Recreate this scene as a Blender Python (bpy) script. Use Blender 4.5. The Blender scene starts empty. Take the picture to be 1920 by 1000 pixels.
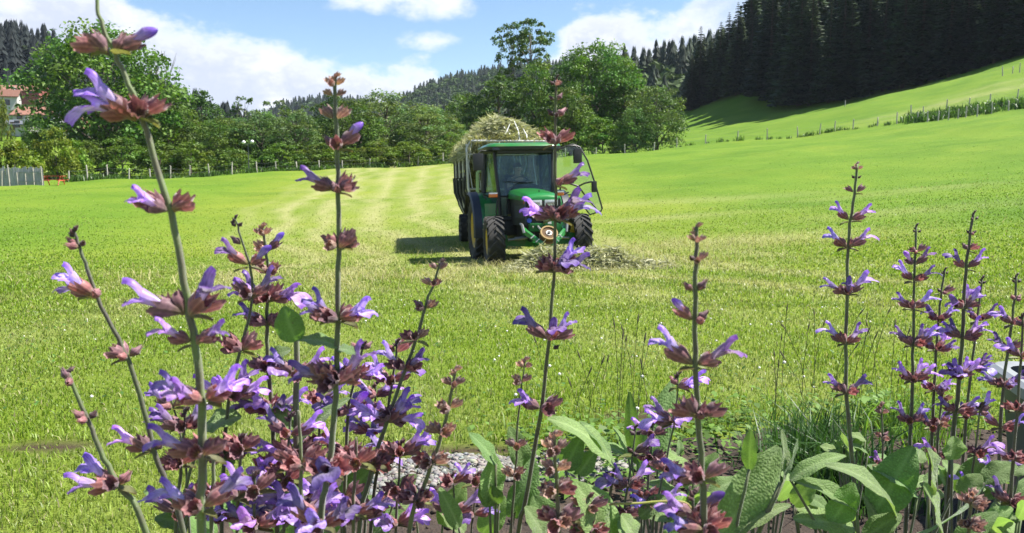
import bpy, bmesh, math, random
import numpy as np
from mathutils import Vector, Matrix, Quaternion
C = bpy.context
S = C.scene
COL = S.collection
PI = math.pi
R = math.radians

# ------------------------------------------------------------------ camera
F = 1507.0                       # focal length in photo pixels (1920 wide)
PITCH = math.atan((500 - 340) / F)
cam_d = bpy.data.cameras.new('camera')
cam = bpy.data.objects.new('camera', cam_d)
COL.objects.link(cam)
cam_d.sensor_width = 36.0
cam_d.lens = 36.0 * F / 1920.0
cam.location = (0, 0, 0)
cam.rotation_euler = (PI / 2 - PITCH, 0, 0)
cam_d.clip_start = 0.05
cam_d.clip_end = 6000
cam_d.dof.use_dof = True
cam_d.dof.focus_distance = 1.9
cam_d.dof.aperture_fstop = 17.0
S.camera = cam

# ------------------------------------------------------------------ light
SUN_EL = R(57)
SUN_AZ = R(82)                   # clockwise from the viewing direction
EXPOSURE = 1.32
HAZE = 0.00008
sun_d = bpy.data.lights.new('sun', 'SUN')
sun_d.energy = 4.8
sun_d.angle = R(0.53)
sun_d.color = (1.0, 0.955, 0.87)
sun = bpy.data.objects.new('sun', sun_d)
COL.objects.link(sun)
sun_dir = Vector((math.sin(SUN_AZ) * math.cos(SUN_EL), math.cos(SUN_AZ) * math.cos(SUN_EL), math.sin(SUN_EL)))
sun.rotation_euler = sun_dir.to_track_quat('Z', 'Y').to_euler()
sun.location = sun_dir * 50

S.view_settings.view_transform = 'Standard'
S.view_settings.look = 'None'
S.view_settings.gamma = 1
S.view_settings.use_curve_mapping = False
S.view_settings.exposure = EXPOSURE
S.render.engine = 'CYCLES'
S.cycles.max_bounces = 6
S.cycles.transparent_max_bounces = 12
S.cycles.diffuse_bounces = 3
S.cycles.use_denoising = True

W = bpy.data.worlds.new('World')
S.world = W
W.use_nodes = True
wt = W.node_tree
wt.nodes.clear()


class NT:
    """short hand for building node trees"""
    def __init__(s, tree):
        s.t = tree
    def n(s, typ, props=None, **ins):
        nd = s.t.nodes.new(typ)
        for k, v in (props or {}).items():
            setattr(nd, k, v)
        for k, v in ins.items():
            key = k.replace('_', ' ')
            sock = nd.inputs.get(key)
            if sock is None:
                sock = nd.inputs[int(k[1:])]
            s.put(sock, v)
        return nd
    def put(s, sock, v):
        if isinstance(v, bpy.types.NodeSocket):
            s.t.links.new(v, sock)
        elif isinstance(v, bpy.types.Node):
            s.t.links.new(v.outputs[0], sock)
        else:
            sock.default_value = v
    def math(s, op, a, b=None, c=None, clamp=False):
        nd = s.t.nodes.new('ShaderNodeMath')
        nd.operation = op
        nd.use_clamp = clamp
        s.put(nd.inputs[0], a)
        if b is not None:
            s.put(nd.inputs[1], b)
        if c is not None:
            s.put(nd.inputs[2], c)
        return nd.outputs[0]
    def ramp(s, fac, stops, interp='LINEAR'):
        nd = s.t.nodes.new('ShaderNodeValToRGB')
        cr = nd.color_ramp
        cr.interpolation = interp
        while len(cr.elements) < len(stops):
            cr.elements.new(0.5)
        for e, (p, c) in zip(cr.elements, stops):
            e.position = p
            if not hasattr(c, '__len__'):
                c = (c, c, c)
            e.color = (*c[:3], 1)
        s.put(nd.inputs[0], fac)
        return nd.outputs[0]
    def mix(s, fac, a, b, blend='MIX'):
        nd = s.t.nodes.new('ShaderNodeMix')
        nd.data_type = 'RGBA'
        nd.blend_type = blend
        s.put(nd.inputs[0], fac)
        for sock, v in ((nd.inputs[6], a), (nd.inputs[7], b)):
            if isinstance(v, tuple) and len(v) == 3:
                v = (*v, 1)
            s.put(sock, v)
        return nd.outputs[2]
    def mrange(s, v, a, b, c=0.0, d=1.0, smooth=True):
        nd = s.t.nodes.new('ShaderNodeMapRange')
        nd.interpolation_type = 'SMOOTHSTEP' if smooth else 'LINEAR'
        s.put(nd.inputs[0], v)
        for i, x in enumerate((a, b, c, d)):
            s.put(nd.inputs[i + 1], x)
        return nd.outputs[0]


w = NT(wt)
sky = w.n('ShaderNodeTexSky', dict(sky_type='NISHITA', sun_disc=False, sun_elevation=SUN_EL, sun_rotation=SUN_AZ,
                                   altitude=700.0, air_density=1.0, dust_density=0.6, ozone_density=1.2))
tc = w.n('ShaderNodeTexCoord')
vdir = tc.outputs['Generated']
sep = w.n('ShaderNodeSeparateXYZ', Vector=vdir)
dx, dy, dz = sep.outputs
azim = w.math('ARCTAN2', dx, dy)                                    # 0 ahead, + to the right
horiz = w.math('SQRT', w.math('ADD', w.math('MULTIPLY', dx, dx), w.math('MULTIPLY', dy, dy)))
elev = w.math('DIVIDE', dz, w.math('MAXIMUM', horiz, 0.02))         # tan(elevation)
# height of the cumulus bank round the horizon, by azimuth
crest = [(-PI, .16), (-2.6, .22), (-2.1, .14), (-1.6, .20), (-1.15, .19), (-.80, .24), (-.62, .235), (-.48, .225), (-.44, .20), (-.385, .178),
         (-.345, .176), (-.30, .165), (-.24, .150), (-.20, .143), (-.125, .140), (-.095, .135), (-.085, .11), (-.03, .098), (.015, .112), (.055, .178), (.075, .203),
         (.10, .212), (.15, .20), (.18, .19), (.23, .25), (.30, .265), (.42, .27), (.60, .23), (.9, .15), (1.4, .21), (2.0, .13), (2.6, .2), (PI, .16)]
fcn = w.n('ShaderNodeFloatCurve')
cm = fcn.mapping
cv = cm.curves[0]
pts = [((a + PI) / (2 * PI), h * 2) for a, h in crest]
cv.points[0].location = pts[0]
cv.points[1].location = pts[-1]
for p in pts[1:-1]:
    cv.points.new(*p)
cm.update()
w.put(fcn.inputs['Value'], w.math('DIVIDE', w.math('ADD', azim, PI), 2 * PI))
bank_h = w.math('MULTIPLY', fcn.outputs[0], 0.5)
cvec = w.n('ShaderNodeCombineXYZ', X=azim, Y=w.math('MULTIPLY', elev, 1.6), Z=0.0)
n1 = w.n('ShaderNodeTexNoise', Vector=cvec, Scale=15.0, Detail=9.0, Roughness=0.6)
n2 = w.n('ShaderNodeTexNoise', Vector=cvec, Scale=4.2, Detail=5.0, Roughness=0.55, Distortion=.3)
puff = w.math('MULTIPLY', w.math('SUBTRACT', n1.outputs[0], 0.5), 0.115)
above = w.math('SUBTRACT', w.math('ADD', bank_h, puff), elev)
bank = w.mrange(above, -0.006, 0.026)
# loose higher clouds: wisps placed by a few soft cells plus open noise
def blob(a0, e0, ra, re, amp=1.0):
    da = w.math('DIVIDE', w.math('SUBTRACT', azim, a0), ra)
    de = w.math('DIVIDE', w.math('SUBTRACT', elev, e0), re)
    d = w.math('ADD', w.math('MULTIPLY', da, da), w.math('MULTIPLY', de, de))
    return w.math('MULTIPLY', w.math('SUBTRACT', 1.0, d, clamp=True), amp)
bl = blob(-.150, .222, .125, .030, 1.1)
for args in ((-.10, .212, .07, .028, 1.2), (-.07, .230, .06, .02, .8), (-.095, .170, .05, .018, 1.0), (-.11, .168, .07, .015, .5), (.165, .236, .05, .016, .8),
             (-.50, .30, .3, .03, .9), (.5, .40, .3, .05, .9), (1.3, .5, .4, .1, .9), (-1.3, .5, .4, .1, .9), (2.4, .45, .5, .12, .9), (-2.3, .42, .5, .12, .9), (-.02, .62, .35, .12, .9)):
    bl = w.math('MAXIMUM', bl, blob(*args))
wn = w.n('ShaderNodeTexNoise', Vector=cvec, Scale=16.0, Detail=8.0, Roughness=0.6)
wisp = w.mrange(w.math('ADD', bl, w.math('MULTIPLY', w.math('SUBTRACT', wn.outputs[0], 0.5), 2.6)), 0.25, 1.25)
wisp = w.math('MULTIPLY', wisp, w.math('MINIMUM', w.math('MULTIPLY', bl, 4.0), 1.0))
holes = w.mrange(n2.outputs[0], 0.30, 0.46, 0.55, 1.0)
edge_glow = w.mrange(above, 0.004, 0.042, 1.0, 0.0)
thick = w.math('MULTIPLY', bank, w.math('MAXIMUM', holes, edge_glow))
cloud = w.math('MAXIMUM', thick, w.math('MULTIPLY', wisp, .85), clamp=True)
body = w.mrange(n1.outputs[0], 0.44, 0.68, 0, .8)
lit = w.math('MAXIMUM', edge_glow, body)
ccol = w.mix(lit, (4.7, 5.15, 6.3), (7.2, 7.3, 7.5))
skyb = w.n('ShaderNodeHueSaturation', Saturation=1.10, Value=1.16, Color=sky)
# faint milkiness towards the horizon
skyc = w.mix(cloud, skyb.outputs[0], ccol)
bg = w.n('ShaderNodeBackground', Color=skyc, Strength=0.064)
wo = w.n('ShaderNodeOutputWorld', Surface=bg)

# ------------------------------------------------------------------ helpers
rnd = random.Random(7)
_m = {}


def mat(name):
    m = bpy.data.materials.new(name)
    m.use_nodes = True
    m.node_tree.nodes.clear()
    return m, NT(m.node_tree)


def finish(t, shader, disp=None):
    o = t.n('ShaderNodeOutputMaterial')
    t.put(o.inputs[0], shader)


def simple(name, col, rough=0.6, metal=0.0, var=0.12, scale=8.0, bump=0.0, coat=0.0, spec=0.5, dirt=None):
    """painted or plain surface with a little uneven tone, optional dirt and bump"""
    m, t = mat(name)
    tc = t.n('ShaderNodeTexCoord')
    nz = t.n('ShaderNodeTexNoise', Vector=tc.outputs['Object'], Scale=scale, Detail=5.0, Roughness=.6)
    a = tuple(c * (1 - var) for c in col)
    b = tuple(min(1, c * (1 + var)) for c in col)
    cc = t.mix(nz.outputs[0], a, b)
    if dirt:
        dn = t.n('ShaderNodeTexNoise', Vector=tc.outputs['Object'], Scale=scale * .6, Detail=8.0, Roughness=.7)
        cc = t.mix(t.mrange(dn.outputs[0], .5, .72, 0, .75), cc, dirt)
    p = t.n('ShaderNodeBsdfPrincipled', Base_Color=cc, Roughness=rough, Metallic=metal)
    p.inputs['Specular IOR Level'].default_value = spec
    p.inputs['Coat Weight'].default_value = coat
    if bump:
        bn = t.n('ShaderNodeBump', Strength=bump, Distance=.01, Height=nz.outputs[0])
        t.put(p.inputs['Normal'], bn.outputs[0])
    finish(t, p)
    return m


def mesh_np(name, V, faces, mats=(), col=None, smooth=False, mi=None):
    """faces: list of (n,k) int arrays"""
    me = bpy.data.meshes.new(name)
    V = np.asarray(V, np.float32)
    me.vertices.add(len(V))
    me.vertices.foreach_set('co', V.ravel())
    loops = np.concatenate([f.ravel() for f in faces]).astype(np.int32)
    sizes = np.concatenate([np.full(len(f), f.shape[1]) for f in faces])
    starts = np.concatenate([[0], np.cumsum(sizes)[:-1]]).astype(np.int32)
    me.loops.add(len(loops))
    me.loops.foreach_set('vertex_index', loops)
    me.polygons.add(len(sizes))
    me.polygons.foreach_set('loop_start', starts)
    if smooth:
        me.polygons.foreach_set('use_smooth', np.ones(len(sizes), bool))
    if mi is not None:
        me.polygons.foreach_set('material_index', np.asarray(mi, np.int32))
    me.update(calc_edges=True)
    me.validate()
    for m in (mats if isinstance(mats, (list, tuple)) else [mats]):
        me.materials.append(m)
    if col is not None:
        at = me.color_attributes.new('tone', 'FLOAT_COLOR', 'POINT')
        col = np.asarray(col, np.float32)
        if col.shape[1] == 3:
            col = np.concatenate([col, np.ones((len(col), 1), np.float32)], 1)
        at.data.foreach_set('color', col.ravel())
    return me


def link(name, me, parent=None, M=None):
    o = bpy.data.objects.new(name, me)
    COL.objects.link(o)
    if parent is not None:
        o.parent = parent
    if M is not None:
        o.matrix_basis = M
    return o


def tag(o, label=None, cat=None, group=None, kind=None):
    if label: o['label'] = label
    if cat: o['category'] = cat
    if group: o['group'] = group
    if kind: o['kind'] = kind
    return o


def empty(name, loc=(0, 0, 0), rz=0.0, label=None, cat=None, group=None):
    o = bpy.data.objects.new(name, None)
    COL.objects.link(o)
    o.empty_display_size = .1
    o.location = loc
    o.rotation_euler = (0, 0, rz)
    return tag(o, label, cat, group)


class MB:
    """collects shapes, builds ONE mesh object"""
    def __init__(s):
        s.v = []; s.f = []
    def add(s, vs, fs, M=None):
        k = len(s.v)
        if M is not None:
            vs = [M @ Vector(v) for v in vs]
        s.v += [tuple(v) for v in vs]
        s.f += [tuple(i + k for i in f) for f in fs]
    def box(s, c, d, M=None, ch=0.0):
        cx, cy, cz = c
        hx, hy, hz = d[0] / 2, d[1] / 2, d[2] / 2
        ch = min(ch, hx * .49, hy * .49, hz * .49)
        if ch <= 0:
            vs = [(cx + a * hx, cy + b * hy, cz + e * hz) for a in (-1, 1) for b in (-1, 1) for e in (-1, 1)]
            fs = [(0, 1, 3, 2), (4, 6, 7, 5), (0, 4, 5, 1), (2, 3, 7, 6), (0, 2, 6, 4), (1, 5, 7, 3)]
            return s.add(vs, fs, M)
        bm = bmesh.new()
        bmesh.ops.create_cube(bm, size=1.0)
        for v in bm.verts:
            v.co = Vector((cx + v.co.x * 2 * hx, cy + v.co.y * 2 * hy, cz + v.co.z * 2 * hz))
        bmesh.ops.bevel(bm, geom=bm.edges[:], offset=ch, segments=2, affect='EDGES', profile=.7)
        bm.verts.index_update()
        s.add([v.co.copy() for v in bm.verts], [[v.index for v in f.verts] for f in bm.faces], M)
        bm.free()
    def tube(s, pts, r, n=8, M=None, cap=True):
        pts = [Vector(p) for p in pts]
        rs = r if hasattr(r, '__len__') else [r] * len(pts)
        vs, fs = [], []
        prev = None
        for i, p in enumerate(pts):
            d = (pts[min(i + 1, len(pts) - 1)] - pts[max(i - 1, 0)]).normalized()
            if prev is None:
                a = d.orthogonal().normalized()
            else:
                a = (prev - d * prev.dot(d))
                a = a.normalized() if a.length > 1e-6 else d.orthogonal().normalized()
            prev = a
            b = d.cross(a)
            for k in range(n):
                t = 2 * PI * k / n
                vs.append(p + (a * math.cos(t) + b * math.sin(t)) * rs[i])
        for i in range(len(pts) - 1):
            for k in range(n):
                fs.append((i * n + k, i * n + (k + 1) % n, (i + 1) * n + (k + 1) % n, (i + 1) * n + k))
        if cap:
            fs.append(tuple(range(n - 1, -1, -1)))
            fs.append(tuple((len(pts) - 1) * n + k for k in range(n)))
        s.add(vs, fs, M)
    def lathe(s, prof, n=32, M=None, close=False):
        """profile of (radius, x): turned round the X axis"""
        vs, fs = [], []
        for r, x in prof:
            for k in range(n):
                t = 2 * PI * k / n
                vs.append((x, r * math.cos(t), r * math.sin(t)))
        m = len(prof)
        for i in range(m if close else m - 1):
            j = (i + 1) % m
            for k in range(n):
                q = (k + 1) % n
                fs.append((i * n + k, i * n + q, j * n + q, j * n + k))
        s.add(vs, fs, M)
    def prism(s, poly, y0, y1, M=None):
        """polygon in XZ pushed from y0 to y1"""
        n = len(poly)
        vs = [(x, y0, z) for x, z in poly] + [(x, y1, z) for x, z in poly]
        fs = [tuple(range(n)), tuple(range(2 * n - 1, n - 1, -1))]
        fs += [(i, i + n, (i + 1) % n + n, (i + 1) % n) for i in range(n)]
        s.add(vs, fs, M)
    def loft(s, secs, M=None, cap=True):
        n = len(secs[0])
        vs = [p for sec in secs for p in sec]
        fs = []
        for i in range(len(secs) - 1):
            for k in range(n):
                q = (k + 1) % n
                fs.append((i * n + k, i * n + q, (i + 1) * n + q, (i + 1) * n + k))
        if cap:
            fs.append(tuple(range(n - 1, -1, -1)))
            fs.append(tuple((len(secs) - 1) * n + k for k in range(n)))
        s.add(vs, fs, M)
    def mesh(s, name, m, smooth=None):
        me = bpy.data.meshes.new(name)
        me.from_pydata(s.v, [], s.f)
        bm = bmesh.new()
        bm.from_mesh(me)
        bmesh.ops.recalc_face_normals(bm, faces=bm.faces)
        bm.to_mesh(me)
        bm.free()
        for x in (m if isinstance(m, (list, tuple)) else [m]):
            me.materials.append(x)
        if smooth is not None:
            me.polygons.foreach_set('use_smooth', [True] * len(me.polygons))
            me.set_sharp_from_angle(angle=R(smooth))
        return me
    def build(s, name, m, parent=None, smooth=None, M=None):
        return link(name, s.mesh(name, m, smooth), parent, M)


def at(px, py, Y):
    """world point seen at photo pixel (px,py) whose forward distance is Y"""
    u = (px - 960) / F
    q = (500 - py) / F
    cy = math.cos(PITCH) + q * math.sin(PITCH)
    cz = -math.sin(PITCH) + q * math.cos(PITCH)
    k = Y / cy
    return Vector((u * k, Y, cz * k))


# ------------------------------------------------------------------ terrain height
_ctl = []
for y, zz in ((-14, (-.75, -.75, -.75)), (-3, (-.75, -.75, -.75)), (1, (-.75, -.75, -.75)), (2.4, (-.77, -.77, -.77))):
    for x, z in zip((-8, 0, 8), zz):
        _ctl.append((x, y, z))
for row in ((5, (-6, -.98), (0, -.95), (6, -.88)), (9, (-9, -1.28), (0, -1.25), (9, -1.02)), (13, (-12, -1.6), (0, -1.56), (11, -1.05)),
            (17, (-20, -1.85), (-.4, -1.77), (1.5, -1.70), (13, -1.0)), (24, (-24, -1.8), (-1, -1.8), (3, -1.62), (17, -.55)),
            (35, (-30, -1.3), (0, -1.3), (13, -.65), (25, .5)), (50, (-40, -.7), (0, -.5), (15, .45), (33, 2.3))):
    for x, z in row[1:]:
        _ctl.append((x, row[0], z))
for px, py, Y in ((-300, 352, 60), (100, 345, 70), (350, 335, 76), (600, 322, 82), (831, 310, 95), (1118, 292, 100), (1322, 274, 100), (1494, 257, 97), (1597, 244, 95),
                  (1735, 230, 90), (1900, 203, 85), (2200, 160, 80), (1477, 234, 118), (1650, 186, 122), (1920, 135, 112), (1380, 183, 195), (1520, 200, 162),
                  (1700, 165, 152), (1800, 138, 147), (1930, 100, 138), (2250, 40, 125), (1290, 226, 190), (1300, 262, 122), (1200, 287, 116), (1060, 292, 130),
                  (900, 305, 120), (600, 318, 120), (300, 325, 110), (100, 320, 110), (-300, 330, 100), (100, 258, 165), (40, 200, 230), (-300, 230, 200), (220, 290, 165), (330, 285, 230),
                  (600, 300, 250), (900, 280, 250), (1150, 255, 230), (1450, 110, 235), (1700, 10, 235), (1950, -60, 205), (2300, -90, 180), (1300, 190, 265)):
    p = at(px, py, Y)
    _ctl.append(tuple(p))
_c = np.array(_ctl)
_A = _c[:, :2] / 100.0
_k = lambda d2: np.where(d2 > 1e-12, d2 * np.log(np.maximum(d2, 1e-12)), 0.0)
_n = len(_c)
_K = _k(((_A[:, None] - _A[None]) ** 2).sum(-1)) + 1e-5 * np.eye(_n)
_P = np.concatenate([np.ones((_n, 1)), _A], 1)
_sol = np.linalg.solve(np.block([[_K, _P], [_P.T, np.zeros((3, 3))]]), np.concatenate([_c[:, 2], np.zeros(3)]))


def vnoise(x, y, seed=0):
    """smooth value noise, numpy"""
    xi = np.floor(x).astype(np.int64); yi = np.floor(y).astype(np.int64)
    fx = x - xi; fy = y - yi
    fx = fx * fx * (3 - 2 * fx); fy = fy * fy * (3 - 2 * fy)
    def h(a, b):
        n = (a * 374761393 + b * 668265263 + seed * 69069) & 0x7fffffff
        n = ((n ^ (n >> 13)) * 1274126177) & 0x7fffffff
        return ((n ^ (n >> 16)) & 0xffff) / 65535.0
    return (h(xi, yi) * (1 - fx) + h(xi + 1, yi) * fx) * (1 - fy) + (h(xi, yi + 1) * (1 - fx) + h(xi + 1, yi + 1) * fx) * fy


def fbm(x, y, seed=0, o=4):
    s = 0; a = .5
    for i in range(o):
        s = s + a * vnoise(x * 2 ** i, y * 2 ** i, seed + i)
        a *= .5
    return s


def Hn(x, y):
    x = np.asarray(x, float); y = np.asarray(y, float)
    sh = x.shape
    xs = np.clip(x.ravel(), -190, 190); ys = np.clip(y.ravel(), -14, 265)
    q = np.stack([xs, ys], 1) / 100.0
    out = np.empty(len(q))
    for i in range(0, len(q), 40000):
        s = q[i:i + 40000]
        d2 = ((s[:, None] - _A[None]) ** 2).sum(-1)
        out[i:i + 40000] = _k(d2) @ _sol[:_n] + _sol[_n] + s @ _sol[_n + 1:]
    d = np.hypot(x.ravel(), y.ravel())
    xr = x.ravel(); yr = y.ravel()
    out += (fbm(xr * .12, yr * .12, 5) - .47) * np.clip((d - 12) / 60, 0, 1) * 1.0
    out += (fbm(xr * 1.3, yr * 1.3, 9, 3) - .44) * .06 * np.clip((d - 1.5) / 3, 0, 1)
    return out.reshape(sh)


def H(x, y):
    return float(Hn(np.array([x]), np.array([y]))[0])


# mown field: how pale (dry, cut) the sward is at a place
def tint(x, y):
    xb = np.interp(y, [0, 9.5, 18.5, 34, 65, 90], [-4.6, -5.0, -6.2, -11.5, -16.5, -20])
    xb = xb + (fbm(x * .15, y * .15, 31) - .47) * 3.0
    s = x - xb
    xr = np.interp(y, [0, 10, 17, 30, 60, 90], [9, 7.5, 6.5, 2.4, -2.0, -6])
    xr = xr + (fbm(x * .2, y * .2, 77) - .47) * 3.0
    ins = np.clip((s + .8) / 1.8, 0, 1) * np.clip((xr - x) / 2.2, 0, 1)
    ins = ins * np.clip((y - 4.5) / 5.0, .35, 1)
    sw = s / (1 + np.clip(y - 20, 0, 100) * .008)
    stripe = .5 + .5 * np.sin(sw * 3.7 + 2.2 * fbm(x * .25, y * .25, 12) * 2)
    fine = .5 + .5 * np.sin(sw * 8.5 + 4 * fbm(x * .3, y * .12, 3))
    n = fbm(x * 1.1, y * .8, 21)
    t = ins * (.10 + .74 * stripe ** 2.0 + .16 * fine + .7 * (n - .45))
    # thin scattered hay on the right
    for (cx, cy, rx, ry, a) in ((5.2, 20.5, 3.6, 1.5, .75), (4.6, 29, 4.5, 1.1, .5), (2.2, 15.6, 1.8, .7, .5), (-3.0, 12.5, 2.6, .9, .4), (12.5, 25, 4, 1.2, .35), (1.2, 11.5, 2, .6, .3), (57, 101, 13, 2.2, .6), (49, 97, 9, 1.2, .35), (66, 106, 10, 1.6, .4), (8, 36, 6, 1.2, .4), (-9, 15, 3, .8, .3), (16, 33, 5, 1.3, .3)):
        dd = ((x - cx - (fbm(x * .5, y * .5, 8) - .47) * 2.5) / rx) ** 2 + ((y - cy) / ry) ** 2
        t = np.maximum(t, a * np.exp(-dd) * (.6 + .9 * (n - .1)))
    return np.clip(t, 0, 1)


def lush(x, y):
    """deep green regrowth: far right and the left edge"""
    g = np.clip((x - np.interp(y, [0, 17, 40, 95], [4.5, 5.5, 4.0, 3.0])) / 7.0, 0, 1) * np.clip((y - 9) / 14, 0, 1)
    g = np.maximum(g, .8 * np.clip((-x - np.interp(y, [0, 17, 40, 90], [3.6, 7.5, 14, 20])) / 5.0, 0, 1) * np.clip((y - 5) / 10, 0, 1))
    return np.clip(g * (.65 + .7 * (fbm(x * .35, y * .2, 41))), 0, 1)
# ------------------------------------------------------------------ ground, bed, hills
def fan(ys, ts, apex):
    Y, T = np.meshgrid(ys, ts, indexing='ij')
    X = T * (Y + apex)
    return X, Y


def grid_faces(ny, nx):
    i = np.arange(ny - 1)[:, None] * nx + np.arange(nx - 1)[None]
    i = i.ravel()
    return np.stack([i, i + 1, i + nx + 1, i + nx], 1)


def grass_colours(t, pos_out, tone, lushv):
    pass


def ground_material():
    m, t = mat('meadow')
    tc = t.n('ShaderNodeTexCoord')
    at_ = t.n('ShaderNodeAttribute', dict(attribute_name='tone'))
    sp = t.n('ShaderNodeSeparateColor', Color=at_.outputs['Color'])
    pale, lsh, soil = sp.outputs
    nz = t.n('ShaderNodeTexNoise', Vector=tc.outputs['Object'], Scale=2.2, Detail=9.0, Roughness=.72)
    nf = t.n('ShaderNodeTexNoise', Vector=tc.outputs['Object'], Scale=30.0, Detail=6.0, Roughness=.8)
    base = t.mix(nz.outputs[0], (.120, .180, .014), (.190, .250, .026))
    base = t.mix(lsh, base, t.mix(nz.outputs[0], (.085, .165, .010), (.125, .215, .016)))
    dry = t.mix(nz.outputs[0], (.225, .245, .070), (.345, .335, .150))
    nl = t.n('ShaderNodeTexNoise', Vector=tc.outputs['Object'], Scale=.16, Detail=8.0, Roughness=.65)
    base = t.mix(1.0, base, t.ramp(nl.outputs[0], [(.32, (.74, .84, .72)), (.5, (1, 1, 1)), (.68, (1.28, 1.12, 1.3))]), 'MULTIPLY')
    c = t.mix(pale, base, dry)
    c = t.mix(1.0, c, t.ramp(nf.outputs[0], [(.25, .55), (.7, 1.25)]), 'MULTIPLY')
    so = t.mix(nf.outputs[0], (.035, .022, .014), (.085, .058, .04))
    c = t.mix(soil, c, so)
    p = t.n('ShaderNodeBsdfPrincipled', Base_Color=c, Roughness=.9)
    p.inputs['Specular IOR Level'].default_value = .15
    b = t.n('ShaderNodeBump', Strength=.55, Distance=.06, Height=nf.outputs[0])
    t.put(p.inputs['Normal'], b.outputs[0])
    finish(t, p)
    return m


def bed_edge(x):
    """forward distance at which the garden bed gives way to the meadow"""
    return np.interp(x, [-9, -.95, -.75, -.55, -.3, 0, .25, .45, .8, 1.5, 4, 9],
                     [.1, .3, 1.55, 2.0, 2.14, 2.17, 2.20, 2.30, 2.52, 2.50, 2.7, 2.9])


ys = np.concatenate([np.linspace(-12, .2, 14), np.geomspace(.4, 12, 110) + .0, np.geomspace(12.2, 270, 210), np.geomspace(280, 1500, 14)])
ts = np.linspace(-1.05, 1.05, 260)
X, Y = fan(ys, ts, 13.0)
Z = Hn(X, Y)
# soil patch (mole heap) and bare places
def soil_mask(x, y):
    s = np.zeros_like(x)
    for cx, cy, rx, ry in ((-1.36, 2.3, .13, .07), (.52, 2.62, .22, .08), (-.05, 2.24, .45, .05)):
        d = ((x - cx) / rx) ** 2 + ((y - cy) / ry) ** 2 + (fbm(x * 9, y * 9, 6) - .47) * 1.2
        s = np.maximum(s, np.clip(1.6 - d, 0, 1))
    return s
inb = (Y < bed_edge(X) - .06) & (Y > -1)
Z = np.where(inb, Z - .05, Z)
tone = np.stack([tint(X, Y), lush(X, Y), soil_mask(X, Y)], -1).reshape(-1, 3)
M_MEADOW = ground_material()
me = mesh_np('meadow_ground', np.stack([X, Y, Z], -1).reshape(-1, 3), [grid_faces(*X.shape)], M_MEADOW, tone, True)
tag(link('ground', me), kind='structure')

# garden bed sheet with its own relief
m, t = mat('bed_soil')
tc = t.n('ShaderNodeTexCoord')
nz = t.n('ShaderNodeTexNoise', Vector=tc.outputs['Object'], Scale=14.0, Detail=9.0, Roughness=.7)
n3 = t.n('ShaderNodeTexNoise', Vector=tc.outputs['Object'], Scale=90.0, Detail=4.0, Roughness=.7)
cc = t.ramp(nz.outputs[0], [(.3, (.022, .014, .010)), (.55, (.058, .038, .026)), (.75, (.105, .075, .052))])
p = t.n('ShaderNodeBsdfPrincipled', Base_Color=cc, Roughness=.95)
bb = t.n('ShaderNodeBump', Strength=.8, Distance=.02, Height=n3.outputs[0])
t.put(p.inputs['Normal'], bb.outputs[0])
finish(t, p)
M_SOIL = m
bx = np.linspace(-1.0, 3.2, 190)
bs = np.linspace(0, 1, 110)
BX, BS = np.meshgrid(bx, bs, indexing='xy')
E = bed_edge(BX) + (fbm(BX * 6, BX * 0, 3) - .47) * .12
BY = .25 + BS * (E - .25)
def bed_z(x, y):
    return Hn(x, y) + .012 + (fbm(x * 7, y * 7, 61) - .47) * .05
BZ = bed_z(BX, BY) + (fbm(BX * 30, BY * 30, 63, 3) - .44) * .02
BZ = np.where(BS > .985, Hn(BX, BY) - .03, BZ)
me = mesh_np('bed', np.stack([BX, BY, BZ], -1).reshape(-1, 3), [grid_faces(*BX.shape)], M_SOIL, None, True)
tag(link('garden_bed', me), kind='structure')

# pebble strip between the bed and the meadow: real stones
rng = np.random.default_rng(4)
def ico():
    bm = bmesh.new(); bmesh.ops.create_icosphere(bm, subdivisions=1, radius=1.0)
    v = np.array([q.co[:] for q in bm.verts]); bm.verts.index_update()
    f = np.array([[q.index for q in g.verts] for g in bm.faces]); bm.free()
    return v, f
IV, IF = ico()
def pebbles(n, xr, yfun, size, seed):
    rng = np.random.default_rng(seed)
    x = rng.uniform(*xr, n); k = rng.uniform(0, 1, n)
    y0, y1 = yfun(x)
    y = y0 + (y1 - y0) * k
    z = bed_z(x, y) + .004
    s = size * rng.uniform(.3, 1.0, n) ** 1.0 * rng.choice([.7, 1, 1, 1.7], n)
    V = np.tile(IV[None], (n, 1, 1)) * (1 + .25 * rng.standard_normal((n, len(IV), 1)))
    V = V * (s[:, None, None] * np.stack([rng.uniform(.8, 1.5, n), rng.uniform(.7, 1.2, n), rng.uniform(.45, .8, n)], -1)[:, None])
    a = rng.uniform(0, 6.28, n)[:, None]
    vx = V[..., 0] * np.cos(a) - V[..., 1] * np.sin(a); vy = V[..., 0] * np.sin(a) + V[..., 1] * np.cos(a)
    V = np.stack([vx + x[:, None], vy + y[:, None], V[..., 2] + z[:, None]], -1)
    Fc = (IF[None] + (np.arange(n) * len(IV))[:, None, None]).reshape(-1, 3)
    g = rng.uniform(.5, 1.25, n)[:, None] * np.array([[.225, .215, .195]]) * (1 + .06 * rng.standard_normal((n, 3)))
    return V.reshape(-1, 3), Fc, np.repeat(g, len(IV), 0)
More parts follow.
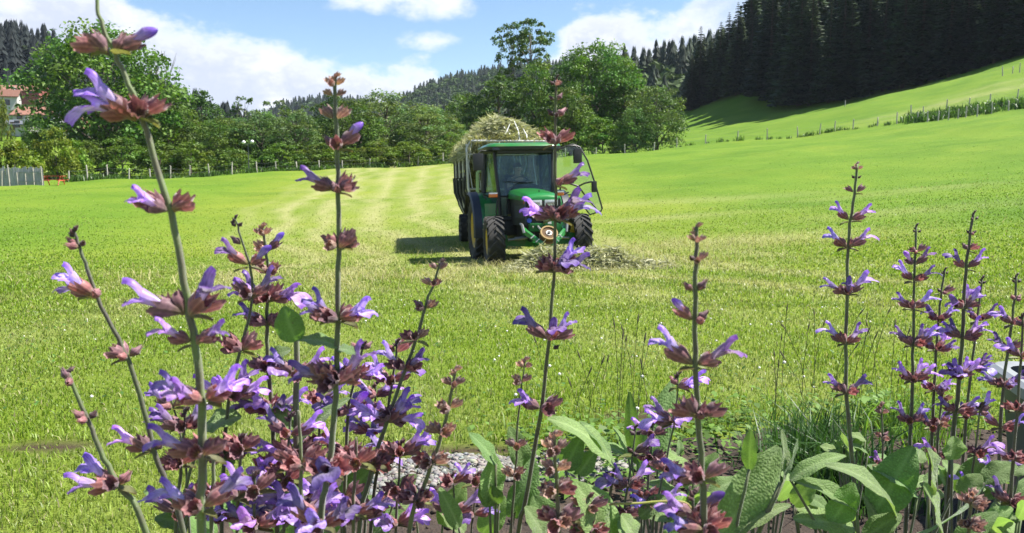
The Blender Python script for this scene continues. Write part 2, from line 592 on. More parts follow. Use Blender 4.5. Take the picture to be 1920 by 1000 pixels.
def attr_mat(name, rough=.85, gain=1.0, trans=0.0, noise=True, spec=.3):
    """colour from the vertex attribute 'tone' (each piece's own tone)"""
    m, t = mat(name)
    a = t.n('ShaderNodeAttribute', dict(attribute_name='tone'))
    c = a.outputs['Color']
    p = t.n('ShaderNodeBsdfPrincipled', Base_Color=c, Roughness=rough)
    p.inputs['Specular IOR Level'].default_value = spec
    sh = p
    if trans:
        tr = t.n('ShaderNodeBsdfTranslucent', Color=t.mix(1.0, c, (1.25, 1.3, .7), 'MULTIPLY'))
        sh = t.n('ShaderNodeMixShader', Fac=trans, i1=p.outputs[0], i2=tr.outputs[0])
    finish(t, sh)
    return m
M_STONE = attr_mat('pebble_stone')
V, Fc, g = pebbles(5200, (-.42, .34), lambda x: (bed_edge(x) - .26 - .05 * np.sin(x * 17), bed_edge(x) - .03), .0065, 5)
tag(link('gravel', mesh_np('gravel', V, [Fc], M_STONE, g)), 'pale grey pebble strip along the meadow edge of the garden bed', 'gravel', kind='stuff')
V, Fc, g = pebbles(2600, (-.7, 3.0), lambda x: (np.full_like(x, .9), bed_edge(x) - .05), .007, 6)
g = g * np.array([[.30, .22, .17]])
tag(link('soil_clods', mesh_np('soil_clods', V, [Fc], M_STONE, g)), 'brown crumbs of earth scattered over the bare garden bed', 'soil', kind='stuff')

# ------------------------------------------------------------------ distant hills with their woods
def hill(name, crest, depth, foot_drop, seed):
    """ridge: crest given as points; slopes down towards the viewer and away"""
    c = np.array([tuple(p) for p in crest])
    n = 60
    tt = np.linspace(0, 1, n)
    src = np.linspace(0, 1, len(c))
    cx, cy, cz = (np.interp(tt, src, c[:, k]) for k in range(3))
    k = np.ones(5) / 5
    cz = np.convolve(np.pad(cz, 2, mode='edge'), k, 'valid')
    prof = [(-1.0, -1.0), (-.75, -.70), (-.5, -.38), (-.3, -.16), (-.15, -.05), (0, 0), (.2, -.05), (.5, -.25), (1.0, -.8)]
    V = []
    for s, d in prof:
        V.append(np.stack([cx, cy + s * depth, cz + d * (cz + foot_drop) + (fbm(cx * .02, cy * .02 + s * 3, seed) - .47) * 6 * (s != 0)], -1))
    V = np.array(V)
    me = mesh_np(name, V.reshape(-1, 3), [grid_faces(len(prof), n)], M_MEADOW_DARK, None, True)
    tag(link(name, me), kind='structure')
    return V


M_MEADOW_DARK = simple('wood_floor', (.04, .062, .02), .95, scale=.05, var=.4)


def conifer_shape(seed, rings=9, n=9):
    """low tree: ragged stacked skirts; returns verts (height 1) and quads"""
    r = np.random.default_rng(seed)
    V = []; Q = []
    for i in range(rings):
        z = .06 + .94 * i / rings
        rad = .19 * (1 - i / rings) ** .85 + .012
        off = r.uniform(0, 6.28)
        for k in range(n):
            a = off + 6.28 * k / n + r.uniform(-.2, .2)
            rr = rad * r.uniform(.7, 1.25)
            w_ = rr * .55
            d = np.array([math.cos(a), math.sin(a)]); e = np.array([-d[1], d[0]])
            zt = z + .13 * r.uniform(.8, 1.2)
            b = len(V)
            V += [(*(d * .015), zt), (*(d * rr * .6 + e * w_ * .5), z + .03), (*(d * rr), z - .035 * r.uniform(.3, 1.3)), (*(d * rr * .6 - e * w_ * .5), z + .03)]
            Q.append((b, b + 1, b + 2, b + 3))
    return np.array(V), np.array(Q)


def broad_shape(seed, n=70):
    r = np.random.default_rng(seed)
    V = []; Q = []
    for i in range(n):
        d = r.standard_normal(3); d /= np.linalg.norm(d); d[2] = abs(d[2]) * 1.0 - .25
        p = np.array([0, 0, .58]) + d * np.array([.34, .34, .40]) * r.uniform(.75, 1.05)
        nrm = d + .5 * r.standard_normal(3); nrm /= np.linalg.norm(nrm)
        a = np.cross(nrm, r.standard_normal(3)); a /= np.linalg.norm(a); b_ = np.cross(nrm, a)
        s = r.uniform(.07, .16)
        b = len(V)
        V += [tuple(p + a * s), tuple(p + b_ * s * .8), tuple(p - a * s), tuple(p - b_ * s * .8)]
        Q.append((b, b + 1, b + 2, b + 3))
    return np.array(V), np.array(Q)


CON = [conifer_shape(i) for i in range(5)]
BRO = [broad_shape(i) for i in range(5)]


def wood(name, spots, label, seed, green, group=None):
    """far-off wood as one mass of small trees. spots: (x,y,z,height,kind)"""
    r = np.random.default_rng(seed)
    Vs, Qs, Cs = [], [], []
    k0 = 0
    for x, y, z, h, kind in spots:
        V, Q = (CON if kind == 0 else BRO)[r.integers(5)]
        a = r.uniform(0, 6.28)
        wd = h * r.uniform(1.0, 1.5) * (1.15 if kind == 0 else 1.1)
        vx = (V[:, 0] * math.cos(a) - V[:, 1] * math.sin(a)) * wd + x
        vy = (V[:, 0] * math.sin(a) + V[:, 1] * math.cos(a)) * wd + y
        Vs.append(np.stack([vx, vy, V[:, 2] * h + z - .3], -1))
        Qs.append(Q + k0); k0 += len(V)
        g = np.array(green[0] if kind == 0 else green[1]) * r.uniform(.7, 1.35)
        Cs.append(np.tile(g, (len(V), 1)) * r.uniform(.8, 1.2, (len(V) // 4, 1)).repeat(4, 0))
    me = mesh_np(name, np.concatenate(Vs), [np.concatenate(Qs)], M_LEAF_FAR, np.concatenate(Cs))
    return tag(link(name, me), label, 'wood', group, 'stuff')


M_LEAF_FAR = attr_mat('far_foliage', .8, trans=.18)


def cover(V, n, hmin, hmax, pcon, seed, rows=(0, 6)):
    """random spots over a hill's viewer-side grid"""
    r = np.random.default_rng(seed)
    out = []
    for i in range(n):
        a = r.uniform(rows[0], rows[1] - .01); b = r.uniform(0, V.shape[1] - 1.01)
        i0, j0 = int(a), int(b); fa, fb = a - i0, b - j0
        p = (V[i0, j0] * (1 - fa) + V[i0 + 1, j0] * fa) * (1 - fb) + (V[i0, j0 + 1] * (1 - fa) + V[i0 + 1, j0 + 1] * fa) * fb
        kind = 0 if r.random() < pcon(p, a) else 1
        h = r.uniform(hmin, hmax) * (1.0 if kind == 0 else .75)
        out.append((p[0], p[1], p[2], h, kind))
    return out


def crest_px(pts, Y, tree):
    return [at(px, py + tree / Y * F, Y) for px, py in pts]


hv = hill('left_hill', crest_px([(-420, 60), (-200, 45), (-60, 50), (20, 62), (90, 70), (170, 105), (260, 150), (340, 185), (440, 215), (520, 260)], 360, 17), 190, 10, 1)
wood('hill_wood', cover(hv, 1300, 14, 23, lambda p, a: .93, 1, (1, 7)), 'dark conifer wood on the hill behind the village houses', 1, ((.011, .017, .016), (.022, .036, .014)))
hv = hill('blue_hill', crest_px([(380, 262), (470, 240), (535, 215), (565, 190), (620, 178), (680, 182), (740, 200), (800, 225), (960, 260)], 1000, 14), 420, 10, 2)
wood('hill_wood', cover(hv, 1500, 11, 17, lambda p, a: .7, 2, (1, 7)), 'bluish far wood on the low hill behind the tree line', 2, ((.024, .040, .025), (.04, .07, .025)))
hv = hill('middle_hill', crest_px([(640, 240), (720, 205), (770, 182), (810, 160), (860, 142), (910, 128), (980, 118), (1060, 112), (1140, 112), (1220, 110)], 900, 15), 420, 10, 3)
wood('hill_wood', cover(hv, 2400, 9, 17, lambda p, a: .92 if a > 3.6 else .3, 3, (1, 7)), 'wooded ridge rising to the right behind the two tall thin trees', 3, ((.026, .042, .020), (.055, .095, .024)))
# ------------------------------------------------------------------ trees
M_BARK = simple('bark', (.10, .082, .062), .95, scale=3, var=.4, bump=.5)
M_BARK_PALE = simple('pale_bark', (.20, .18, .15), .95, scale=3, var=.35, bump=.5)


def foliage_mat(name, trans=.3):
    """leaf colour: the clump's own tone (attribute) shifted per tree"""
    m, t = mat(name)
    a = t.n('ShaderNodeAttribute', dict(attribute_name='tone'))
    oi = t.n('ShaderNodeObjectInfo')
    c = t.mix(1.0, a.outputs['Color'], oi.outputs['Color'], 'MULTIPLY')
    hs = t.n('ShaderNodeHueSaturation', Color=c, Hue=t.mrange(oi.outputs['Random'], 0, 1, .485, .512, False), Value=t.mrange(oi.outputs['Random'], 0, 1, .88, 1.12, False))
    p = t.n('ShaderNodeBsdfPrincipled', Base_Color=hs.outputs[0], Roughness=.55)
    p.inputs['Specular IOR Level'].default_value = .25
    tr = t.n('ShaderNodeBsdfTranslucent', Color=t.mix(1.0, hs.outputs[0], (1.3, 1.35, .6), 'MULTIPLY'))
    finish(t, t.n('ShaderNodeMixShader', Fac=trans, i1=p.outputs[0], i2=tr.outputs[0]))
    return m


M_LEAF = foliage_mat('broad_leaves')
M_NEEDLE = foliage_mat('needles', .08)


def tube_arrays(pts, rs, n=6):
    mb = MB(); mb.tube(pts, rs, n)
    return mb


def leafy(seed, H_, W_, base=.12, clumps=60, per=75, leaf=.22, shape='round', tiers=False, openness=0.0, trunk_r=None, green=(.07, .125, .022), limbs=16):
    """meshes of one broad-leaved tree standing at the origin: trunk with limbs, crown of leaf sprays"""
    r = np.random.default_rng(seed)
    pr = random.Random(seed)
    tr = trunk_r or H_ * .018
    lean = np.array([r.uniform(-.04, .04), r.uniform(-.04, .04)]) * H_
    top = H_ * (.86 if shape != 'fan' else .9)
    tpts = [(lean[0] * q ** 1.5 + math.sin(q * 5 + seed) * tr * .6, lean[1] * q ** 1.5, top * q) for q in np.linspace(0, 1, 8)]
    trunk = MB()
    trunk.tube([(tpts[0][0], tpts[0][1], -.5)] + tpts, [tr * 1.35] + [tr * (1 - .9 * q) + .015 for q in np.linspace(0, 1, 8)], 8)
    def prof(t):                                   # radius of the crown at relative height t
        if shape == 'round':
            return math.sin(PI * min(1, max(0, t)) ** .85) ** .55
        if shape == 'dome':
            return (1 - max(0, t) ** 2.4) ** .5 * (.78 + .22 * min(1, t * 4))
        if shape == 'tall':
            return math.sin(PI * min(1, max(0, t)) ** .7) ** .7
        return (.35 + .65 * t) * (1 - max(0, (t - .72) / .28) ** 2) ** .5 if t < 1 else 0
    z0 = base * H_
    V, Ccol = [], []
    cents = []
    for i in range(clumps):
        for _ in range(20):
            t = r.uniform(.02, 1) ** .9
            if tiers: t = (math.floor(t * 7) + r.uniform(.2, .55)) / 7
            a = r.uniform(0, 2 * PI)
            q = r.uniform(.25, 1) ** .5
            rad = prof(t) * W_ / 2 * (1 + .16 * math.sin(3 * a + seed) + .12 * math.sin(5 * a + 2 * seed + t * 7))
            c = np.array([math.cos(a) * rad * q + lean[0] * t, math.sin(a) * rad * q + lean[1] * t, z0 + (H_ - z0) * t * .97])
            cr = W_ * r.uniform(.085, .15) * (1 - openness * .35)
            if all(np.linalg.norm((c - d) / np.array([1, 1, .7])) > .55 * (cr + e) for d, e in cents):
                break
        cents.append((c, cr))
    for k, (c, cr) in enumerate(cents):
        if k < limbs:
            zz = max(z0 * .7, c[2] - cr * 1.6 - .14 * H_)
            q = zz / top
            s = np.array([lean[0] * q ** 1.5, lean[1] * q ** 1.5, zz])
            mid = (s + c) / 2 + np.array([r.uniform(-.4, .4), r.uniform(-.4, .4), r.uniform(-.1, .5)]) * cr * .6
            w0 = tr * (1 - .8 * q) * .55 + .02
            trunk.tube([s, mid, c], [w0, w0 * .6, w0 * .25], 5)
        n = int(per * r.uniform(.7, 1.3))
        d = r.standard_normal((n, 3)); d /= np.linalg.norm(d, axis=1)[:, None]
        d[:, 2] = np.where(d[:, 2] < -.3, -d[:, 2] * .6, d[:, 2])
        rr = cr * r.uniform(.35, 1.12, n) ** .7
        p = c + d * rr[:, None] * np.array([1.02, 1.02, 1.0])
        nr = d * np.array([.8, .8, 1]) + np.array([0, 0, .45]) + .8 * r.standard_normal((n, 3))
        nr /= np.linalg.norm(nr, axis=1)[:, None]
        u = np.cross(nr, r.standard_normal((n, 3))); u /= np.linalg.norm(u, axis=1)[:, None]
        v = np.cross(nr, u)
        s = (leaf * r.uniform(.55, 1.35, n))[:, None]
        quad = np.stack([p + u * s, p + v * s * .55 + nr * s * .15, p - u * s * .9, p - v * s * .55 + nr * s * .12], 1)
        V.append(quad.reshape(-1, 3))
        g = np.array(green) * 1.3 * r.uniform(.72, 1.3) * np.array([r.uniform(.85, 1.25), 1, r.uniform(.8, 1.2)])
        cc = g[None] * r.uniform(.75, 1.3, (n, 1))
        Ccol.append(np.repeat(cc, 4, 0))
    V = np.concatenate(V); Ccol = np.concatenate(Ccol)
    Q = np.arange(len(V)).reshape(-1, 4)
    return trunk, mesh_np('crown', V, [Q], M_LEAF, Ccol)


def plant_tree(name, model, px, py_top, Y, label, group='leafy trees along the valley floor', tintc=(1, 1, 1), width=None, rot=None, cat='tree'):
    """model = (trunk mesh, crown mesh, height, width). Stands on the ground, as tall as the photograph shows"""
    tm, cmesh, h0, w0 = model
    x = at(px, 300, Y)[0]
    z = H(x, Y) - .1
    hh = at(px, py_top, Y)[2] - z
    s = hh / h0
    o = empty(name, (x, Y, z), rot if rot is not None else rnd.uniform(0, 6.28), label, cat, group)
    sx = s if width is None else (width / F * Y) / w0
    o.scale = (sx, sx, s)
    a = link('trunk', tm, o)
    b = link('crown', cmesh, o)
    b.color = (*tintc, 1)
    return o


def model(seed, h, w_, bark=None, **k):
    tr, c = leafy(seed, h, w_, **k)
    return (tr.mesh('trunk', bark or M_BARK, 40), c, h, w_)


MOD = {
    'maple': model(3, 18, 16, clumps=150, per=120, leaf=.27, shape='round', base=.10, green=(.062, .118, .020), limbs=40),
    'oak': model(5, 15, 12, clumps=95, per=105, leaf=.24, shape='dome', base=.08, green=(.060, .112, .020), limbs=26),
    'round': model(8, 12, 11, clumps=110, per=95, leaf=.20, shape='dome', base=.05, green=(.066, .120, .026), limbs=22),
    'tall': model(11, 17, 9, clumps=85, per=95, leaf=.22, shape='tall', base=.06, green=(.058, .110, .022), limbs=26),
    'ash': model(14, 20, 7, clumps=80, per=62, leaf=.19, shape='fan', base=.36, openness=.9, trunk_r=.17, green=(.060, .110, .030), limbs=40, bark=M_BARK_PALE),
    'airy': model(17, 12, 6, clumps=34, per=46, leaf=.17, shape='tall', base=.25, openness=.8, trunk_r=.11, green=(.064, .108, .030), limbs=26, bark=M_BARK_PALE),
    'willow': model(21, 13, 10, clumps=100, per=100, leaf=.19, shape='round', base=.04, green=(.075, .122, .036), limbs=24),
    'bush': model(25, 5, 6, clumps=50, per=80, leaf=.17, shape='dome', base=.02, green=(.082, .130, .020), limbs=8),
}
GT = 'trees along the stream behind the meadow'
# behind the left fence
plant_tree('leafy_tree', MOD['maple'], 208, 52, 96, 'broad maple with tiered sprays, the tallest tree at the left', GT, width=242, rot=.4)
plant_tree('leafy_tree', MOD['oak'], 318, 172, 101, 'dark tree with bare twigs above it, just right of the tall maple', GT, width=130)
plant_tree('leafy_tree', MOD['tall'], 385, 168, 112, 'dark tree with a ragged pointed top right of the bare twigs', GT, (.8, .85, .9), width=95)
plant_tree('leafy_tree', MOD['oak'], 415, 225, 95, 'low round tree in front of the dark ragged one', GT, (1.05, 1.05, 1), width=120)
plant_tree('airy_tree', MOD['airy'], 459, 170, 105, 'thin tree with a see-through crown above the twin white lamps', GT, width=62)
plant_tree('airy_tree', MOD['airy'], 520, 177, 108, 'airy tree with a bushy top, left of the distant blue hill', GT, (.85, .9, .85), width=80)
plant_tree('leafy_tree', MOD['willow'], 492, 208, 98, 'mid green tree beside the twin white lamps', GT, (.9, .95, .9), width=130)
plant_tree('airy_tree', MOD['airy'], 577, 188, 104, 'slim airy tree standing in front of the distant blue hill', GT, width=52)
plant_tree('leafy_tree', MOD['willow'], 556, 208, 96, 'rounded tree in front of the slim airy one', GT, (.88, .95, .9), width=120)
plant_tree('leafy_tree', MOD['tall'], 632, 176, 118, 'dark slender tree behind the tall centre-left sage stem', GT, (.8, .9, .85), width=90)
plant_tree('leafy_tree', MOD['oak'], 668, 190, 100, 'bushy tree low in the line right of the centre-left sage stem', GT, (.95, 1, 1), width=130)
plant_tree('leafy_tree', MOD['willow'], 722, 172, 106, 'grey green willow with bare tips, the widest left of the wagon', GT, (1.05, 1.0, 1.15), width=165)
plant_tree('leafy_tree', MOD['willow'], 800, 198, 103, 'pale green willow close to the wagon side', GT, (1.15, 1.05, 1.05), width=130)
plant_tree('leafy_tree', MOD['willow'], 845, 232, 108, 'pale low tree directly behind the front corner of the wagon', GT, (1.05, 1.02, 1.0), width=100)
plant_tree('leafy_tree', MOD['oak'], 870, 178, 150, 'farther tree on the slope above the wagon', GT, (1.0, 1.0, .9), width=110)
plant_tree('leafy_tree', MOD['round'], 815, 205, 170, 'farther tree between the willow and the ridge wood', GT, (.9, .95, .85), width=110)
# centre group behind wagon and tractor
GC = 'tall trees behind the hay wagon'
plant_tree('ash_tree', MOD['ash'], 957, 42, 132, 'left one of the pair of tall thin ash trees', GC, width=75, rot=1.0)
plant_tree('ash_tree', MOD['ash'], 1000, 36, 130, 'right and taller one of the pair of tall thin ash trees', GC, width=88, rot=3.2)
plant_tree('leafy_tree', MOD['tall'], 935, 140, 124, 'dark tree under the left ash, behind the hay load', GC, (.9, .95, .9), width=115)
plant_tree('leafy_tree', MOD['oak'], 1010, 118, 121, 'leafy tree below the right ash, behind the tractor roof', GC, (1.2, 1.15, 1), width=105)
plant_tree('leafy_tree', MOD['tall'], 900, 178, 130, 'dark tree at the left end of the group behind the wagon', GC, (.75, .85, .8), width=80)
plant_tree('leafy_tree', MOD['maple'], 1112, 82, 122, 'biggest tree of the group, wide and dense, behind the open cab door', GC, width=165, rot=2.0)
plant_tree('airy_tree', MOD['airy'], 1165, 86, 128, 'thin tree top poking out right of the biggest tree', GC, (.85, .85, .85), width=48)
plant_tree('leafy_tree', MOD['oak'], 1068, 168, 112, 'lower tree behind the upright centre sage stem', GC, (1.1, 1.05, 1), width=110)
plant_tree('leafy_tree', MOD['tall'], 1172, 150, 117, 'tree with a pale forked trunk between the biggest tree and round one', GC, (1.0, 1.0, 1.0), width=95)
plant_tree('leafy_tree', MOD['round'], 1232, 164, 108, 'neat rounded tree at the right end of the group', GC, (1.1, 1.08, 1.25), width=108, rot=.3)
plant_tree('leafy_tree', MOD['round'], 1192, 205, 106, 'small rounded tree in front of the pale forked trunk', GC, (1.05, 1.05, 1.15), width=75)
# bushes by the left fence and the village
GB = 'bushes behind the left fence'
for px, top, Y, wd, tn, lb in (
        (2, 160, 76, 46, (1.1, .85, .95), 'tall olive bush at the left edge of the picture'),
        (25, 268, 76, 90, (1.4, 1.25, .85), 'yellow green bush above the grey board fence'),
        (105, 245, 82, 80, (1.35, 1.25, .85), 'bright green bush above the red table'),
        (140, 268, 84, 70, (1.2, 1.2, .9), 'bright green bush right of the red table'),
        (62, 252, 92, 70, (1.25, 1.2, .8), 'lime bush in front of the lowest houses'),
        (172, 268, 86, 90, (.75, .85, .75), 'low dark bush under the tall maple'),
        (228, 262, 88, 110, (.8, .9, .8), 'wide dark bush under the right of the maple'),
        (300, 272, 88, 90, (.85, .95, .85), 'dark bush left of the low round tree'),
        (358, 270, 88, 90, (.95, 1, .9), 'leafy bush under the dark ragged tree'),
        (440, 282, 90, 80, (.85, .95, .9), 'bush under the thin see-through tree'),
        (528, 272, 90, 90, (.9, 1, .9), 'bush below the bushy topped airy tree'),
        (605, 272, 92, 90, (.85, .95, .85), 'bush left of the centre-left sage stem'),
        (655, 280, 92, 80, (.9, 1, .9), 'bush right of the centre-left sage stem'),
        (705, 268, 93, 90, (1, 1.05, 1), 'grey green bush under the widest willow'),
        (768, 268, 95, 95, (1.05, 1.05, 1), 'pale bush between willow and wagon'),
        (832, 268, 98, 70, (1.0, 1.0, .9), 'pale bush touching the wagon side')):
    plant_tree('bush', MOD['bush'], px, top, Y, lb, GB, tn, width=wd, cat='bush')
vr = random.Random(91)
for i, (px, top, Y, wd, md, lb) in enumerate((
        (-20, 190, 215, 80, 'oak', 'tree among the village houses at the left margin'), (62, 200, 205, 70, 'round', 'round tree behind the long orange roofed house'), (105, 185, 215, 80, 'oak', 'tree right of the barn in the village'),
        (140, 195, 200, 70, 'round', 'round tree behind the small red boarded house'), (180, 175, 190, 110, 'oak', 'shaded tree on the slope behind the maple crown'), (245, 170, 180, 120, 'oak', 'shaded tree on the slope behind the right side of the maple'),
        (290, 195, 170, 100, 'round', 'round tree on the slope behind the bare twigs'), (215, 225, 150, 100, 'round', 'dark round tree under the maple, up the slope'), (275, 235, 140, 90, 'oak', 'dark tree under the right side of the maple, up the slope'),
        (350, 210, 150, 110, 'oak', 'tree on the slope behind the dark ragged tree'), (430, 222, 150, 110, 'round', 'round tree far behind the twin white lamps'), (500, 228, 150, 110, 'oak', 'tree far behind the bushy topped airy tree'),
        (590, 222, 150, 120, 'oak', 'tree far behind the slim airy one'), (680, 215, 150, 120, 'oak', 'tree far behind the bushy low one'), (760, 212, 150, 120, 'round', 'round tree far behind the widest willow'),
        (66, 216, 140, 44, 'round', 'round tree in front of the long orange roofed house'), (-6, 205, 150, 44, 'round', 'round tree left of the white house at the left margin'), (172, 246, 130, 70, 'oak', 'dark tree right of the small red boarded house'))):
    plant_tree('leafy_tree', MOD[md], px, top, Y, lb, 'trees on the slope around the village', (.85 * vr.uniform(.85, 1.1), .92, .85), width=wd)
for px, top, Y, wd, lb in ((930, 235, 112, 110, 'dark bush behind the left end of the hay load'), (1040, 230, 110, 110, 'bush behind the tractor roof'),
                           (1130, 225, 108, 90, 'bush behind the tip of the open cab door')):
    plant_tree('bush', MOD['bush'], px, top, Y, lb, 'bushes under the tall trees behind the wagon', (.9, 1, .9), width=wd, cat='bush')
# bare twigs
for i, (px, top, Y) in enumerate(((300, 95, 99), (322, 100, 99))):
    x = at(px, 300, Y)[0]; z = H(x, Y)
    hh = at(px, top, Y)[2] - z
    o = empty('dead_tree', (x, Y, z), 0, ('bare thin tree beside the maple crown, with a lone leaf tuft', 'bare forked tree just right of the lone bare one')[i], 'dead tree', 'bare trees beside the maple')
    mb = MB()
    rr = random.Random(i)
    mb.tube([(0, 0, -.3), (.1, 0, hh * .5), (-.1 - i * .2, 0, hh)], [.16, .09, .02], 6)
    mb.build('trunk', M_BARK_PALE, o, 40)
    for k in range(4 + 2 * i):
        q = rr.uniform(.6, .85); s = rr.choice((-1, 1))
        b = MB(); b.tube([(0, 0, hh * q), (s * rr.uniform(.3, .9), rr.uniform(-.3, .3), hh * (q + .1)), (s * rr.uniform(.7, 1.6), rr.uniform(-.3, .3), hh * min(1, q + .22))], [.05, .035, .015], 5)
        b.build('twig', M_BARK_PALE, o, 40)

# ------------------------------------------------------------------ spruces on the right hillside
def spruce(seed, h=25.0):
    r = np.random.default_rng(seed)
    trunk = MB()
    trunk.tube([(0, 0, -.6), (0, 0, h * .5), (0, 0, h * .985)], [.32, .19, .02], 7)
    V, Cc = [], []
    nr = 46
    for i in range(nr):
        t = (i + r.uniform(-.3, .3)) / nr
        z = h * (.06 + .93 * t)
        rad = h * .155 * (1 - t) ** .82 + .12
        nb = max(5, int(11 - 5 * t))
        off = r.uniform(0, 6.28)
        for k in range(nb):
            a = off + 6.283 * k / nb + r.uniform(-.25, .25)
            L = rad * r.uniform(.62, 1.12)
            d = np.array([math.cos(a), math.sin(a), 0]); e = np.array([-d[1], d[0], 0])
            ns = max(3, int(L / .55))
            g = np.array((.036, .054, .026)) * r.uniform(.7, 1.35)
            for j in range(ns):
                q = (j + .6) / ns
                c = d * L * q + np.array([0, 0, z - L * .34 * q ** 1.4 + L * .12 * q ** 4])
                wd = (.18 + .30 * (1 - abs(q - .55) * 1.4)) * L * .55 + .06
                ln = L / ns * .95
                dr = wd * r.uniform(.35, .6)
                for s in (-1, 1):
                    V += [c - d * ln * .6, c + d * ln * .6 + np.array([0, 0, .04]), c + d * ln * .75 + e * s * wd * .8 + np.array([0, 0, -dr]), c - d * ln * .1 + e * s * wd + np.array([0, 0, -dr * 1.2])]
                    Cc += [g * r.uniform(.75, 1.3)] * 4
    V = np.array(V); Cc = np.array(Cc)
    return trunk.mesh('trunk', M_BARK, 40), mesh_np('crown', V, [np.arange(len(V)).reshape(-1, 4)], M_NEEDLE, Cc), h


SPR = [spruce(40 + i) for i in range(4)]
sr = random.Random(21)


def plant_spruce(x, y, h, label, group, tn=(1, 1, 1), k=None):
    v_ = sr.uniform(.75, 1.5); tn = tuple(c * v_ for c in tn)
    tm, cm_, h0 = SPR[sr.randrange(4) if k is None else k]
    o = empty('spruce', (x, y, H(x, y) - .2), sr.uniform(0, 6.28), label, 'spruce', group)
    s = h / h0
    o.scale = (s * sr.uniform(1.05, 1.45),) * 2 + (s,)
    link('trunk', tm, o)
    b = link('crown', cm_, o); b.color = (*tn, 1)
    return o


GS = 'spruces of the dark wood on the right hillside'
edge = [(1296, 98, 205, 'spruce at the low left end of the dark wood'), (1311, 44, 207, 'tall pointed spruce standing out left of the dark wood edge'),
        (1331, 62, 206, 'broad spruce right of the tall pointed one'), (1348, 36, 205, 'spruce with a narrow tip stepping up the wood edge'),
        (1363, 18, 203, 'second tallest of the stepping edge spruces, under the top margin'), (1379, -2, 198, 'sunlit spruce on the grassy spur, its tip at the top margin')]
for px, top, Y, lb in edge:
    x = at(px, 200, Y)[0]
    plant_spruce(x, Y, at(px, top, Y)[2] - H(x, Y), lb, GS, (1.25, 1.15, 1.0))
# along the foot of the wood and up the slope, as far as the picture shows them
foot = [(1392, 196), (1450, 178), (1520, 163), (1600, 158), (1700, 153), (1800, 147), (1930, 138), (2080, 130)]
n_sp = 0
for row in range(8):
    n = 26 - row
    for i in range(n):
        q = (i + sr.uniform(-.35, .35)) / n
        px = 1388 + (2060 - 1388) * q + row * 6
        Yf = float(np.interp(px, [a for a, b in foot], [b for a, b in foot])) + 1.5 + row * 8.0 + sr.uniform(-2.2, 2.2)
        x = at(px, 200, Yf)[0]
        h = sr.uniform(21, 30) * (1.0 if row else .92)
        plant_spruce(x, Yf, h, 'dark spruce in the front row along the grassy foot of the shaded wood' if row == 0 else 'tall dark spruce in the shaded wood on the right hillside', GS, (.95, 1, 1.05))
        n_sp += 1
for i in range(26):
    px = sr.uniform(1292, 1392); Y = sr.uniform(214, 258)
    x = at(px, 200, Y)[0]
    top = np.interp(px, [1290, 1311, 1350, 1395], [106, 75, 45, 10]) + sr.uniform(0, 25)
    hh = max(12, min(27, at(px, top, Y)[2] - H(x, Y)))
    plant_spruce(x, Y, hh, 'tall dark spruce in the shaded wood on the right hillside', GS, (1.05, 1.05, 1))
# mixed wood right of the rounded tree, farther back
V2 = hill('right_hill', crest_px([(1020, 170), (1080, 140), (1150, 112), (1200, 104), (1260, 100), (1300, 92), (1350, 70), (1420, 40), (1500, 0)], 330, 17), 110, 6, 4)
spots = cover(V2, 520, 15, 22, lambda p, a: .6, 5, (1, 7))
wood('hill_wood', spots, 'mixed wood of spruce and broadleaf between the rounded tree and dark spruces', 6, ((.030, .045, .026), (.062, .10, .030)))

# ------------------------------------------------------------------ fences
M_POST = simple('weathered_post', (.40, .37, .32), .9, scale=6, var=.3)
M_WIRE = simple('fence_wire', (.32, .32, .31), .5, .8)
M_OLDBOARD = simple('old_board', (.30, .31, .32), .9, scale=4, var=.3)


def post_mesh(h, seed):
    r = random.Random(seed)
    mb = MB()
    mb.tube([(0, 0, -.3), (r.uniform(-.02, .02), 0, h * .5), (r.uniform(-.05, .05), r.uniform(-.03, .03), h * .97), (r.uniform(-.05, .05), 0, h)], [.07, .068, .06, .03], 7)
    return mb.mesh('post', M_POST, 40)


PM = [post_mesh(1.15, 1), post_mesh(1.3, 2), post_mesh(1.0, 3)]


def pasture_fence(name, pts, label, hscale=1.0, wires=2, lean=.05, kw=1.0):
    p0 = pts[0]
    o = empty(name, (p0[0], p0[1], H(p0[0], p0[1])), 0, label, 'fence')
    o0 = Vector(o.location)
    tops = []
    for i, (x, y) in enumerate(pts):
        z = H(x, y)
        q = link('post', PM[rnd.randrange(3)], o)
        q.location = Vector((x, y, z)) - o0
        q.rotation_euler = (rnd.uniform(-lean, lean), rnd.uniform(-lean, lean), rnd.uniform(0, 6))
        q.scale = (kw, kw, hscale * rnd.uniform(.92, 1.08))
        tops.append(Vector((x, y, z)) - o0)
    for k in range(wires):
        mb = MB()
        zz = (.95 - .4 * k) * hscale
        for a, b in zip(tops[:-1], tops[1:]):
            mb.tube([a + Vector((.06, 0, zz)), (a + b) / 2 + Vector((.06, 0, zz - .05)), b + Vector((.06, 0, zz))], .006, 4, cap=False)
        mb.build('wire', M_WIRE, o)
    return o


def gp(px, Y):
    return (at(px, 300, Y)[0], Y)


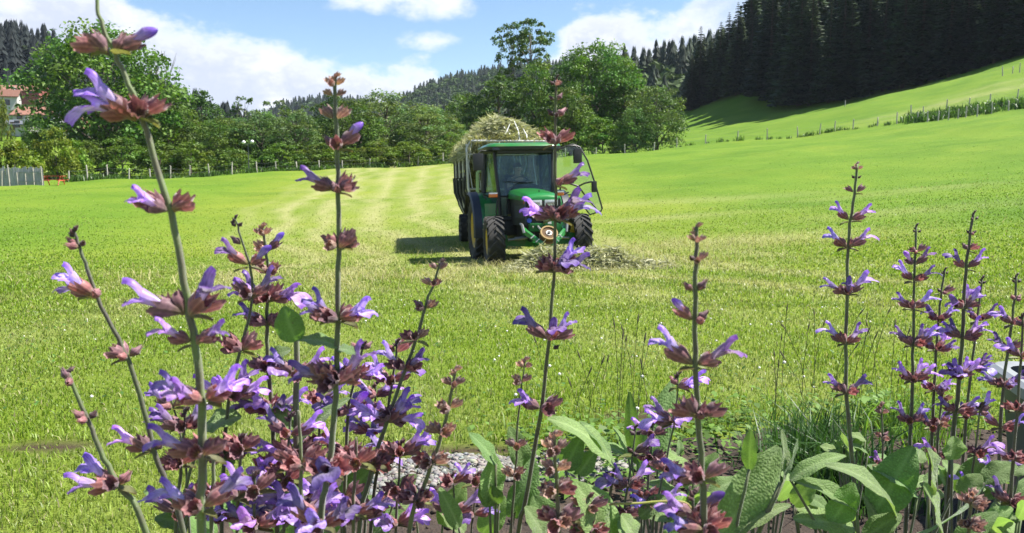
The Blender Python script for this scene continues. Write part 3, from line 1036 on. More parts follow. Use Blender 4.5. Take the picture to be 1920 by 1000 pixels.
left = [(127, 72), (162, 73), (200, 75), (240, 76), (280, 78), (318, 79), (354, 80), (391, 81), (434, 82), (481, 84), (517, 85), (556, 86), (598, 87), (641, 88), (694, 90), (740, 92), (784, 93), (831, 95), (880, 97)]
pasture_fence('pasture_fence', [gp(*a) for a in left], 'pale post and wire fence along the trees at the far left edge of meadow', 1.0)
right = [(1060, 100), (1118, 100), (1171, 101), (1226, 100), (1268, 101), (1322, 100), (1382, 99), (1437, 98), (1494, 97), (1535, 96), (1563, 96), (1597, 95), (1642, 94), (1678, 93), (1717, 92)]
low = right + [(1735, 89), (1755, 88), (1774, 87), (1792, 87), (1806, 87), (1827, 86), (1854, 86), (1885, 85), (1925, 83), (1975, 82)]
pasture_fence('pasture_fence', [gp(*a) for a in low], 'post and wire fence climbing the right meadow below the weedy strip', 1.05)
up = [(1704, 95.5), (1727, 96), (1769, 95), (1811, 94), (1850, 93), (1900, 91), (1918, 90), (1960, 88)]
pasture_fence('pasture_fence', [gp(*a) for a in up], 'shorter fence line of dark posts above the weedy strip', 1.1)
far = [(1580, 127), (1870, 113), (1888, 113), (1901, 112.5), (1916, 112), (1940, 111.5)]
pasture_fence('pasture_fence', [gp(*a) for a in far], 'few far posts on the sunlit slope close under the spruce wood', 1.0, 1)

# grey board fence at the left edge: each board its own part
x0, x1 = gp(-30, 66)[0], gp(80, 67)[0]
o = empty('board_fence', (x0, 66, H(x0, 66)), 0, 'old grey board fence at the left edge beside the red table', 'fence')
bmesh_ = MB(); bmesh_.box((0, 0, 1.05), (.17, .025, 2.1), ch=.006)
bme = bmesh_.mesh('board', M_OLDBOARD)
nb = 28
for i in range(nb):
    q = link('board', bme, o)
    xx = (x1 - x0) * i / (nb - 1)
    q.location = (xx, xx * .2, H(x0 + xx, 66 + xx * .2) - o.location.z)
    q.rotation_euler = (rnd.uniform(-.03, .03), rnd.uniform(-.03, .03), .2)
    q.scale = (1, 1, (.72 + .012 * (i % 5)) * rnd.uniform(.95, 1.06))
mb = MB()
for i in range(8):
    xx = (x1 - x0) * i / 7
    mb2 = MB(); mb2.tube([(xx, xx * .2 - .09, -.2), (xx + rnd.uniform(-.1, .1), xx * .2 - .09, rnd.uniform(1.0, 1.9))], [.06, .045], 7)
    mb2.build('post', M_POST, o, 40)
for zz in (.45, 1.2):
    mb = MB(); mb.box(((x1 - x0) / 2, (x1 - x0) * .1 + .03, zz), ((x1 - x0) * 1.02, .03, .08), Matrix.Translation((0, 0, 0)))
    r_ = mb.build('rail', M_OLDBOARD, o)
    r_.rotation_euler = (0, 0, 0)

# red table with benches
M_RED = simple('red_paint', (.50, .085, .05), .6, scale=3, var=.2, dirt=(.35, .16, .11))
bx_, by_ = gp(98, 68)
o = empty('picnic_table', (bx_, by_, H(bx_, by_)), .1, 'red picnic table standing at the meadow edge on the left', 'picnic table')
for k in range(4):
    b = MB(); b.box((0, -.3 + .2 * k, .76), (1.7, .17, .04), ch=.006); b.build('plank', M_RED, o)
for s in (-1, 1):
    for k in range(2):
        b = MB(); b.box((0, s * (.72 + .17 * k - .08), .45), (1.7, .14, .04), ch=.006); b.build('bench_plank', M_RED, o)
    b = MB()
    for t_ in (-1, 1):
        b.tube([(s * .62, t_ * .15, .74), (s * .62, t_ * .65, .0)], .045, 6)
    b.box((s * .62, 0, .40), (.06, 1.5, .08)); b.build('leg', M_RED, o)

# weedy strip between the two fence lines on the right, weeds along the fences
def tufts(name, spots, label, seed, blades=26, h=.5, wdt=.02, colour=(.06, .12, .02), cat='weeds', spread=.22):
    """loose clumps of long blades; spots: (x,y,scale)"""
    r = np.random.default_rng(seed)
    sp_ = np.array(spots)
    n = len(sp_) * blades
    b = np.repeat(sp_, blades, 0)
    rad = spread * b[:, 2]
    x = b[:, 0] + r.normal(0, 1, n) * rad; y = b[:, 1] + r.normal(0, 1, n) * rad
    z = Hn(x, y) - .02
    hh = h * b[:, 2] * r.uniform(.4, 1.2, n)
    V, Q, T_, cc = blade_arrays(x, y, z, hh, wdt * b[:, 2], r, colour, .9)
    return tag(link(name, mesh_np(name, V, [Q, T_], M_GRASS, cc)), label, cat, None, 'stuff')


def blade_arrays(x, y, z, h, w_, r, colour, lean=.6, droop=.35):
    n = len(x)
    a = r.uniform(0, 6.283, n)
    ln = np.abs(r.normal(0, lean * .5, n)) + .05
    dxx, dyy = np.cos(a), np.sin(a)
    fa = a + PI / 2 + r.normal(0, .5, n)
    wx, wy = np.cos(fa) * w_ / 2, np.sin(fa) * w_ / 2
    mx, my, mz = x + dxx * h * ln * .4, y + dyy * h * ln * .4, z + h * .6
    tx, ty, tz = x + dxx * h * ln * (1 + droop), y + dyy * h * ln * (1 + droop), z + h * np.clip(1.05 - ln * droop, .45, 1.1)
    V = np.stack([np.stack([x - wx, y - wy, z], -1), np.stack([x + wx, y + wy, z], -1), np.stack([mx + wx * .8, my + wy * .8, mz], -1),
                  np.stack([mx - wx * .8, my - wy * .8, mz], -1), np.stack([tx, ty, tz], -1)], 1)
    k = np.arange(n)[:, None] * 5
    Q = k + np.array([[0, 1, 2, 3]]); T_ = k + np.array([[3, 2, 4]])
    c = np.asarray(colour, float)
    if c.ndim == 1:
        c = np.tile(c, (n, 1))
    c = c * r.uniform(.58, 1.55, (n, 1))
    cc = np.repeat(c[:, None], 5, 1) * np.array([1, 1, 1, 1, 1.0])[None, :, None]
    return V.reshape(-1, 3), Q, T_, cc.reshape(-1, 3)


def grass_mat():
    m, t = mat('grass_blade')
    a = t.n('ShaderNodeAttribute', dict(attribute_name='tone'))
    p = t.n('ShaderNodeBsdfPrincipled', Base_Color=a.outputs['Color'], Roughness=.45)
    p.inputs['Specular IOR Level'].default_value = .35
    tr = t.n('ShaderNodeBsdfTranslucent', Color=t.mix(1.0, a.outputs['Color'], (1.25, 1.3, .7), 'MULTIPLY'))
    finish(t, t.n('ShaderNodeMixShader', Fac=.38, i1=p.outputs[0], i2=tr.outputs[0]))
    return m


M_GRASS = grass_mat()
fr = random.Random(5)
sp1 = []
for i in range(150):
    q = fr.random()
    px = 1700 + 260 * q
    x, y = gp(px, np.interp(px, [1700, 1735, 1800, 1960], [93.5, 92, 90.5, 86]) + fr.uniform(-2.5, 2.5))
    sp1.append((x, y, fr.uniform(1.2, 2.4)))
tufts('weed_strip', sp1, 'strip of dark tall weeds between the two fence lines on the right', 3, 26, .42, .06, (.055, .115, .02))
sp2 = []
for line in (left, right):
    pts_ = [gp(*a) for a in line]
    for a, b in zip(pts_[:-1], pts_[1:]):
        for k in range(7 if line is left else 3):
            q = fr.random()
            sp2.append((a[0] + (b[0] - a[0]) * q + fr.uniform(-.5, .5), a[1] + (b[1] - a[1]) * q + fr.uniform(-.4, .9), fr.uniform(.6, 1.6)))
tufts('fence_weeds', sp2, 'uncut grass and weeds growing along the fence posts', 4, 34, .45, .06, (.06, .12, .022))

# ------------------------------------------------------------------ village on the left slope
M_ROOF = simple('clay_tiles', (.25, .12, .082), .85, scale=2, var=.3)
M_ROOF_BROWN = simple('brown_tiles', (.16, .075, .05), .85, scale=2, var=.3)
M_SLATE = simple('slate', (.12, .13, .15), .7, scale=2, var=.25)
M_WALL = simple('white_render', (.46, .45, .42), .9, scale=1, var=.08)
M_WALL_GREY = simple('grey_render', (.36, .37, .38), .9, scale=1, var=.12)
M_WALL_RED = simple('red_boarding', (.28, .085, .075), .9, scale=1, var=.2)
M_PANE = simple('window_glass', (.03, .04, .05), .1, spec=.6)
M_TIMBER = simple('brown_timber', (.15, .09, .055), .85, scale=2, var=.3)


def house(px, py_ground, Y, wd, dp, hw, hr, rz, wall_m, roof_m, label, nwin=3, rows=1, door=True):
    x, y = gp(px, Y)
    z = at(px, py_ground, Y)[2]
    o = empty('house', (x, y, z), rz, label, 'house', 'houses of the village on the left')
    b = MB(); b.box((0, 0, hw / 2 - 2), (wd, dp, hw + 4)); w_ = b.build('wall', wall_m, o)
    g = MB()
    for s in (-1, 1):
        pass
    g.prism([(-wd / 2 + .01, hw), (wd / 2 - .01, hw), (wd / 2 - .01, hw + .02), (-wd / 2 + .01, hw + .02)], -dp / 2 + .02, dp / 2 - .02)
    # gable walls
    gb = MB(); gb.add([(-wd / 2 + .02, -dp / 2 + .02, hw), (-wd / 2 + .02, dp / 2 - .02, hw), (-wd / 2 + .02, 0, hw + hr - .1), (wd / 2 - .02, -dp / 2 + .02, hw), (wd / 2 - .02, dp / 2 - .02, hw), (wd / 2 - .02, 0, hw + hr - .1)],
                      [(0, 1, 2), (3, 5, 4), (0, 2, 5, 3), (1, 4, 5, 2)])
    gb.build('gable', wall_m, o)
    e = .5
    k = hr / (dp / 2)
    rf = MB()
    for s in (-1, 1):
        rf.add([(-wd / 2 - e, s * (dp / 2 + e), hw - k * e), (wd / 2 + e, s * (dp / 2 + e), hw - k * e), (wd / 2 + e, 0, hw + hr), (-wd / 2 - e, 0, hw + hr),
                (-wd / 2 - e, s * (dp / 2 + e), hw - k * e + .22), (wd / 2 + e, s * (dp / 2 + e), hw - k * e + .22), (wd / 2 + e, 0, hw + hr + .22), (-wd / 2 - e, 0, hw + hr + .22)],
               [(0, 1, 2, 3), (7, 6, 5, 4), (0, 4, 5, 1), (1, 5, 6, 2), (2, 6, 7, 3), (3, 7, 4, 0)])
    roof = rf.build('roof', roof_m, o)
    ch = MB(); ch.box((wd * .22, .6, hw + hr + .2), (.6, .6, 1.6)); ch.build('chimney', wall_m, roof)
    for q in range(rows):
        for i in range(nwin):
            xx = -wd / 2 + wd * (i + .5) / nwin
            f = MB(); f.box((xx, -dp / 2 - .02, 1.6 + 2.7 * q), (1.15, .1, 1.35), ch=.02)
            fo = f.build('window', M_TIMBER, o)
            p_ = MB(); p_.box((xx, -dp / 2 - .075, 1.6 + 2.7 * q), (.95, .04, 1.15)); p_.build('pane', M_PANE, fo)
    if door:
        d = MB(); d.box((wd * .08, -dp / 2 - .03, 1.0), (.95, .08, 2.0)); d.build('door', M_TIMBER, o)
    return o


house(82, 234, 178, 8.5, 6.5, 1.9, 1.7, .05, M_WALL_GREY, M_ROOF, 'long low house with orange tiled roof and grey walls')
house(25, 206, 205, 4.2, 5, 3.2, 1.6, .35, M_WALL, M_ROOF_BROWN, 'white house with one dark window under a brown roof', 1, 1, False)
house(48, 184, 225, 12, 7, 1.6, 1.6, .12, M_WALL_RED, M_ROOF, 'long barn with a pale orange roof highest in the village')
house(153, 248, 172, 3.6, 4, 2.4, 1.6, .1, M_WALL_RED, M_ROOF_BROWN, 'small red boarded house left of the maple trunk', 2, 1, False)
house(40, 250, 160, 6, 5, 1.5, .9, -.1, M_WALL, M_SLATE, 'low white house with a slate roof among lime bushes', 2)
house(150, 264, 165, 3.6, 4, 1.8, 1.0, -.1, M_WALL_GREY, M_ROOF, 'little white cottage with orange roof under the maple', 1)
# slim chapel turret
x, y = gp(125, 182); z = at(125, 222, 182)[2]
o = empty('turret', (x, y, z), .2, 'small white turret with a pointed slate cap beside the orange roof', 'turret')
b = MB(); b.box((0, 0, 0), (1.3, 1.3, 3.4)); b.build('wall', M_WALL, o)
b = MB(); b.loft([[(-.85, -.85, 1.7), (.85, -.85, 1.7), (.85, .85, 1.7), (-.85, .85, 1.7)], [(-.3, -.3, 2.6), (.3, -.3, 2.6), (.3, .3, 2.6), (-.3, .3, 2.6)], [(-.03, -.03, 4.3), (.03, -.03, 4.3), (.03, .03, 4.3), (-.03, .03, 4.3)]]); b.build('roof', M_SLATE, o)
# twin globe lamp by the path behind the trees
M_GLOBE = simple('white_globe', (.8, .8, .78), .3, var=.03)
M_POLE = simple('lamp_pole', (.10, .11, .11), .5, .6)
x, y = gp(466, 86); z = H(x, y)
o = empty('street_lamp', (x, y, z), 0, 'lamp post with two white globes in front of the trees', 'street lamp')
hz = at(466, 268, 86)[2] - z
b = MB(); b.tube([(0, 0, -.2), (0, 0, hz - .1)], [.06, .04], 8); b.tube([(-.45, 0, hz - .25), (0, 0, hz - .1), (.45, 0, hz - .25)], .025, 6); b.build('pole', M_POLE, o, 40)
for s in (-1, 1):
    b = MB(); b.lathe([(.01, -.19), (.10, -.16), (.17, -.08), (.19, 0), (.17, .08), (.10, .16), (.01, .19)], 14, Matrix.Translation((s * .45, 0, hz + (.05 if s < 0 else .12))) @ Matrix.Rotation(PI / 2, 4, 'Y')); b.build('globe', M_GLOBE, o, 60)

# ------------------------------------------------------------------ meadow grass: real blades near, thinning out
def scatter_field(n, y0, y1, seed, umax=.78):
    r = np.random.default_rng(seed)
    k = r.uniform(0, 1, n)
    y = y0 * (y1 / y0) ** k
    x = r.uniform(-umax, umax, n) * (y + .6)
    return x, y, r


def grass_colour(x, y, r):
    pale = np.clip(tint(x, y) * r.uniform(.55, 1.35, len(x)), 0, 1)[:, None]; ls = lush(x, y)[:, None]
    v = fbm(x * 1.6, y * 1.6, 51)[:, None]
    g = np.array([[.118, .198, .014]]) * (1 - v) + np.array([[.188, .268, .026]]) * v
    l_ = np.array([[.085, .160, .010]]) * (1 - v) + np.array([[.125, .215, .016]]) * v
    d = np.array([[.225, .245, .075]]) * (1 - v) + np.array([[.375, .36, .18]]) * v
    c = g * (1 - ls) + l_ * ls
    c = c * (1 - pale) + d * pale
    dead = (r.uniform(0, 1, len(x)) < .09)[:, None]
    return np.where(dead, np.array([[.30, .275, .14]]), c)


def sward(name, n, y0, y1, hm, wk, seed, label, lean=.9, fade=None):
    x, y, r = scatter_field(n, y0, y1, seed)
    keep = (y > bed_edge(x) + .02 - .03 * r.uniform(-1, 1, len(x)))
    d = soil_mask(x, y)
    keep &= (r.uniform(0, 1, len(x)) > d * .9)
    if fade:
        keep &= r.uniform(0, 1, len(x)) > (y - fade[0]) / (fade[1] - fade[0])
    x, y = x[keep], y[keep]
    z = Hn(x, y) - .008
    dist = np.hypot(x, y)
    h = hm * r.uniform(.45, 1.25, len(x)) * (.7 + .6 * fbm(x * .9, y * .9, 71)) * np.clip(.5 + .05 * y + (dist < 3) * .1, .62, 1.1)
    wd = wk * (dist / 4.0) ** .75 * r.uniform(.6, 1.3, len(x))
    V, Q, T_, cc = blade_arrays(x, y, z, h, wd, r, grass_colour(x, y, r), lean)
    return tag(link(name, mesh_np(name, V, [Q, T_], M_GRASS, cc)), label, 'grass', None, 'stuff')


sward('short_grass', 240000, 1.3, 7.0, .040, .0050, 11, 'short mown grass with straw bits nearest the garden bed')
sward('meadow_grass', 200000, 6.5, 40, .048, .0060, 12, 'mown meadow grass around the tractor', fade=(13, 40))
sward('far_grass', 90000, 15, 80, .026, .0070, 13, 'mown grass of the far meadow up to the fences', fade=(30, 80))
# taller uncut blades right at the bed edge
gr = random.Random(8)
spots = []
for i in range(130):
    x = gr.uniform(-.1, 2.6)
    spots.append((x, float(bed_edge(x)) + gr.uniform(-.03, .35) , gr.uniform(.35, .9)))
tufts('edge_grass', spots, 'taller uncut blades along the meadow side of the bed', 9, 9, .13, .0055, (.15, .24, .034), 'grass', .07)
# ------------------------------------------------------------------ tractor
M_GREEN = simple('tractor_green', (.014, .175, .028), .32, var=.12, scale=3, coat=.4, dirt=(.10, .15, .05))
M_GREEN2 = simple('chassis_green', (.014, .145, .028), .5, var=.2, scale=4, dirt=(.11, .12, .06))
M_BLACK = simple('black_plastic', (.016, .016, .017), .5, var=.25, scale=5, dirt=(.05, .048, .04))
M_DARKBLUE = simple('dark_fender_plastic', (.020, .024, .036), .45, var=.2, scale=4, dirt=(.06, .058, .05))
M_RUBBER = simple('tyre_rubber', (.030, .029, .028), .85, var=.3, scale=9, bump=.3, dirt=(.11, .10, .075))
M_YELLOW = simple('rim_yellow', (.55, .36, .03), .5, var=.15, scale=5, dirt=(.20, .17, .08))
M_STEEL = simple('bare_steel', (.34, .33, .31), .45, .8, var=.25, scale=8)
M_RUST = simple('rusty_brown', (.11, .062, .025), .8, .2, var=.4, scale=12)
M_OCHRE = simple('worn_ochre', (.27, .18, .065), .7, .1, var=.3, scale=12)
M_WHITE = simple('white_paint', (.75, .75, .73), .5, var=.05, scale=5)
M_ORANGE = simple('orange_lens', (.80, .20, .03), .25, var=.1, spec=.6)
M_LENS = simple('lamp_lens', (.62, .65, .66), .12, var=.15, scale=20, spec=.8)
M_MIRROR = simple('mirror_glass', (.5, .55, .6), .05, 1.0, var=.05)
M_SEAT = simple('seat_fabric', (.035, .035, .032), .9, var=.2, scale=10)
M_CREAM = simple('cream_panel', (.55, .50, .40), .6, var=.1)
M_PLATEBLUE = simple('plate_blue', (.02, .06, .35), .5)


def glass_mat(name, tintc=(.80, .90, .87), refl=.10):
    m, t = mat(name)
    lw = t.n('ShaderNodeLayerWeight', Blend=.25)
    tr = t.n('ShaderNodeBsdfTransparent', Color=(*tintc, 1))
    gl = t.n('ShaderNodeBsdfGlossy', Color=(.95, .97, 1, 1), Roughness=.02)
    dn = t.n('ShaderNodeBsdfDiffuse', Color=(.45, .5, .46, 1))
    tc = t.n('ShaderNodeTexCoord')
    nz = t.n('ShaderNodeTexNoise', Vector=tc.outputs['Object'], Scale=3.0, Detail=6.0)
    a = t.n('ShaderNodeMixShader', Fac=t.mrange(nz.outputs[0], .4, .75, .015, .07), i1=tr.outputs[0], i2=dn.outputs[0])
    f = t.math('ADD', t.math('MULTIPLY', lw.outputs['Fresnel'], .8), refl, clamp=True)
    finish(t, t.n('ShaderNodeMixShader', Fac=f, i1=a.outputs[0], i2=gl.outputs[0]))
    return m


M_GLASS = glass_mat('cab_glass', (.72, .82, .79), refl=.02)
M_DOORGLASS = glass_mat('door_glass', (.86, .93, .90), .02)

TX, TY = .55, 17.05
T_YAW = R(11)
zl, zr_ = H(TX - .93, TY - .18), H(TX + .93, TY + .18)
zb = H(TX - .4, TY + 2.1)
tractor = empty('tractor', (TX, TY, (zl + zr_) / 2 - .06), 0, 'green tractor with an open glass door driving towards the sage', 'tractor')
tractor.rotation_euler = (math.atan2(zb - (zl + zr_) / 2, 2.1), -math.atan2(zr_ - zl, 1.86), T_YAW)


def tyre_mesh(rad, width, rim_r, nl, lug_h):
    b = MB()
    w2 = width / 2
    prof = [(rim_r, -w2 * .72), (rim_r + .03, -w2 * .86), ((rad + rim_r) / 2, -w2), (rad - lug_h - .05, -w2 * .97), (rad - lug_h, -w2 * .82), (rad - lug_h + .012, 0),
            (rad - lug_h, w2 * .82), (rad - lug_h - .05, w2 * .97), ((rad + rim_r) / 2, w2), (rim_r + .03, w2 * .86), (rim_r, w2 * .72)]
    b.lathe(prof, 44, close=True)
    # chevron lugs: each a curved bar from the middle of the tread to the shoulder
    for s in (-1, 1):
        for i in range(nl):
            t0 = 2 * PI * (i + (0 if s < 0 else .5)) / nl
            sw = .60 * 2 * PI / nl * 1.9
            vs = []
            seg = [(-.04, 0.0), (.35, .32), (.70, .72), (1.0, 1.0), (1.02, 1.05)]
            th = 2 * PI / nl * .20
            for j, (u, q) in enumerate(seg):
                x = s * u * w2
                a = t0 + sw * q
                hi = rad if u < .9 else rad - .012
                if j == 4: hi = rad - lug_h * 2.2
                lo = rad - lug_h - (.03 if u < .9 else .07)
                for da in (-th, th):
                    vs.append((x, math.cos(a + da) * lo, math.sin(a + da) * lo))
                for da in (th * .75, -th * .75):
                    vs.append((x, math.cos(a + da) * hi, math.sin(a + da) * hi))
            fs = [(0, 1, 2, 3), (19, 18, 17, 16)]
            for j in range(4):
                for k in range(4):
                    fs.append((j * 4 + k, j * 4 + (k + 1) % 4, j * 4 + 4 + (k + 1) % 4, j * 4 + 4 + k))
            b.add(vs, fs)
    return b.mesh('tyre', M_RUBBER, 35)


def rim_mesh(r, width):
    b = MB()
    w2 = width / 2
    for s in (-1, 1):
        b.lathe([(r + .012, s * w2 * .74), (r - .01, s * w2 * .78), (r - .05, s * w2 * .62), (r - .08, s * w2 * .30), (r * .45, s * w2 * .25), (r * .40, s * w2 * .38), (.01, s * w2 * .38)], 30)
        for k in range(8):
            a = k * PI / 4
            b.box((s * w2 * .4, math.cos(a) * r * .28, math.sin(a) * r * .28), (.04, .035, .035))
    return b.mesh('rim', M_YELLOW, 35)


def wheel(parent, x, y, r, width, rim_r, nl, lug, roll, steer=0, name='wheel', rimm=None):
    o = link(name, tyre_mesh(r, width, rim_r, nl, lug), parent)
    o.location = (x, y, r); o.rotation_euler = (roll, 0, steer)
    q = link('rim', rim_mesh(rim_r, width), o)
    if rimm:
        q.data.materials.clear(); q.data.materials.append(rimm)
    return o


wheel(tractor, -.93, 0, .545, .37, .31, 19, .040, .10, R(-3), 'front_wheel')
wheel(tractor, .93, 0, .545, .37, .31, 19, .040, .31, R(-3), 'front_wheel')
wheel(tractor, -.88, 2.12, .76, .44, .44, 21, .045, .2, 0, 'rear_wheel')
wheel(tractor, .88, 2.12, .76, .44, .44, 21, .045, .5, 0, 'rear_wheel')

# chassis, engine, axle
b = MB(); b.box((0, .9, .78), (.46, 2.9, .50), ch=.04); b.box((0, 2.1, .76), (1.3, .34, .34), ch=.05); b.box((0, .25, .98), (.52, 1.2, .3), ch=.04)
b.build('engine_block', M_BLACK, tractor, 40)
b = MB(); b.loft([[(x, -.12, z0), (x, .12, z0), (x, .12, z1), (x, -.12, z1)] for x, z0, z1 in ((-.78, .47, .60), (-.45, .44, .60), (-.2, .42, .68), (.2, .42, .68), (.45, .44, .60), (.78, .47, .60))])
b.build('front_axle', M_GREEN2, tractor, 40)
for s in (-1, 1):
    b = MB(); b.box((s * .74, 0, .54), (.16, .26, .30), ch=.04); b.tube([(s * .76, 0, .54), (s * .93, 0, .545)], .11, 12); b.build('axle_hub', M_GREEN2, tractor, 40)
    b = MB(); b.tube([(s * .2, -.16, .62), (s * .66, -.17, .58)], .025, 8); b.tube([(s * .3, -.16, .61), (s * .52, -.165, .60)], .042, 8); b.build('steering_ram', M_STEEL, tractor, 40)

# bonnet
secs = []
for y, hw, top, bot, rnd_ in ((-.66, .30, 1.445, 1.39, .03), (-.62, .335, 1.495, 1.38, .06), (-.50, .355, 1.535, 1.38, .08), (-.1, .37, 1.58, 1.40, .09), (.5, .385, 1.635, 1.43, .10), (1.12, .395, 1.67, 1.45, .10)):
    sec = [(-hw, y, bot), (-hw - .006, y, (top + bot) / 2), (-hw, y, top - rnd_), (-hw + rnd_ * .35, y, top - rnd_ * .35), (-hw + rnd_ * 1.1, y, top - .012), (-hw * .3, y, top + .008), (hw * .3, y, top + .008),
           (hw - rnd_ * 1.1, y, top - .012), (hw - rnd_ * .35, y, top - rnd_ * .35), (hw, y, top - rnd_), (hw + .006, y, (top + bot) / 2), (hw, y, bot)]
    secs.append(sec)
b = MB(); b.loft(secs); b.build('bonnet', M_GREEN, tractor, 50)
b = MB(); b.tube([(0, -.3, 1.545), (0, -.3, 1.60)], .012, 6); b.build('bonnet_badge', M_BLACK, tractor)
# nose: dark grille body with side cheeks
b = MB()
b.loft([[(-.335, y, .86), (.335, y, .86), (.350, y, z), (-.350, y, z)] for y, z in ((-.60, 1.42), (-.1, 1.44), (1.1, 1.48))])
b.build('engine_cowl', M_BLACK, tractor, 40)
for s in (-1, 1):
    b = MB(); b.prism([(s * .352, .90), (s * .372, .90), (s * .372, 1.40), (s * .345, 1.44)], -.64, -.55); b.build('grille_cheek', M_DARKBLUE, tractor, 40)
    b = MB()
    b.box((s * .355, .05, 1.16), (.02, 1.0, .26), ch=.008)
    b.build('side_screen', M_DARKBLUE, tractor)
for k in range(8):
    b = MB(); b.box((0, -.622, .93 + .042 * k), (.52, .02, .016)); b.build('grille_slat', M_BLACK, tractor)
# headlamps under the bonnet lip
b = MB(); b.box((0, -.625, 1.335), (.66, .05, .16), ch=.015); b.build('headlight_panel', M_BLACK, tractor, 40)
for s in (-1, 1):
    b = MB(); b.box((s * .165, -.655, 1.335), (.27, .03, .125), ch=.02); hl = b.build('headlight', M_LENS, tractor, 40)
    b = MB(); b.box((s * .165, -.674, 1.335), (.18, .01, .05), ch=.01); b.build('reflector', M_STEEL, hl, 40)
    b = MB(); b.box((s * .36, -.5, 1.36), (.012, .12, .07)); b.build('side_light', M_ORANGE, tractor)
# number plate, two lines
b = MB(); b.box((-.09, -.645, 1.135), (.26, .012, .20), ch=.004); pl = b.build('number_plate', M_WHITE, tractor)
b = MB(); b.box((-.195, -.653, 1.185), (.035, .004, .075)); b.build('plate_band', M_PLATEBLUE, pl)
def text_mesh(s, size, m, ext=.001):
    c = bpy.data.curves.new('t', 'FONT'); c.body = s; c.size = size; c.extrude = ext; c.align_x = 'CENTER'
    o = bpy.data.objects.new('t', c); COL.objects.link(o)
    dg = C.evaluated_depsgraph_get()
    me = bpy.data.meshes.new_from_object(o.evaluated_get(dg))
    bpy.data.objects.remove(o)
    me.materials.clear(); me.materials.append(m)
    return me
for txt, zz, xx in (('RO', 1.155, -.075), ('EK', 1.065, -.09)):
    q = link('plate_lettering', text_mesh(txt, .095, M_BLACK), pl); q.location = (xx, -.653, zz); q.rotation_euler = (PI / 2, 0, 0)
b = MB(); b.tube([(-.30, -.64, .985), (-.30, -.66, .985)], .05, 12); b.build('round_sticker', M_PLATEBLUE, tractor)

# front linkage with the belt pulley
b = MB()
b.box((0, -.62, .84), (.62, .14, .16), ch=.02); b.box((.10, -.72, .90), (.20, .06, .24), ch=.015); b.box((-.20, -.70, .90), (.20, .05, .06), ch=.01)
b.build('linkage_frame', M_GREEN2, tractor, 40)
b = MB(); b.box((.10, -.755, .945), (.075, .012, .075), ch=.005); b.build('white_sticker', M_WHITE, tractor)
for s in (-1, 1):
    b = MB()
    b.loft([[(s * .42 - .03, -.60, .72), (s * .42 + .03, -.60, .72), (s * .42 + .03, -.60, .86), (s * .42 - .03, -.60, .86)],
            [(s * .40 - .03, -.78, .70), (s * .40 + .03, -.78, .70), (s * .40 + .03, -.78, .80), (s * .40 - .03, -.78, .80)],
            [(s * .12 - .03, -.98, .48), (s * .12 + .03, -.98, .48), (s * .12 + .03, -.98, .56), (s * .12 - .03, -.98, .56)]])
    arm = b.build('lift_arm', M_GREEN, tractor, 40)
    b = MB(); b.box((0, 0, 0), (.02, .012, .10), Matrix.Translation((s * .29, -.89, .665)) @ Matrix.Rotation(s * -.9, 4, 'Y')); b.box((0, 0, 0), (.02, .012, .10), Matrix.Translation((s * .20, -.94, .59)) @ Matrix.Rotation(s * -.9, 4, 'Y')); b.build('white_mark', M_WHITE, arm)
    b = MB(); b.tube([(s * .47, -.60, .92), (s * .47, -.74, .90), (s * .44, -.78, .74)], .03, 8); b.build('lift_ram', M_STEEL, tractor, 40)
b = MB()
b.loft([[(-.30, -.80, .56), (.30, -.80, .56), (.22, -.62, .50), (-.22, -.62, .50)], [(-.14, -1.0, .50), (.14, -1.0, .50), (.22, -.62, .42), (-.22, -.62, .42)]])
b.build('lower_plate', M_GREEN, tractor, 40)
PM_ = Matrix.Translation((.03, -.93, .69)) @ Matrix.Rotation(R(-42), 4, 'X') @ Matrix.Rotation(PI / 2, 4, 'Z')
b = MB(); b.lathe([(.02, .06), (.165, .06), (.165, -.06), (.02, -.06)], 30, PM_, True); pu = b.build('pulley', M_RUST, tractor, 35)
b = MB(); b.lathe([(.148, -.055), (.178, -.055), (.178, -.085), (.148, -.085)], 30, PM_, True); b.lathe([(.148, .055), (.178, .055), (.178, .085), (.148, .085)], 30, PM_, True); b.build('pulley_rim', M_OCHRE, pu, 35)
b = MB(); b.lathe([(.0, -.075), (.065, -.075), (.065, .075), (.0, .075)], 16, PM_); b.build('pulley_hub', M_STEEL, pu, 35)
b = MB(); b.lathe([(.0, -.095), (.03, -.095), (.03, .095), (.0, .095)], 12, PM_); b.build('shaft', M_BLACK, pu, 35)
b = MB(); b.tube([(-.1, -.6, .9), (-.14, -.74, .86), (-.1, -.8, .8)], .022, 7); b.tube([(-.22, -.6, .92), (-.25, -.76, .84)], .018, 7); b.tube([(.02, -.62, 1.0), (0, -.7, .95)], .02, 7); b.build('hose', M_STEEL, tractor, 40)

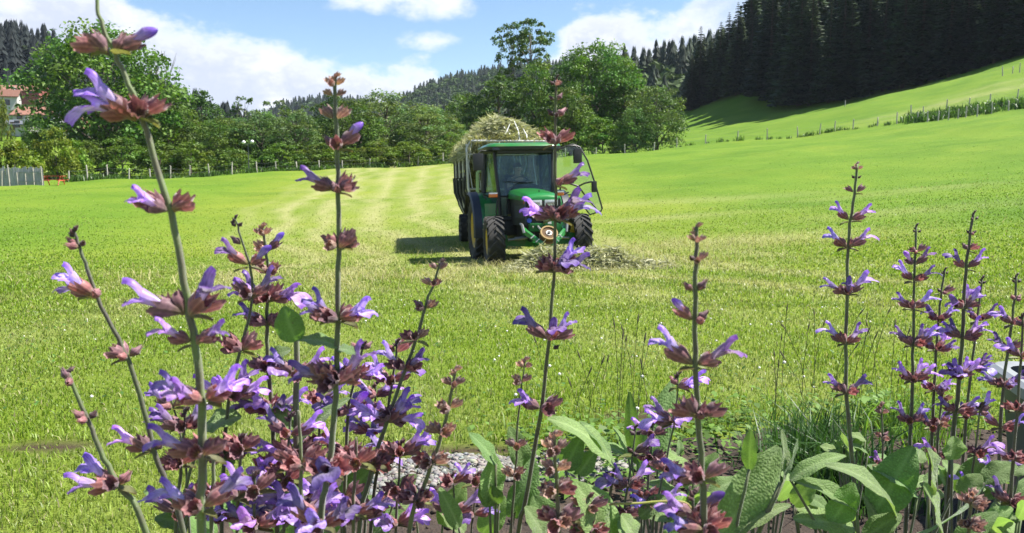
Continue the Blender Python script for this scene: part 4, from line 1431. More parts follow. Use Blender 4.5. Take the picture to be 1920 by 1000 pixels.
# cab
cab = link('cab_frame', None, tractor) if False else None
def bar(mb, pts, wd, dp=None):
    mb.tube(pts, wd / 2 * 1.2, 4)
for s in (-1, 1):
    b = MB(); b.tube([(s * .585, 1.08, .98), (s * .60, 1.10, 1.5), (s * .64, 1.16, 2.1), (s * .66, 1.22, 2.54)], .045, 8); b.build('front_pillar', M_BLACK, tractor, 50)
    b = MB(); b.tube([(s * .80, 1.98, 1.3), (s * .81, 1.95, 2.0), (s * .76, 1.92, 2.54)], .042, 8); b.build('middle_pillar', M_BLACK, tractor, 50)
    b = MB(); b.tube([(s * .74, 2.62, 1.35), (s * .72, 2.60, 2.0), (s * .70, 2.56, 2.54)], .042, 8); b.build('rear_pillar', M_BLACK, tractor, 50)
    b = MB(); b.tube([(s * .60, 1.10, 1.0), (s * .74, 1.5, .98), (s * .79, 1.8, 1.12)], .035, 7); b.tube([(s * .66, 1.2, 2.52), (s * .77, 1.92, 2.53), (s * .70, 2.56, 2.52)], .035, 7); b.build('side_rail', M_BLACK, tractor, 50)
def pane(name, quad, th=.008, m=None, parent=None):
    q = [Vector(v) for v in quad]
    nrm = (q[1] - q[0]).cross(q[-1] - q[0]).normalized() * th
    n = len(q)
    b = MB(); b.add(q + [v + nrm for v in q], [tuple(range(n)), tuple(range(2 * n - 1, n - 1, -1))] + [(i, i + n, (i + 1) % n + n, (i + 1) % n) for i in range(n)])
    return b.build(name, m or M_GLASS, parent or tractor)
ws = pane('windscreen', [(-.57, 1.06, 1.50), (.57, 1.06, 1.50), (.62, 1.12, 2.1), (.635, 1.18, 2.52), (-.635, 1.18, 2.52), (-.62, 1.12, 2.1)])
for q_ in ([(-.58, 1.05, 1.50), (.58, 1.05, 1.50)], [(-.64, 1.17, 2.50), (.64, 1.17, 2.50)]):
    b = MB(); b.tube(q_, .024, 6); b.build('windscreen_seal', M_BLACK, tractor)
for s in (-1, 1):
    pane('lower_windscreen', [(s * .42, 1.06, 1.02), (s * .57, 1.06, 1.02), (s * .575, 1.06, 1.47), (s * .42, 1.06, 1.47)])
    pane('rear_side_window', [(s * .79, 2.0, 1.45), (s * .73, 2.58, 1.45), (s * .70, 2.54, 2.5), (s * .76, 1.96, 2.5)])
pane('rear_window', [(-.68, 2.60, 1.4), (.68, 2.60, 1.4), (.66, 2.56, 2.5), (-.66, 2.56, 2.5)])
# closed door on the far side
dl = pane('door', [(-.62, 1.14, 1.05), (-.79, 1.80, 1.20), (-.80, 1.94, 1.5), (-.755, 1.90, 2.5), (-.665, 1.24, 2.5)])
b = MB(); b.tube([(-.64, 1.16, 1.05), (-.80, 1.80, 1.19), (-.815, 1.93, 1.5), (-.77, 1.89, 2.5)], .022, 6); b.build('door_frame', M_BLACK, dl, 50)
b = MB(); b.tube([(-.85, 1.35, 1.45), (-.88, 1.4, 1.5), (-.88, 1.55, 1.5)], .015, 6); b.build('door_handle', M_BLACK, dl, 50)
# cab floor, dash cowl, cream panel low behind the glass
b = MB(); b.box((0, 1.75, 1.0), (1.25, 1.5, .08), ch=.02); b.box((-.36, 1.32, .80), (.34, .55, .36), ch=.05); b.box((.42, 1.4, .80), (.3, .7, .36), ch=.05); b.build('cab_floor', M_BLACK, tractor, 40)
b = MB(); b.loft([[(x * k, y, z) for x, z in ((-.44, 1.1), (-.43, 1.56), (-.36, 1.70), (-.2, 1.775), (0, 1.79), (.2, 1.775), (.36, 1.70), (.43, 1.56), (.44, 1.1))] for y, k in ((1.13, 1.0), (1.16, .97), (1.35, .8))]); b.build('dash_cowl', M_BLACK, tractor, 50)
b = MB(); b.box((-.44, 1.5, 1.28), (.16, .06, .44), ch=.03); b.box((.48, 1.45, 1.25), (.10, .06, .40), ch=.03); b.build('inner_panel', M_CREAM, tractor, 40)
b = MB()
ring = [(.20 * math.cos(a), 1.50 + .20 * math.sin(a) * .55, 1.80 + .20 * math.sin(a) * .75) for a in np.linspace(0, 2 * PI, 25)]
b.tube(ring, .016, 6, cap=False)
for a in (PI / 2 * 3, PI / 6, PI * 5 / 6):
    b.tube([(0, 1.5, 1.80), (.19 * math.cos(a), 1.50 + .19 * math.sin(a) * .55, 1.80 + .19 * math.sin(a) * .75)], .013, 5)
b.tube([(0, 1.5, 1.80), (0, 1.33, 1.6)], .03, 7)
b.build('steering_wheel', M_BLACK, tractor, 50)
b = MB(); b.box((0, 2.1, 1.36), (.50, .50, .14), ch=.05); b.box((0, 2.34, 1.72), (.48, .13, .62), ch=.05); b.build('seat', M_SEAT, tractor, 50)
# wiper
b = MB(); b.tube([(-.42, 1.03, 1.52), (-.20, 1.055, 1.78), (.18, 1.065, 1.80)], .010, 5); b.tube([(-.48, 1.06, 1.835), (.02, 1.06, 1.80)], .012, 5); b.build('wiper', M_BLACK, tractor)
# roof
secs = []
for z, g in ((2.535, -.03), (2.55, 0.0), (2.62, .012), (2.67, -.02), (2.70, -.10), (2.715, -.28)):
    sec = []
    for k in range(28):
        a = 2 * PI * k / 28
        ca, sa = math.cos(a), math.sin(a)
        ex = .30
        sec.append(((.86 + g) * math.copysign(abs(ca) ** ex, ca), 1.80 + (.88 + g) * math.copysign(abs(sa) ** ex, sa) - .03 * (1 - abs(ca)) * (sa < 0), z - .02 * max(0, -sa)))
    secs.append(sec)
b = MB(); b.loft(secs[2:]); b.build('roof', M_GREEN, tractor, 50)
b = MB(); b.loft(secs[:3]); b.build('roof_rim', M_BLACK, tractor, 50)
b = MB(); b.box((0, 1.06, 2.50), (1.24, .10, .09), ch=.02); b.build('roof_visor', M_BLACK, tractor, 40)
for s in (-1, 1):
    b = MB(); b.box((s * .66, .93, 2.545), (.17, .05, .06), ch=.015); b.build('work_light', M_DARKBLUE, tractor, 40)
# fenders
def fender(s):
    b = MB()
    secs = []
    for k in range(15):
        a = R(-8 + 165 * k / 14)
        r_ = .86
        y, z = 2.12 - r_ * math.cos(a), .76 + r_ * math.sin(a)
        y2, z2 = 2.12 - (r_ - .03) * math.cos(a), .76 + (r_ - .03) * math.sin(a)
        secs.append([(s * .60, y, z), (s * .98, y, z), (s * .98, y2, z2), (s * .60, y2, z2)])
    b.loft(secs)
    f = b.build('fender', M_GREEN, tractor, 40)
    b = MB()
    secs = []
    for k in range(15):
        a = R(-12 + 168 * k / 14)
        secs.append([(s * u, 2.12 - q * math.cos(a), .76 + q * math.sin(a)) for u, q in ((.97, .885), (1.14, .875), (1.17, .82), (1.15, .82), (1.12, .85), (.97, .855))])
    b.loft(secs)
    b.build('fender_edge', M_DARKBLUE, f, 40)
    b = MB(); b.loft([[(s * .60, 1.22, z0), (s * .90, 1.28, z0), (s * .90, 1.34, z0), (s * .60, 1.30, z0)] for z0 in (.82, 1.0, 1.35)]); b.build('fender_front', M_GREEN, f, 40)
fender(-1); fender(1)
# indicators on short brackets
for s in (-1, 1):
    b = MB(); b.tube([(s * .62, 1.08, 1.50), (s * .76, 1.0, 1.50)], .018, 6); b.tube([(s * .84, .98, 1.50), (s * .98, .98, 1.56)], .02, 6); ib = b.build('lamp_bracket', M_BLACK, tractor, 50)
    b = MB(); b.box((s * .76, .96, 1.535), (.19, .07, .10), ch=.02); il = b.build('indicator', M_ORANGE, tractor, 40)
    b = MB(); b.box((s * .76, .92, 1.575), (.19, .02, .03)); b.build('lamp_cap', M_WHITE, il)
# mirrors on arms from the roof
def mirror(pts, c, size, label=None):
    b = MB(); b.tube(pts, .018, 6); a = b.build('mirror_arm', M_BLACK, tractor, 50)
    b = MB(); b.box(c, (size[0], .09, size[1]), ch=.035); h = b.build('mirror_housing', M_BLACK, a, 50)
    b = MB(); b.box((c[0], c[1] + .05, c[2]), (size[0] * .85, .012, size[1] * .9)); b.build('mirror_glass', M_MIRROR, tractor)
mirror([(-.70, 1.10, 2.50), (-1.0, 1.0, 2.52), (-1.06, .98, 2.44)], (-1.07, .98, 2.27), (.23, .37))
mirror([(.70, 1.10, 2.50), (1.0, 1.02, 2.60), (1.16, 1.0, 2.60), (1.20, 1.0, 2.54)], (1.21, 1.0, 2.37), (.19, .33))
# open door on the near side of the frame
DO = [(.06, 1.52), (.06, 2.50), (.30, 2.62), (.56, 2.69), (.72, 2.62), (.90, 2.30), (1.08, 1.72), (1.23, 1.16), (1.20, 1.10), (.93, 1.02), (.70, 1.34), (.50, 1.50)]
DM = Matrix.Translation((.79, 1.93, 0)) @ Matrix.Rotation(R(-7), 4, 'Z')
b = MB(); b.prism(DO, -.005, .005, DM); dr = b.build('open_door', M_DOORGLASS, tractor)
b = MB(); b.tube([DM @ Vector((x, 0, z)) for x, z in DO + DO[:2]], .020, 6, cap=False); b.build('door_frame', M_BLACK, dr, 50)
b = MB()
b.tube([DM @ Vector(p) for p in ((.22, -.05, 1.62), (.24, -.06, 1.76), (.42, -.06, 1.78), (.66, -.05, 1.70))], .022, 6)
b.tube([DM @ Vector(p) for p in ((.66, -.05, 1.70), (.82, -.05, 1.77), (.98, -.06, 1.80))], .022, 6)
b.tube([DM @ Vector(p) for p in ((.66, -.05, 1.70), (.86, -.05, 1.42), (1.08, -.05, 1.16))], .018, 6)
b.build('door_handle', M_BLACK, dr, 50)
b = MB(); b.box(DM @ Vector((1.03, -.09, 1.68)), (.12, .08, .26), ch=.03); b.build('small_mirror', M_BLACK, dr, 50)
b = MB(); b.tube([DM @ Vector((.04, 0, 1.7)), DM @ Vector((-.03, .02, 1.7))], .03, 6); b.tube([DM @ Vector((.04, 0, 2.3)), DM @ Vector((-.03, .02, 2.3))], .03, 6); b.build('hinge', M_BLACK, dr)
# exhaust on the right pillar, step, hitch
b = MB(); b.tube([(.50, .95, 1.2), (.66, 1.0, 1.4), (.70, 1.03, 2.45)], .035, 8); b.build('exhaust_pipe', M_BLACK, tractor, 50)
for s in (-1, 1):
    b = MB(); b.box((s * .70, 1.32, .62), (.26, .30, .03)); b.tube([(s * .60, 1.2, .62), (s * .60, 1.2, 1.0)], .02, 6); b.tube([(s * .60, 1.45, .62), (s * .60, 1.45, 1.0)], .02, 6); b.build('step', M_BLACK, tractor)
b = MB(); b.box((0, 2.75, .50), (.2, .5, .12), ch=.02); b.build('hitch', M_BLACK, tractor)
# grab rail low by the left pillar
b = MB(); b.tube([(-.66, 1.02, 1.05), (-.70, .98, 1.15), (-.66, 1.02, 1.42)], .016, 6); b.build('grab_rail', M_BLACK, tractor, 50)

# ------------------------------------------------------------------ driver (seated in the cab)
M_SKIN = simple('skin', (.45, .27, .19), .6, var=.08, scale=20)
M_SHIRT = simple('grey_shirt', (.20, .17, .16), .9, var=.15, scale=12)
M_TROUSER = simple('work_trousers', (.03, .04, .07), .9, var=.2, scale=12)
M_HAIR = simple('dark_hair', (.02, .015, .012), .7, var=.3, scale=30)


def skin_body(name, joints, edges, radii, m, parent, root=0, sub=1):
    me = bpy.data.meshes.new(name)
    me.from_pydata([Vector(j) for j in joints], edges, [])
    me.materials.append(m)
    o = link(name, me, parent)
    md = o.modifiers.new('skin', 'SKIN')
    md.use_smooth_shade = True
    for i, sv in enumerate(me.skin_vertices[0].data):
        rr = radii[i]
        sv.radius = rr if isinstance(rr, tuple) else (rr, rr)
        sv.use_root = i == root
    md2 = o.modifiers.new('sub', 'SUBSURF'); md2.levels = sub; md2.render_levels = sub
    return o


driver = empty('person', tractor.matrix_basis @ Vector((.04, 2.08, 1.43)), 0, 'driver in a grey shirt sitting behind the wheel of the tractor', 'person')
driver.rotation_euler = tractor.rotation_euler
J = [(0, .06, .02), (0, .10, .18), (0, .08, .36), (0, .05, .48), (0, .02, .56), (0, -.01, .63),     # pelvis..neck base, neck, skull base
     (0, -.03, .72), (0, -.02, .80),                                                        # head
     (-.19, .06, .47), (-.25, -.10, .26), (-.15, -.42, .36), (-.14, -.50, .39),             # arm to the wheel
     (.19, .06, .47), (.25, -.10, .26), (.15, -.42, .36), (.14, -.50, .39),
     (-.10, 0, .0), (-.14, -.42, .05), (-.13, -.50, -.36), (-.13, -.62, -.38),
     (.10, 0, .0), (.14, -.42, .05), (.13, -.50, -.36), (.13, -.62, -.38)]
Ed = [(0, 1), (1, 2), (2, 3), (3, 4), (4, 5), (5, 6), (6, 7), (3, 8), (8, 9), (9, 10), (10, 11), (3, 12), (12, 13), (13, 14), (14, 15), (0, 16), (16, 17), (17, 18), (18, 19), (0, 20), (20, 21), (21, 22), (22, 23)]
Rr = [(.15, .12), (.14, .11), (.16, .12), (.11, .09), (.055, .055), (.07, .075), (.085, .105), (.06, .08), .06, .045, .034, .038, .06, .045, .034, .038, .09, .075, .05, .045, .09, .075, .05, .045]
skin_body('body', J, Ed, Rr, M_SKIN, driver, 0, 2)
sj = [(0, .06, .0), (0, .10, .18), (0, .08, .36), (0, .055, .49), (-.185, .06, .47), (-.235, -.04, .33), (.185, .06, .47), (.235, -.04, .33)]
skin_body('shirt', sj, [(0, 1), (1, 2), (2, 3), (3, 4), (4, 5), (3, 6), (6, 7)], [(.17, .14), (.16, .13), (.18, .14), (.12, .10), .078, .066, .078, .066], M_SHIRT, driver, 0, 2)
tj = [(0, .06, -.02), (-.10, 0, .0), (-.14, -.42, .05), (-.13, -.50, -.33), (.10, 0, .0), (.14, -.42, .05), (.13, -.50, -.33)]
skin_body('trousers', tj, [(0, 1), (1, 2), (2, 3), (0, 4), (4, 5), (5, 6)], [(.16, .13), .105, .088, .065, .105, .088, .065], M_TROUSER, driver, 0, 2)
b = MB()
def ball(mb, c, r3, nu=14, nv=9, v0=0.0, v1=PI):
    vs, fs = [], []
    for i in range(nv + 1):
        v = v0 + (v1 - v0) * i / nv
        for k in range(nu):
            u = 2 * PI * k / nu
            vs.append((c[0] + r3[0] * math.sin(v) * math.cos(u), c[1] + r3[1] * math.sin(v) * math.sin(u), c[2] + r3[2] * math.cos(v)))
    for i in range(nv):
        for k in range(nu):
            fs.append((i * nu + k, i * nu + (k + 1) % nu, (i + 1) * nu + (k + 1) % nu, (i + 1) * nu + k))
    mb.add(vs, fs)
ball(b, (0, .0, .775), (.098, .118, .105), v1=PI * .56); ball(b, (0, .045, .72), (.092, .085, .10)); b.build('hair', M_HAIR, driver, 60)
b = MB(); ball(b, (0, -.135, .72), (.016, .024, .022), 8, 6)
for s in (-1, 1): ball(b, (s * .095, -.02, .715), (.014, .03, .035), 8, 6)
b.build('nose_and_ears', M_SKIN, driver, 60)
for s in (-1, 1):
    b = MB(); ball(b, (s * .034, -.118, .748), (.014, .01, .010), 8, 6); b.build('eye', M_WHITE, driver, 60)
b = MB(); ball(b, (0, -.112, .672), (.03, .012, .008), 8, 6); b.build('mouth', M_RUST, driver, 60)
# hands: palm and five fingers closed round the wheel rim
for s in (-1, 1):
    b = MB()
    ball(b, (s * .14, -.52, .395), (.045, .04, .025), 10, 6)
    for f in range(4):
        x = s * (.105 + .022 * f)
        b.tube([(x, -.545, .40), (x, -.585, .405), (x, -.60, .375), (x, -.575, .352)], [.010, .0095, .009, .007], 6)
    b.tube([(s * .10, -.505, .39), (s * .075, -.54, .375), (s * .085, -.57, .36)], [.011, .010, .008], 6)
    b.build('hand', M_SKIN, driver, 60)

# ------------------------------------------------------------------ hay wagon
M_GALV = simple('galvanised_tube', (.50, .50, .48), .45, .35, var=.2, scale=6, dirt=(.25, .24, .18))
M_WGREEN = simple('pale_green_frame', (.30, .45, .20), .5, var=.15)
M_SIDE = simple('dark_side_board', (.05, .052, .05), .8, var=.3, scale=3, dirt=(.14, .13, .09))
WX, WY = -.06, 21.35
W_YAW = R(8)
wagon = empty('hay_wagon', (WX, WY, H(WX, WY) - .05), W_YAW, 'tall pale tube framed hay wagon hitched behind the tractor', 'wagon')
WL = 5.0
hw = 1.14
def wside(z):                     # half width of the body at height z: pulled in below
    return float(np.interp(z, [.75, 1.1, 1.7, 2.9], [.80, .98, 1.10, 1.14]))
b = MB(); b.box((0, WL / 2, .78), (1.5, WL, .12), ch=.02); b.box((-.45, WL / 2, .68), (.12, WL, .16)); b.box((.45, WL / 2, .68), (.12, WL, .16)); b.tube([(0, 0, .66), (.05, -1.6, .55)], .07, 8); b.build('chassis', M_SIDE, wagon, 40)
for s in (-1, 1):
    b = MB(); zs = (.78, 1.1, 1.4, 1.7, 2.2, 2.72, 2.86)
    pts = [(s * wside(z), 0, z) for z in zs]
    pts[-1] = (s * (hw - .12), 0, 2.90)
    b.tube(pts, .035, 8); b.build('front_post', M_GALV, wagon, 50)
    for k in range(1, 8):
        y = WL * k / 7
        b = MB(); b.tube([(s * wside(z), y, z) for z in zs[:-1]] + [(s * hw, y, 2.86)], .026, 6); b.build('side_post', M_GALV if k % 2 == 0 else M_SIDE, wagon, 50)
    b = MB(); b.tube([(s * hw, 0, 2.80), (s * hw, WL, 2.80)], .03, 6); b.tube([(s * wside(1.9), 0, 1.9), (s * wside(1.9), WL, 1.9)], .022, 6); b.build('side_rail', M_GALV, wagon, 50)
    for k in range(7):
        z = .92 + .27 * k
        b = MB(); b.box((s * (wside(z) - .03), WL / 2, z), (.025, WL - .06, .20), ch=.006); b.build('side_board', M_SIDE, wagon)
b = MB(); b.tube([(-hw + .12, 0, 2.90), (hw - .12, 0, 2.90)], .035, 8); b.build('top_rail', M_GALV, wagon, 50)
b = MB(); b.tube([(-hw + .03, 0, 2.55), (hw - .03, 0, 2.55)], .025, 6); b.build('cross_rail', M_GALV, wagon, 50)
b = MB(); b.tube([(-1.09, 0, 1.65), (1.09, 0, 1.65)], .03, 6); b.build('cross_rail', M_GALV, wagon, 50)
rr = random.Random(3)
for k in range(11):
    x = -1.0 + 2.0 * k / 10
    b = MB(); b.tube([(x, .01, 2.90), (x + rr.uniform(-.16, .16), .02, 2.3), (x + rr.uniform(-.2, .2), .03, 1.65)], .013, 5); b.build('front_bar', M_WHITE, wagon, 50)
b = MB(); b.tube([(-.86, -.05, 2.10), (-.86, -.05, 1.0), (-.78, -.05, .85)], .045, 8); b.tube([(-.86, -.05, 2.10), (-.62, -.05, 2.16), (-.5, -.05, 2.10), (-.5, -.05, 1.9)], .04, 8); b.build('front_bracket', M_WGREEN, wagon, 50)
for q in (.8, 2.0, 3.4, 4.5):   # side arms seen edge on
    b = MB(); b.tube([(-wside(1.9) - .06, q, 1.95), (-wside(1.5) - .08, q, 1.5), (-.92, q, .95), (-.8, q, .75)], .04, 6); b.build('side_strut', M_SIDE, wagon, 50)
b = MB(); b.box((-1.16, .25, 1.92), (.10, .10, .12), ch=.02); b.build('side_latch', M_SIDE, wagon)
b = MB(); b.tube([(-1.0, 3.0, .43), (1.0, 3.0, .43)], .06, 8); b.build('axle', M_SIDE, wagon)
for s in (-1, 1):
    wheel(wagon, s * .93, 3.0, .44, .36, .22, 16, .012, .1, 0, 'wheel', M_STEEL)
for a in ((-.25, 2.9, .05, 3.38), (.1, 2.9, -.12, 3.3), (.28, 2.9, .16, 3.45), (.48, 2.9, .40, 3.25), (-.6, 2.9, -.52, 3.15)):
    b = MB(); b.tube([(a[0], .06, a[1]), ((a[0] + a[2]) / 2 + .03, .16, (a[1] + a[3]) / 2), (a[2], .3, a[3])], [.016, .016, .008], 5); b.build('stake', M_WHITE, wagon, 50)

# hay: heaped core and loose stalks
M_HAY = attr_mat('hay', .8, trans=.25)


def hay(name, fz, xr, yr, n, ln, wdt, seed, label, M, core_n=40, col0=(.25, .26, .125), col1=(.47, .465, .30), cat='hay', rim=0.0):
    """heap: bumpy core under thousands of bent stalks"""
    r = np.random.default_rng(seed)
    gx = np.linspace(*xr, core_n); gy = np.linspace(*yr, core_n)
    GX, GY = np.meshgrid(gx, gy)
    GZ = fz(GX, GY) - .03
    V0 = np.stack([GX, GY, GZ], -1).reshape(-1, 3)
    Q0 = grid_faces(core_n, core_n)
    c0 = np.tile(np.array(col0) * .5, (len(V0), 1)) * r.uniform(.7, 1.2, (len(V0), 1))  # core darker than the stalks: shade of the gaps put into its colour
    x = r.uniform(*xr, n * 2); y = r.uniform(*yr, n * 2)
    z = fz(x, y)
    ok = z > rim
    x, y, z = x[ok][:n], y[ok][:n], z[ok][:n]
    n = len(x)
    a = r.uniform(0, 6.283, n); el = r.normal(.08, .38, n)
    L = ln * r.uniform(.4, 1.3, n)
    d = np.stack([np.cos(a) * np.cos(el), np.sin(a) * np.cos(el), np.sin(el)], -1)
    e = np.cross(d, r.standard_normal((n, 3))); e /= np.linalg.norm(e, axis=1)[:, None]
    p = np.stack([x, y, z + r.uniform(-.01, .035, n) * ln * 6], -1)
    bend = np.stack([r.normal(0, .25, n), r.normal(0, .25, n), r.uniform(-.4, .05, n)], -1)
    pts = [p - d * L[:, None] * .5 + bend * L[:, None] * .3, p, p + d * L[:, None] * .5 + bend * L[:, None] * .4]
    w_ = (wdt * r.uniform(.6, 1.5, n))[:, None]
    V = np.stack([pts[0] - e * w_ * .5, pts[0] + e * w_ * .5, pts[1] + e * w_, pts[1] - e * w_, pts[2]], 1)
    k = np.arange(n)[:, None] * 5 + len(V0)
    mixv = r.uniform(0, 1, (n, 1))
    c = np.array([col0]) * (1 - mixv) + np.array([col1]) * mixv
    c *= r.uniform(.7, 1.25, (n, 1))
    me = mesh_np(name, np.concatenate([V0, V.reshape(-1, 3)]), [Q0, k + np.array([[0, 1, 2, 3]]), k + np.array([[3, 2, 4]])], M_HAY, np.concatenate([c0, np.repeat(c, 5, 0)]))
    o = link(name, me)
    o.matrix_basis = M
    return tag(o, label, cat)


def fz_load(x, y):
    q = np.clip(1 - (np.abs(x) / 1.18) ** 2.2, 0, 1) ** .5
    f = np.clip((y + .1) / .7, 0, 1) ** .5 * np.clip((WL + .2 - y) / .8, 0, 1) ** .5
    g = np.interp(x, [-1.2, -.75, -.35, 0, .4, .75, 1.2], [.35, .72, .98, .88, .92, .75, .45])
    return 2.45 + 1.06 * q * f * g + .45 * (fbm(x * 2.2 + 3, y * 1.6, 15) - .47) * q + .34 * (fbm(x * 6, y * 6, 16, 3) - .44)
Mw = Matrix.Translation(wagon.location) @ Matrix.Rotation(W_YAW, 4, 'Z')
hl = hay('hay_load', fz_load, (-1.16, 1.16), (.02, WL), 13000, .42, .016, 31, 'heap of dry hay piled above the rails of the wagon', Mw, 60)
hl['kind'] = 'stuff'
# hay seen through the front bars
def fz_front(x, y):
    return x * 0 + 1
r = np.random.default_rng(9)
n = 2600
x = r.uniform(-1.05, 1.05, n); z = r.uniform(1.7, 2.88, n); y = .07 + .05 * r.uniform(0, 1, n)
V, Q, T_, cc = blade_arrays(x, y, z, .3 * r.uniform(.5, 1.2, n), .02, r, (.27, .26, .10), 2.2)
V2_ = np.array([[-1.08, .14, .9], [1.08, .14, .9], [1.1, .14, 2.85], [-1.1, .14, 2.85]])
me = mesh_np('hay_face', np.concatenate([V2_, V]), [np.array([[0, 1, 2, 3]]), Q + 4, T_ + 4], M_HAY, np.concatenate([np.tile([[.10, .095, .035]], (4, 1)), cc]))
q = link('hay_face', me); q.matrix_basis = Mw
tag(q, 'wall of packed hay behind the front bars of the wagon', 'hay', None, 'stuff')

# wisps hanging over the rails
r = np.random.default_rng(27)
n = 800
y = r.uniform(0, WL, n); sd = np.where(r.uniform(0, 1, n) < .7, -1, 1)
x = sd * (1.13 + r.uniform(-.06, .05, n)); z = 2.78 + r.uniform(-.05, .22, n)
V, Q, T_, cc = blade_arrays(x, y, z, -.45 * r.uniform(.3, 1.1, n) ** 1.5, .018, r, (.36, .36, .21), .7)
n = 450; xf = r.uniform(-1.1, 1.1, n); V3, Q3, T3, c3 = blade_arrays(xf, .02 + r.uniform(-.03, .05, n), 2.9 + r.uniform(-.05, .1, n), -.4 * r.uniform(.2, 1.0, n) ** 1.6, .018, r, (.36, .36, .21), .7)
q = link('hay_wisps', mesh_np('hay_wisps', np.concatenate([V, V3]), [np.concatenate([Q, Q3 + len(V)]), np.concatenate([T_, T3 + len(V)])], M_HAY, np.concatenate([cc, c3]))); q.matrix_basis = Mw
tag(q, 'loose hay wisps hanging over the rails of the wagon', 'hay', None, 'stuff')

# windrow of hay on the ground before the tractor
PX0, PY0 = .95, 15.1
def fz_pile(x, y):
    t = np.clip((x + 1.0) / 3.0, 0, 1)
    cy = -.35 * t * t - .1
    hgt = np.interp(x, [-1.0, -.75, -.35, 0, .5, 1.0, 1.4, 1.9], [0, .18, .46, .36, .34, .27, .10, 0])
    wd = np.interp(x, [-1.0, 0, 1.0, 1.9], [.42, .62, .52, .35])
    q = np.clip(1 - ((y - cy) / wd) ** 2, 0, 1) ** .8
    g = Hn(x + PX0, y + PY0)
    return g - .03 + hgt * q * (.55 + 1.0 * fbm(x * 3.3 + 7, y * 3.3, 18)) + .22 * q * (fbm(x * 8, y * 8, 19, 3) - .4)
o = hay('hay_pile', fz_pile, (-1.1, 2.0), (-1.0, .7), 9000, .30, .012, 33, 'loose windrow of grey green hay on the ground before the tractor', Matrix.Translation((PX0, PY0, 0)), 60, (.25, .26, .135), (.49, .485, .32), rim=-99)
o['kind'] = 'stuff'
# thin scattered hay on the swath
r = np.random.default_rng(35)
x = np.concatenate([r.normal(1.2, 1.6, 1600), r.normal(4.2, 2.2, 1800), r.normal(-4, 2.2, 1800), r.normal(-2.5, 2.5, 1500)]); y = np.concatenate([r.normal(15.4, .6, 1600), r.normal(19.5, 1.2, 1800), r.normal(22, 4, 1800), r.normal(13, 1.2, 1500)])
n = len(x)
V, Q, T_, cc = blade_arrays(x, y, Hn(x, y) + .03, .16 * r.uniform(.5, 1.2, n), .008, r, (.32, .30, .14), 3.0, .1)
tag(link('scattered_hay', mesh_np('scattered_hay', V, [Q, T_], M_HAY, cc)), 'dry stalks of hay strewn over the mown meadow', 'hay', None, 'stuff')
# ------------------------------------------------------------------ sage in the bed
def petal_mat():
    m, t = mat('sage_petal')
    a = t.n('ShaderNodeAttribute', dict(attribute_name='tone'))
    sp = t.n('ShaderNodeSeparateColor', Color=a.outputs['Color'])
    oi = t.n('ShaderNodeObjectInfo')
    c = t.ramp(sp.outputs[0], [(0.0, (.80, .69, .82)), (.28, (.57, .42, .77)), (.6, (.345, .19, .66)), (1.0, (.175, .065, .53))])
    tc = t.n('ShaderNodeTexCoord')
    mp = t.n('ShaderNodeMapping', Vector=tc.outputs['Object']); mp.inputs['Scale'].default_value = (90, 950, 500)
    nz = t.n('ShaderNodeTexNoise', Vector=mp.outputs[0], Scale=1.0, Detail=3.0)
    c = t.mix(1.0, c, t.ramp(nz.outputs[0], [(.32, .62), (.5, 1.0), (.7, 1.22)]), 'MULTIPLY')
    c = t.mix(1.0, c, oi.outputs['Color'], 'MULTIPLY')
    hs = t.n('ShaderNodeHueSaturation', Color=c, Hue=t.mrange(oi.outputs['Random'], 0, 1, .488, .516, False), Value=t.mrange(oi.outputs['Random'], 0, 1, .8, 1.2, False))
    p = t.n('ShaderNodeBsdfPrincipled', Base_Color=hs.outputs[0], Roughness=.36)
    p.inputs['Specular IOR Level'].default_value = .3
    tr = t.n('ShaderNodeBsdfTranslucent', Color=hs.outputs[0])
    finish(t, t.n('ShaderNodeMixShader', Fac=.42, i1=p.outputs[0], i2=tr.outputs[0]))
    return m


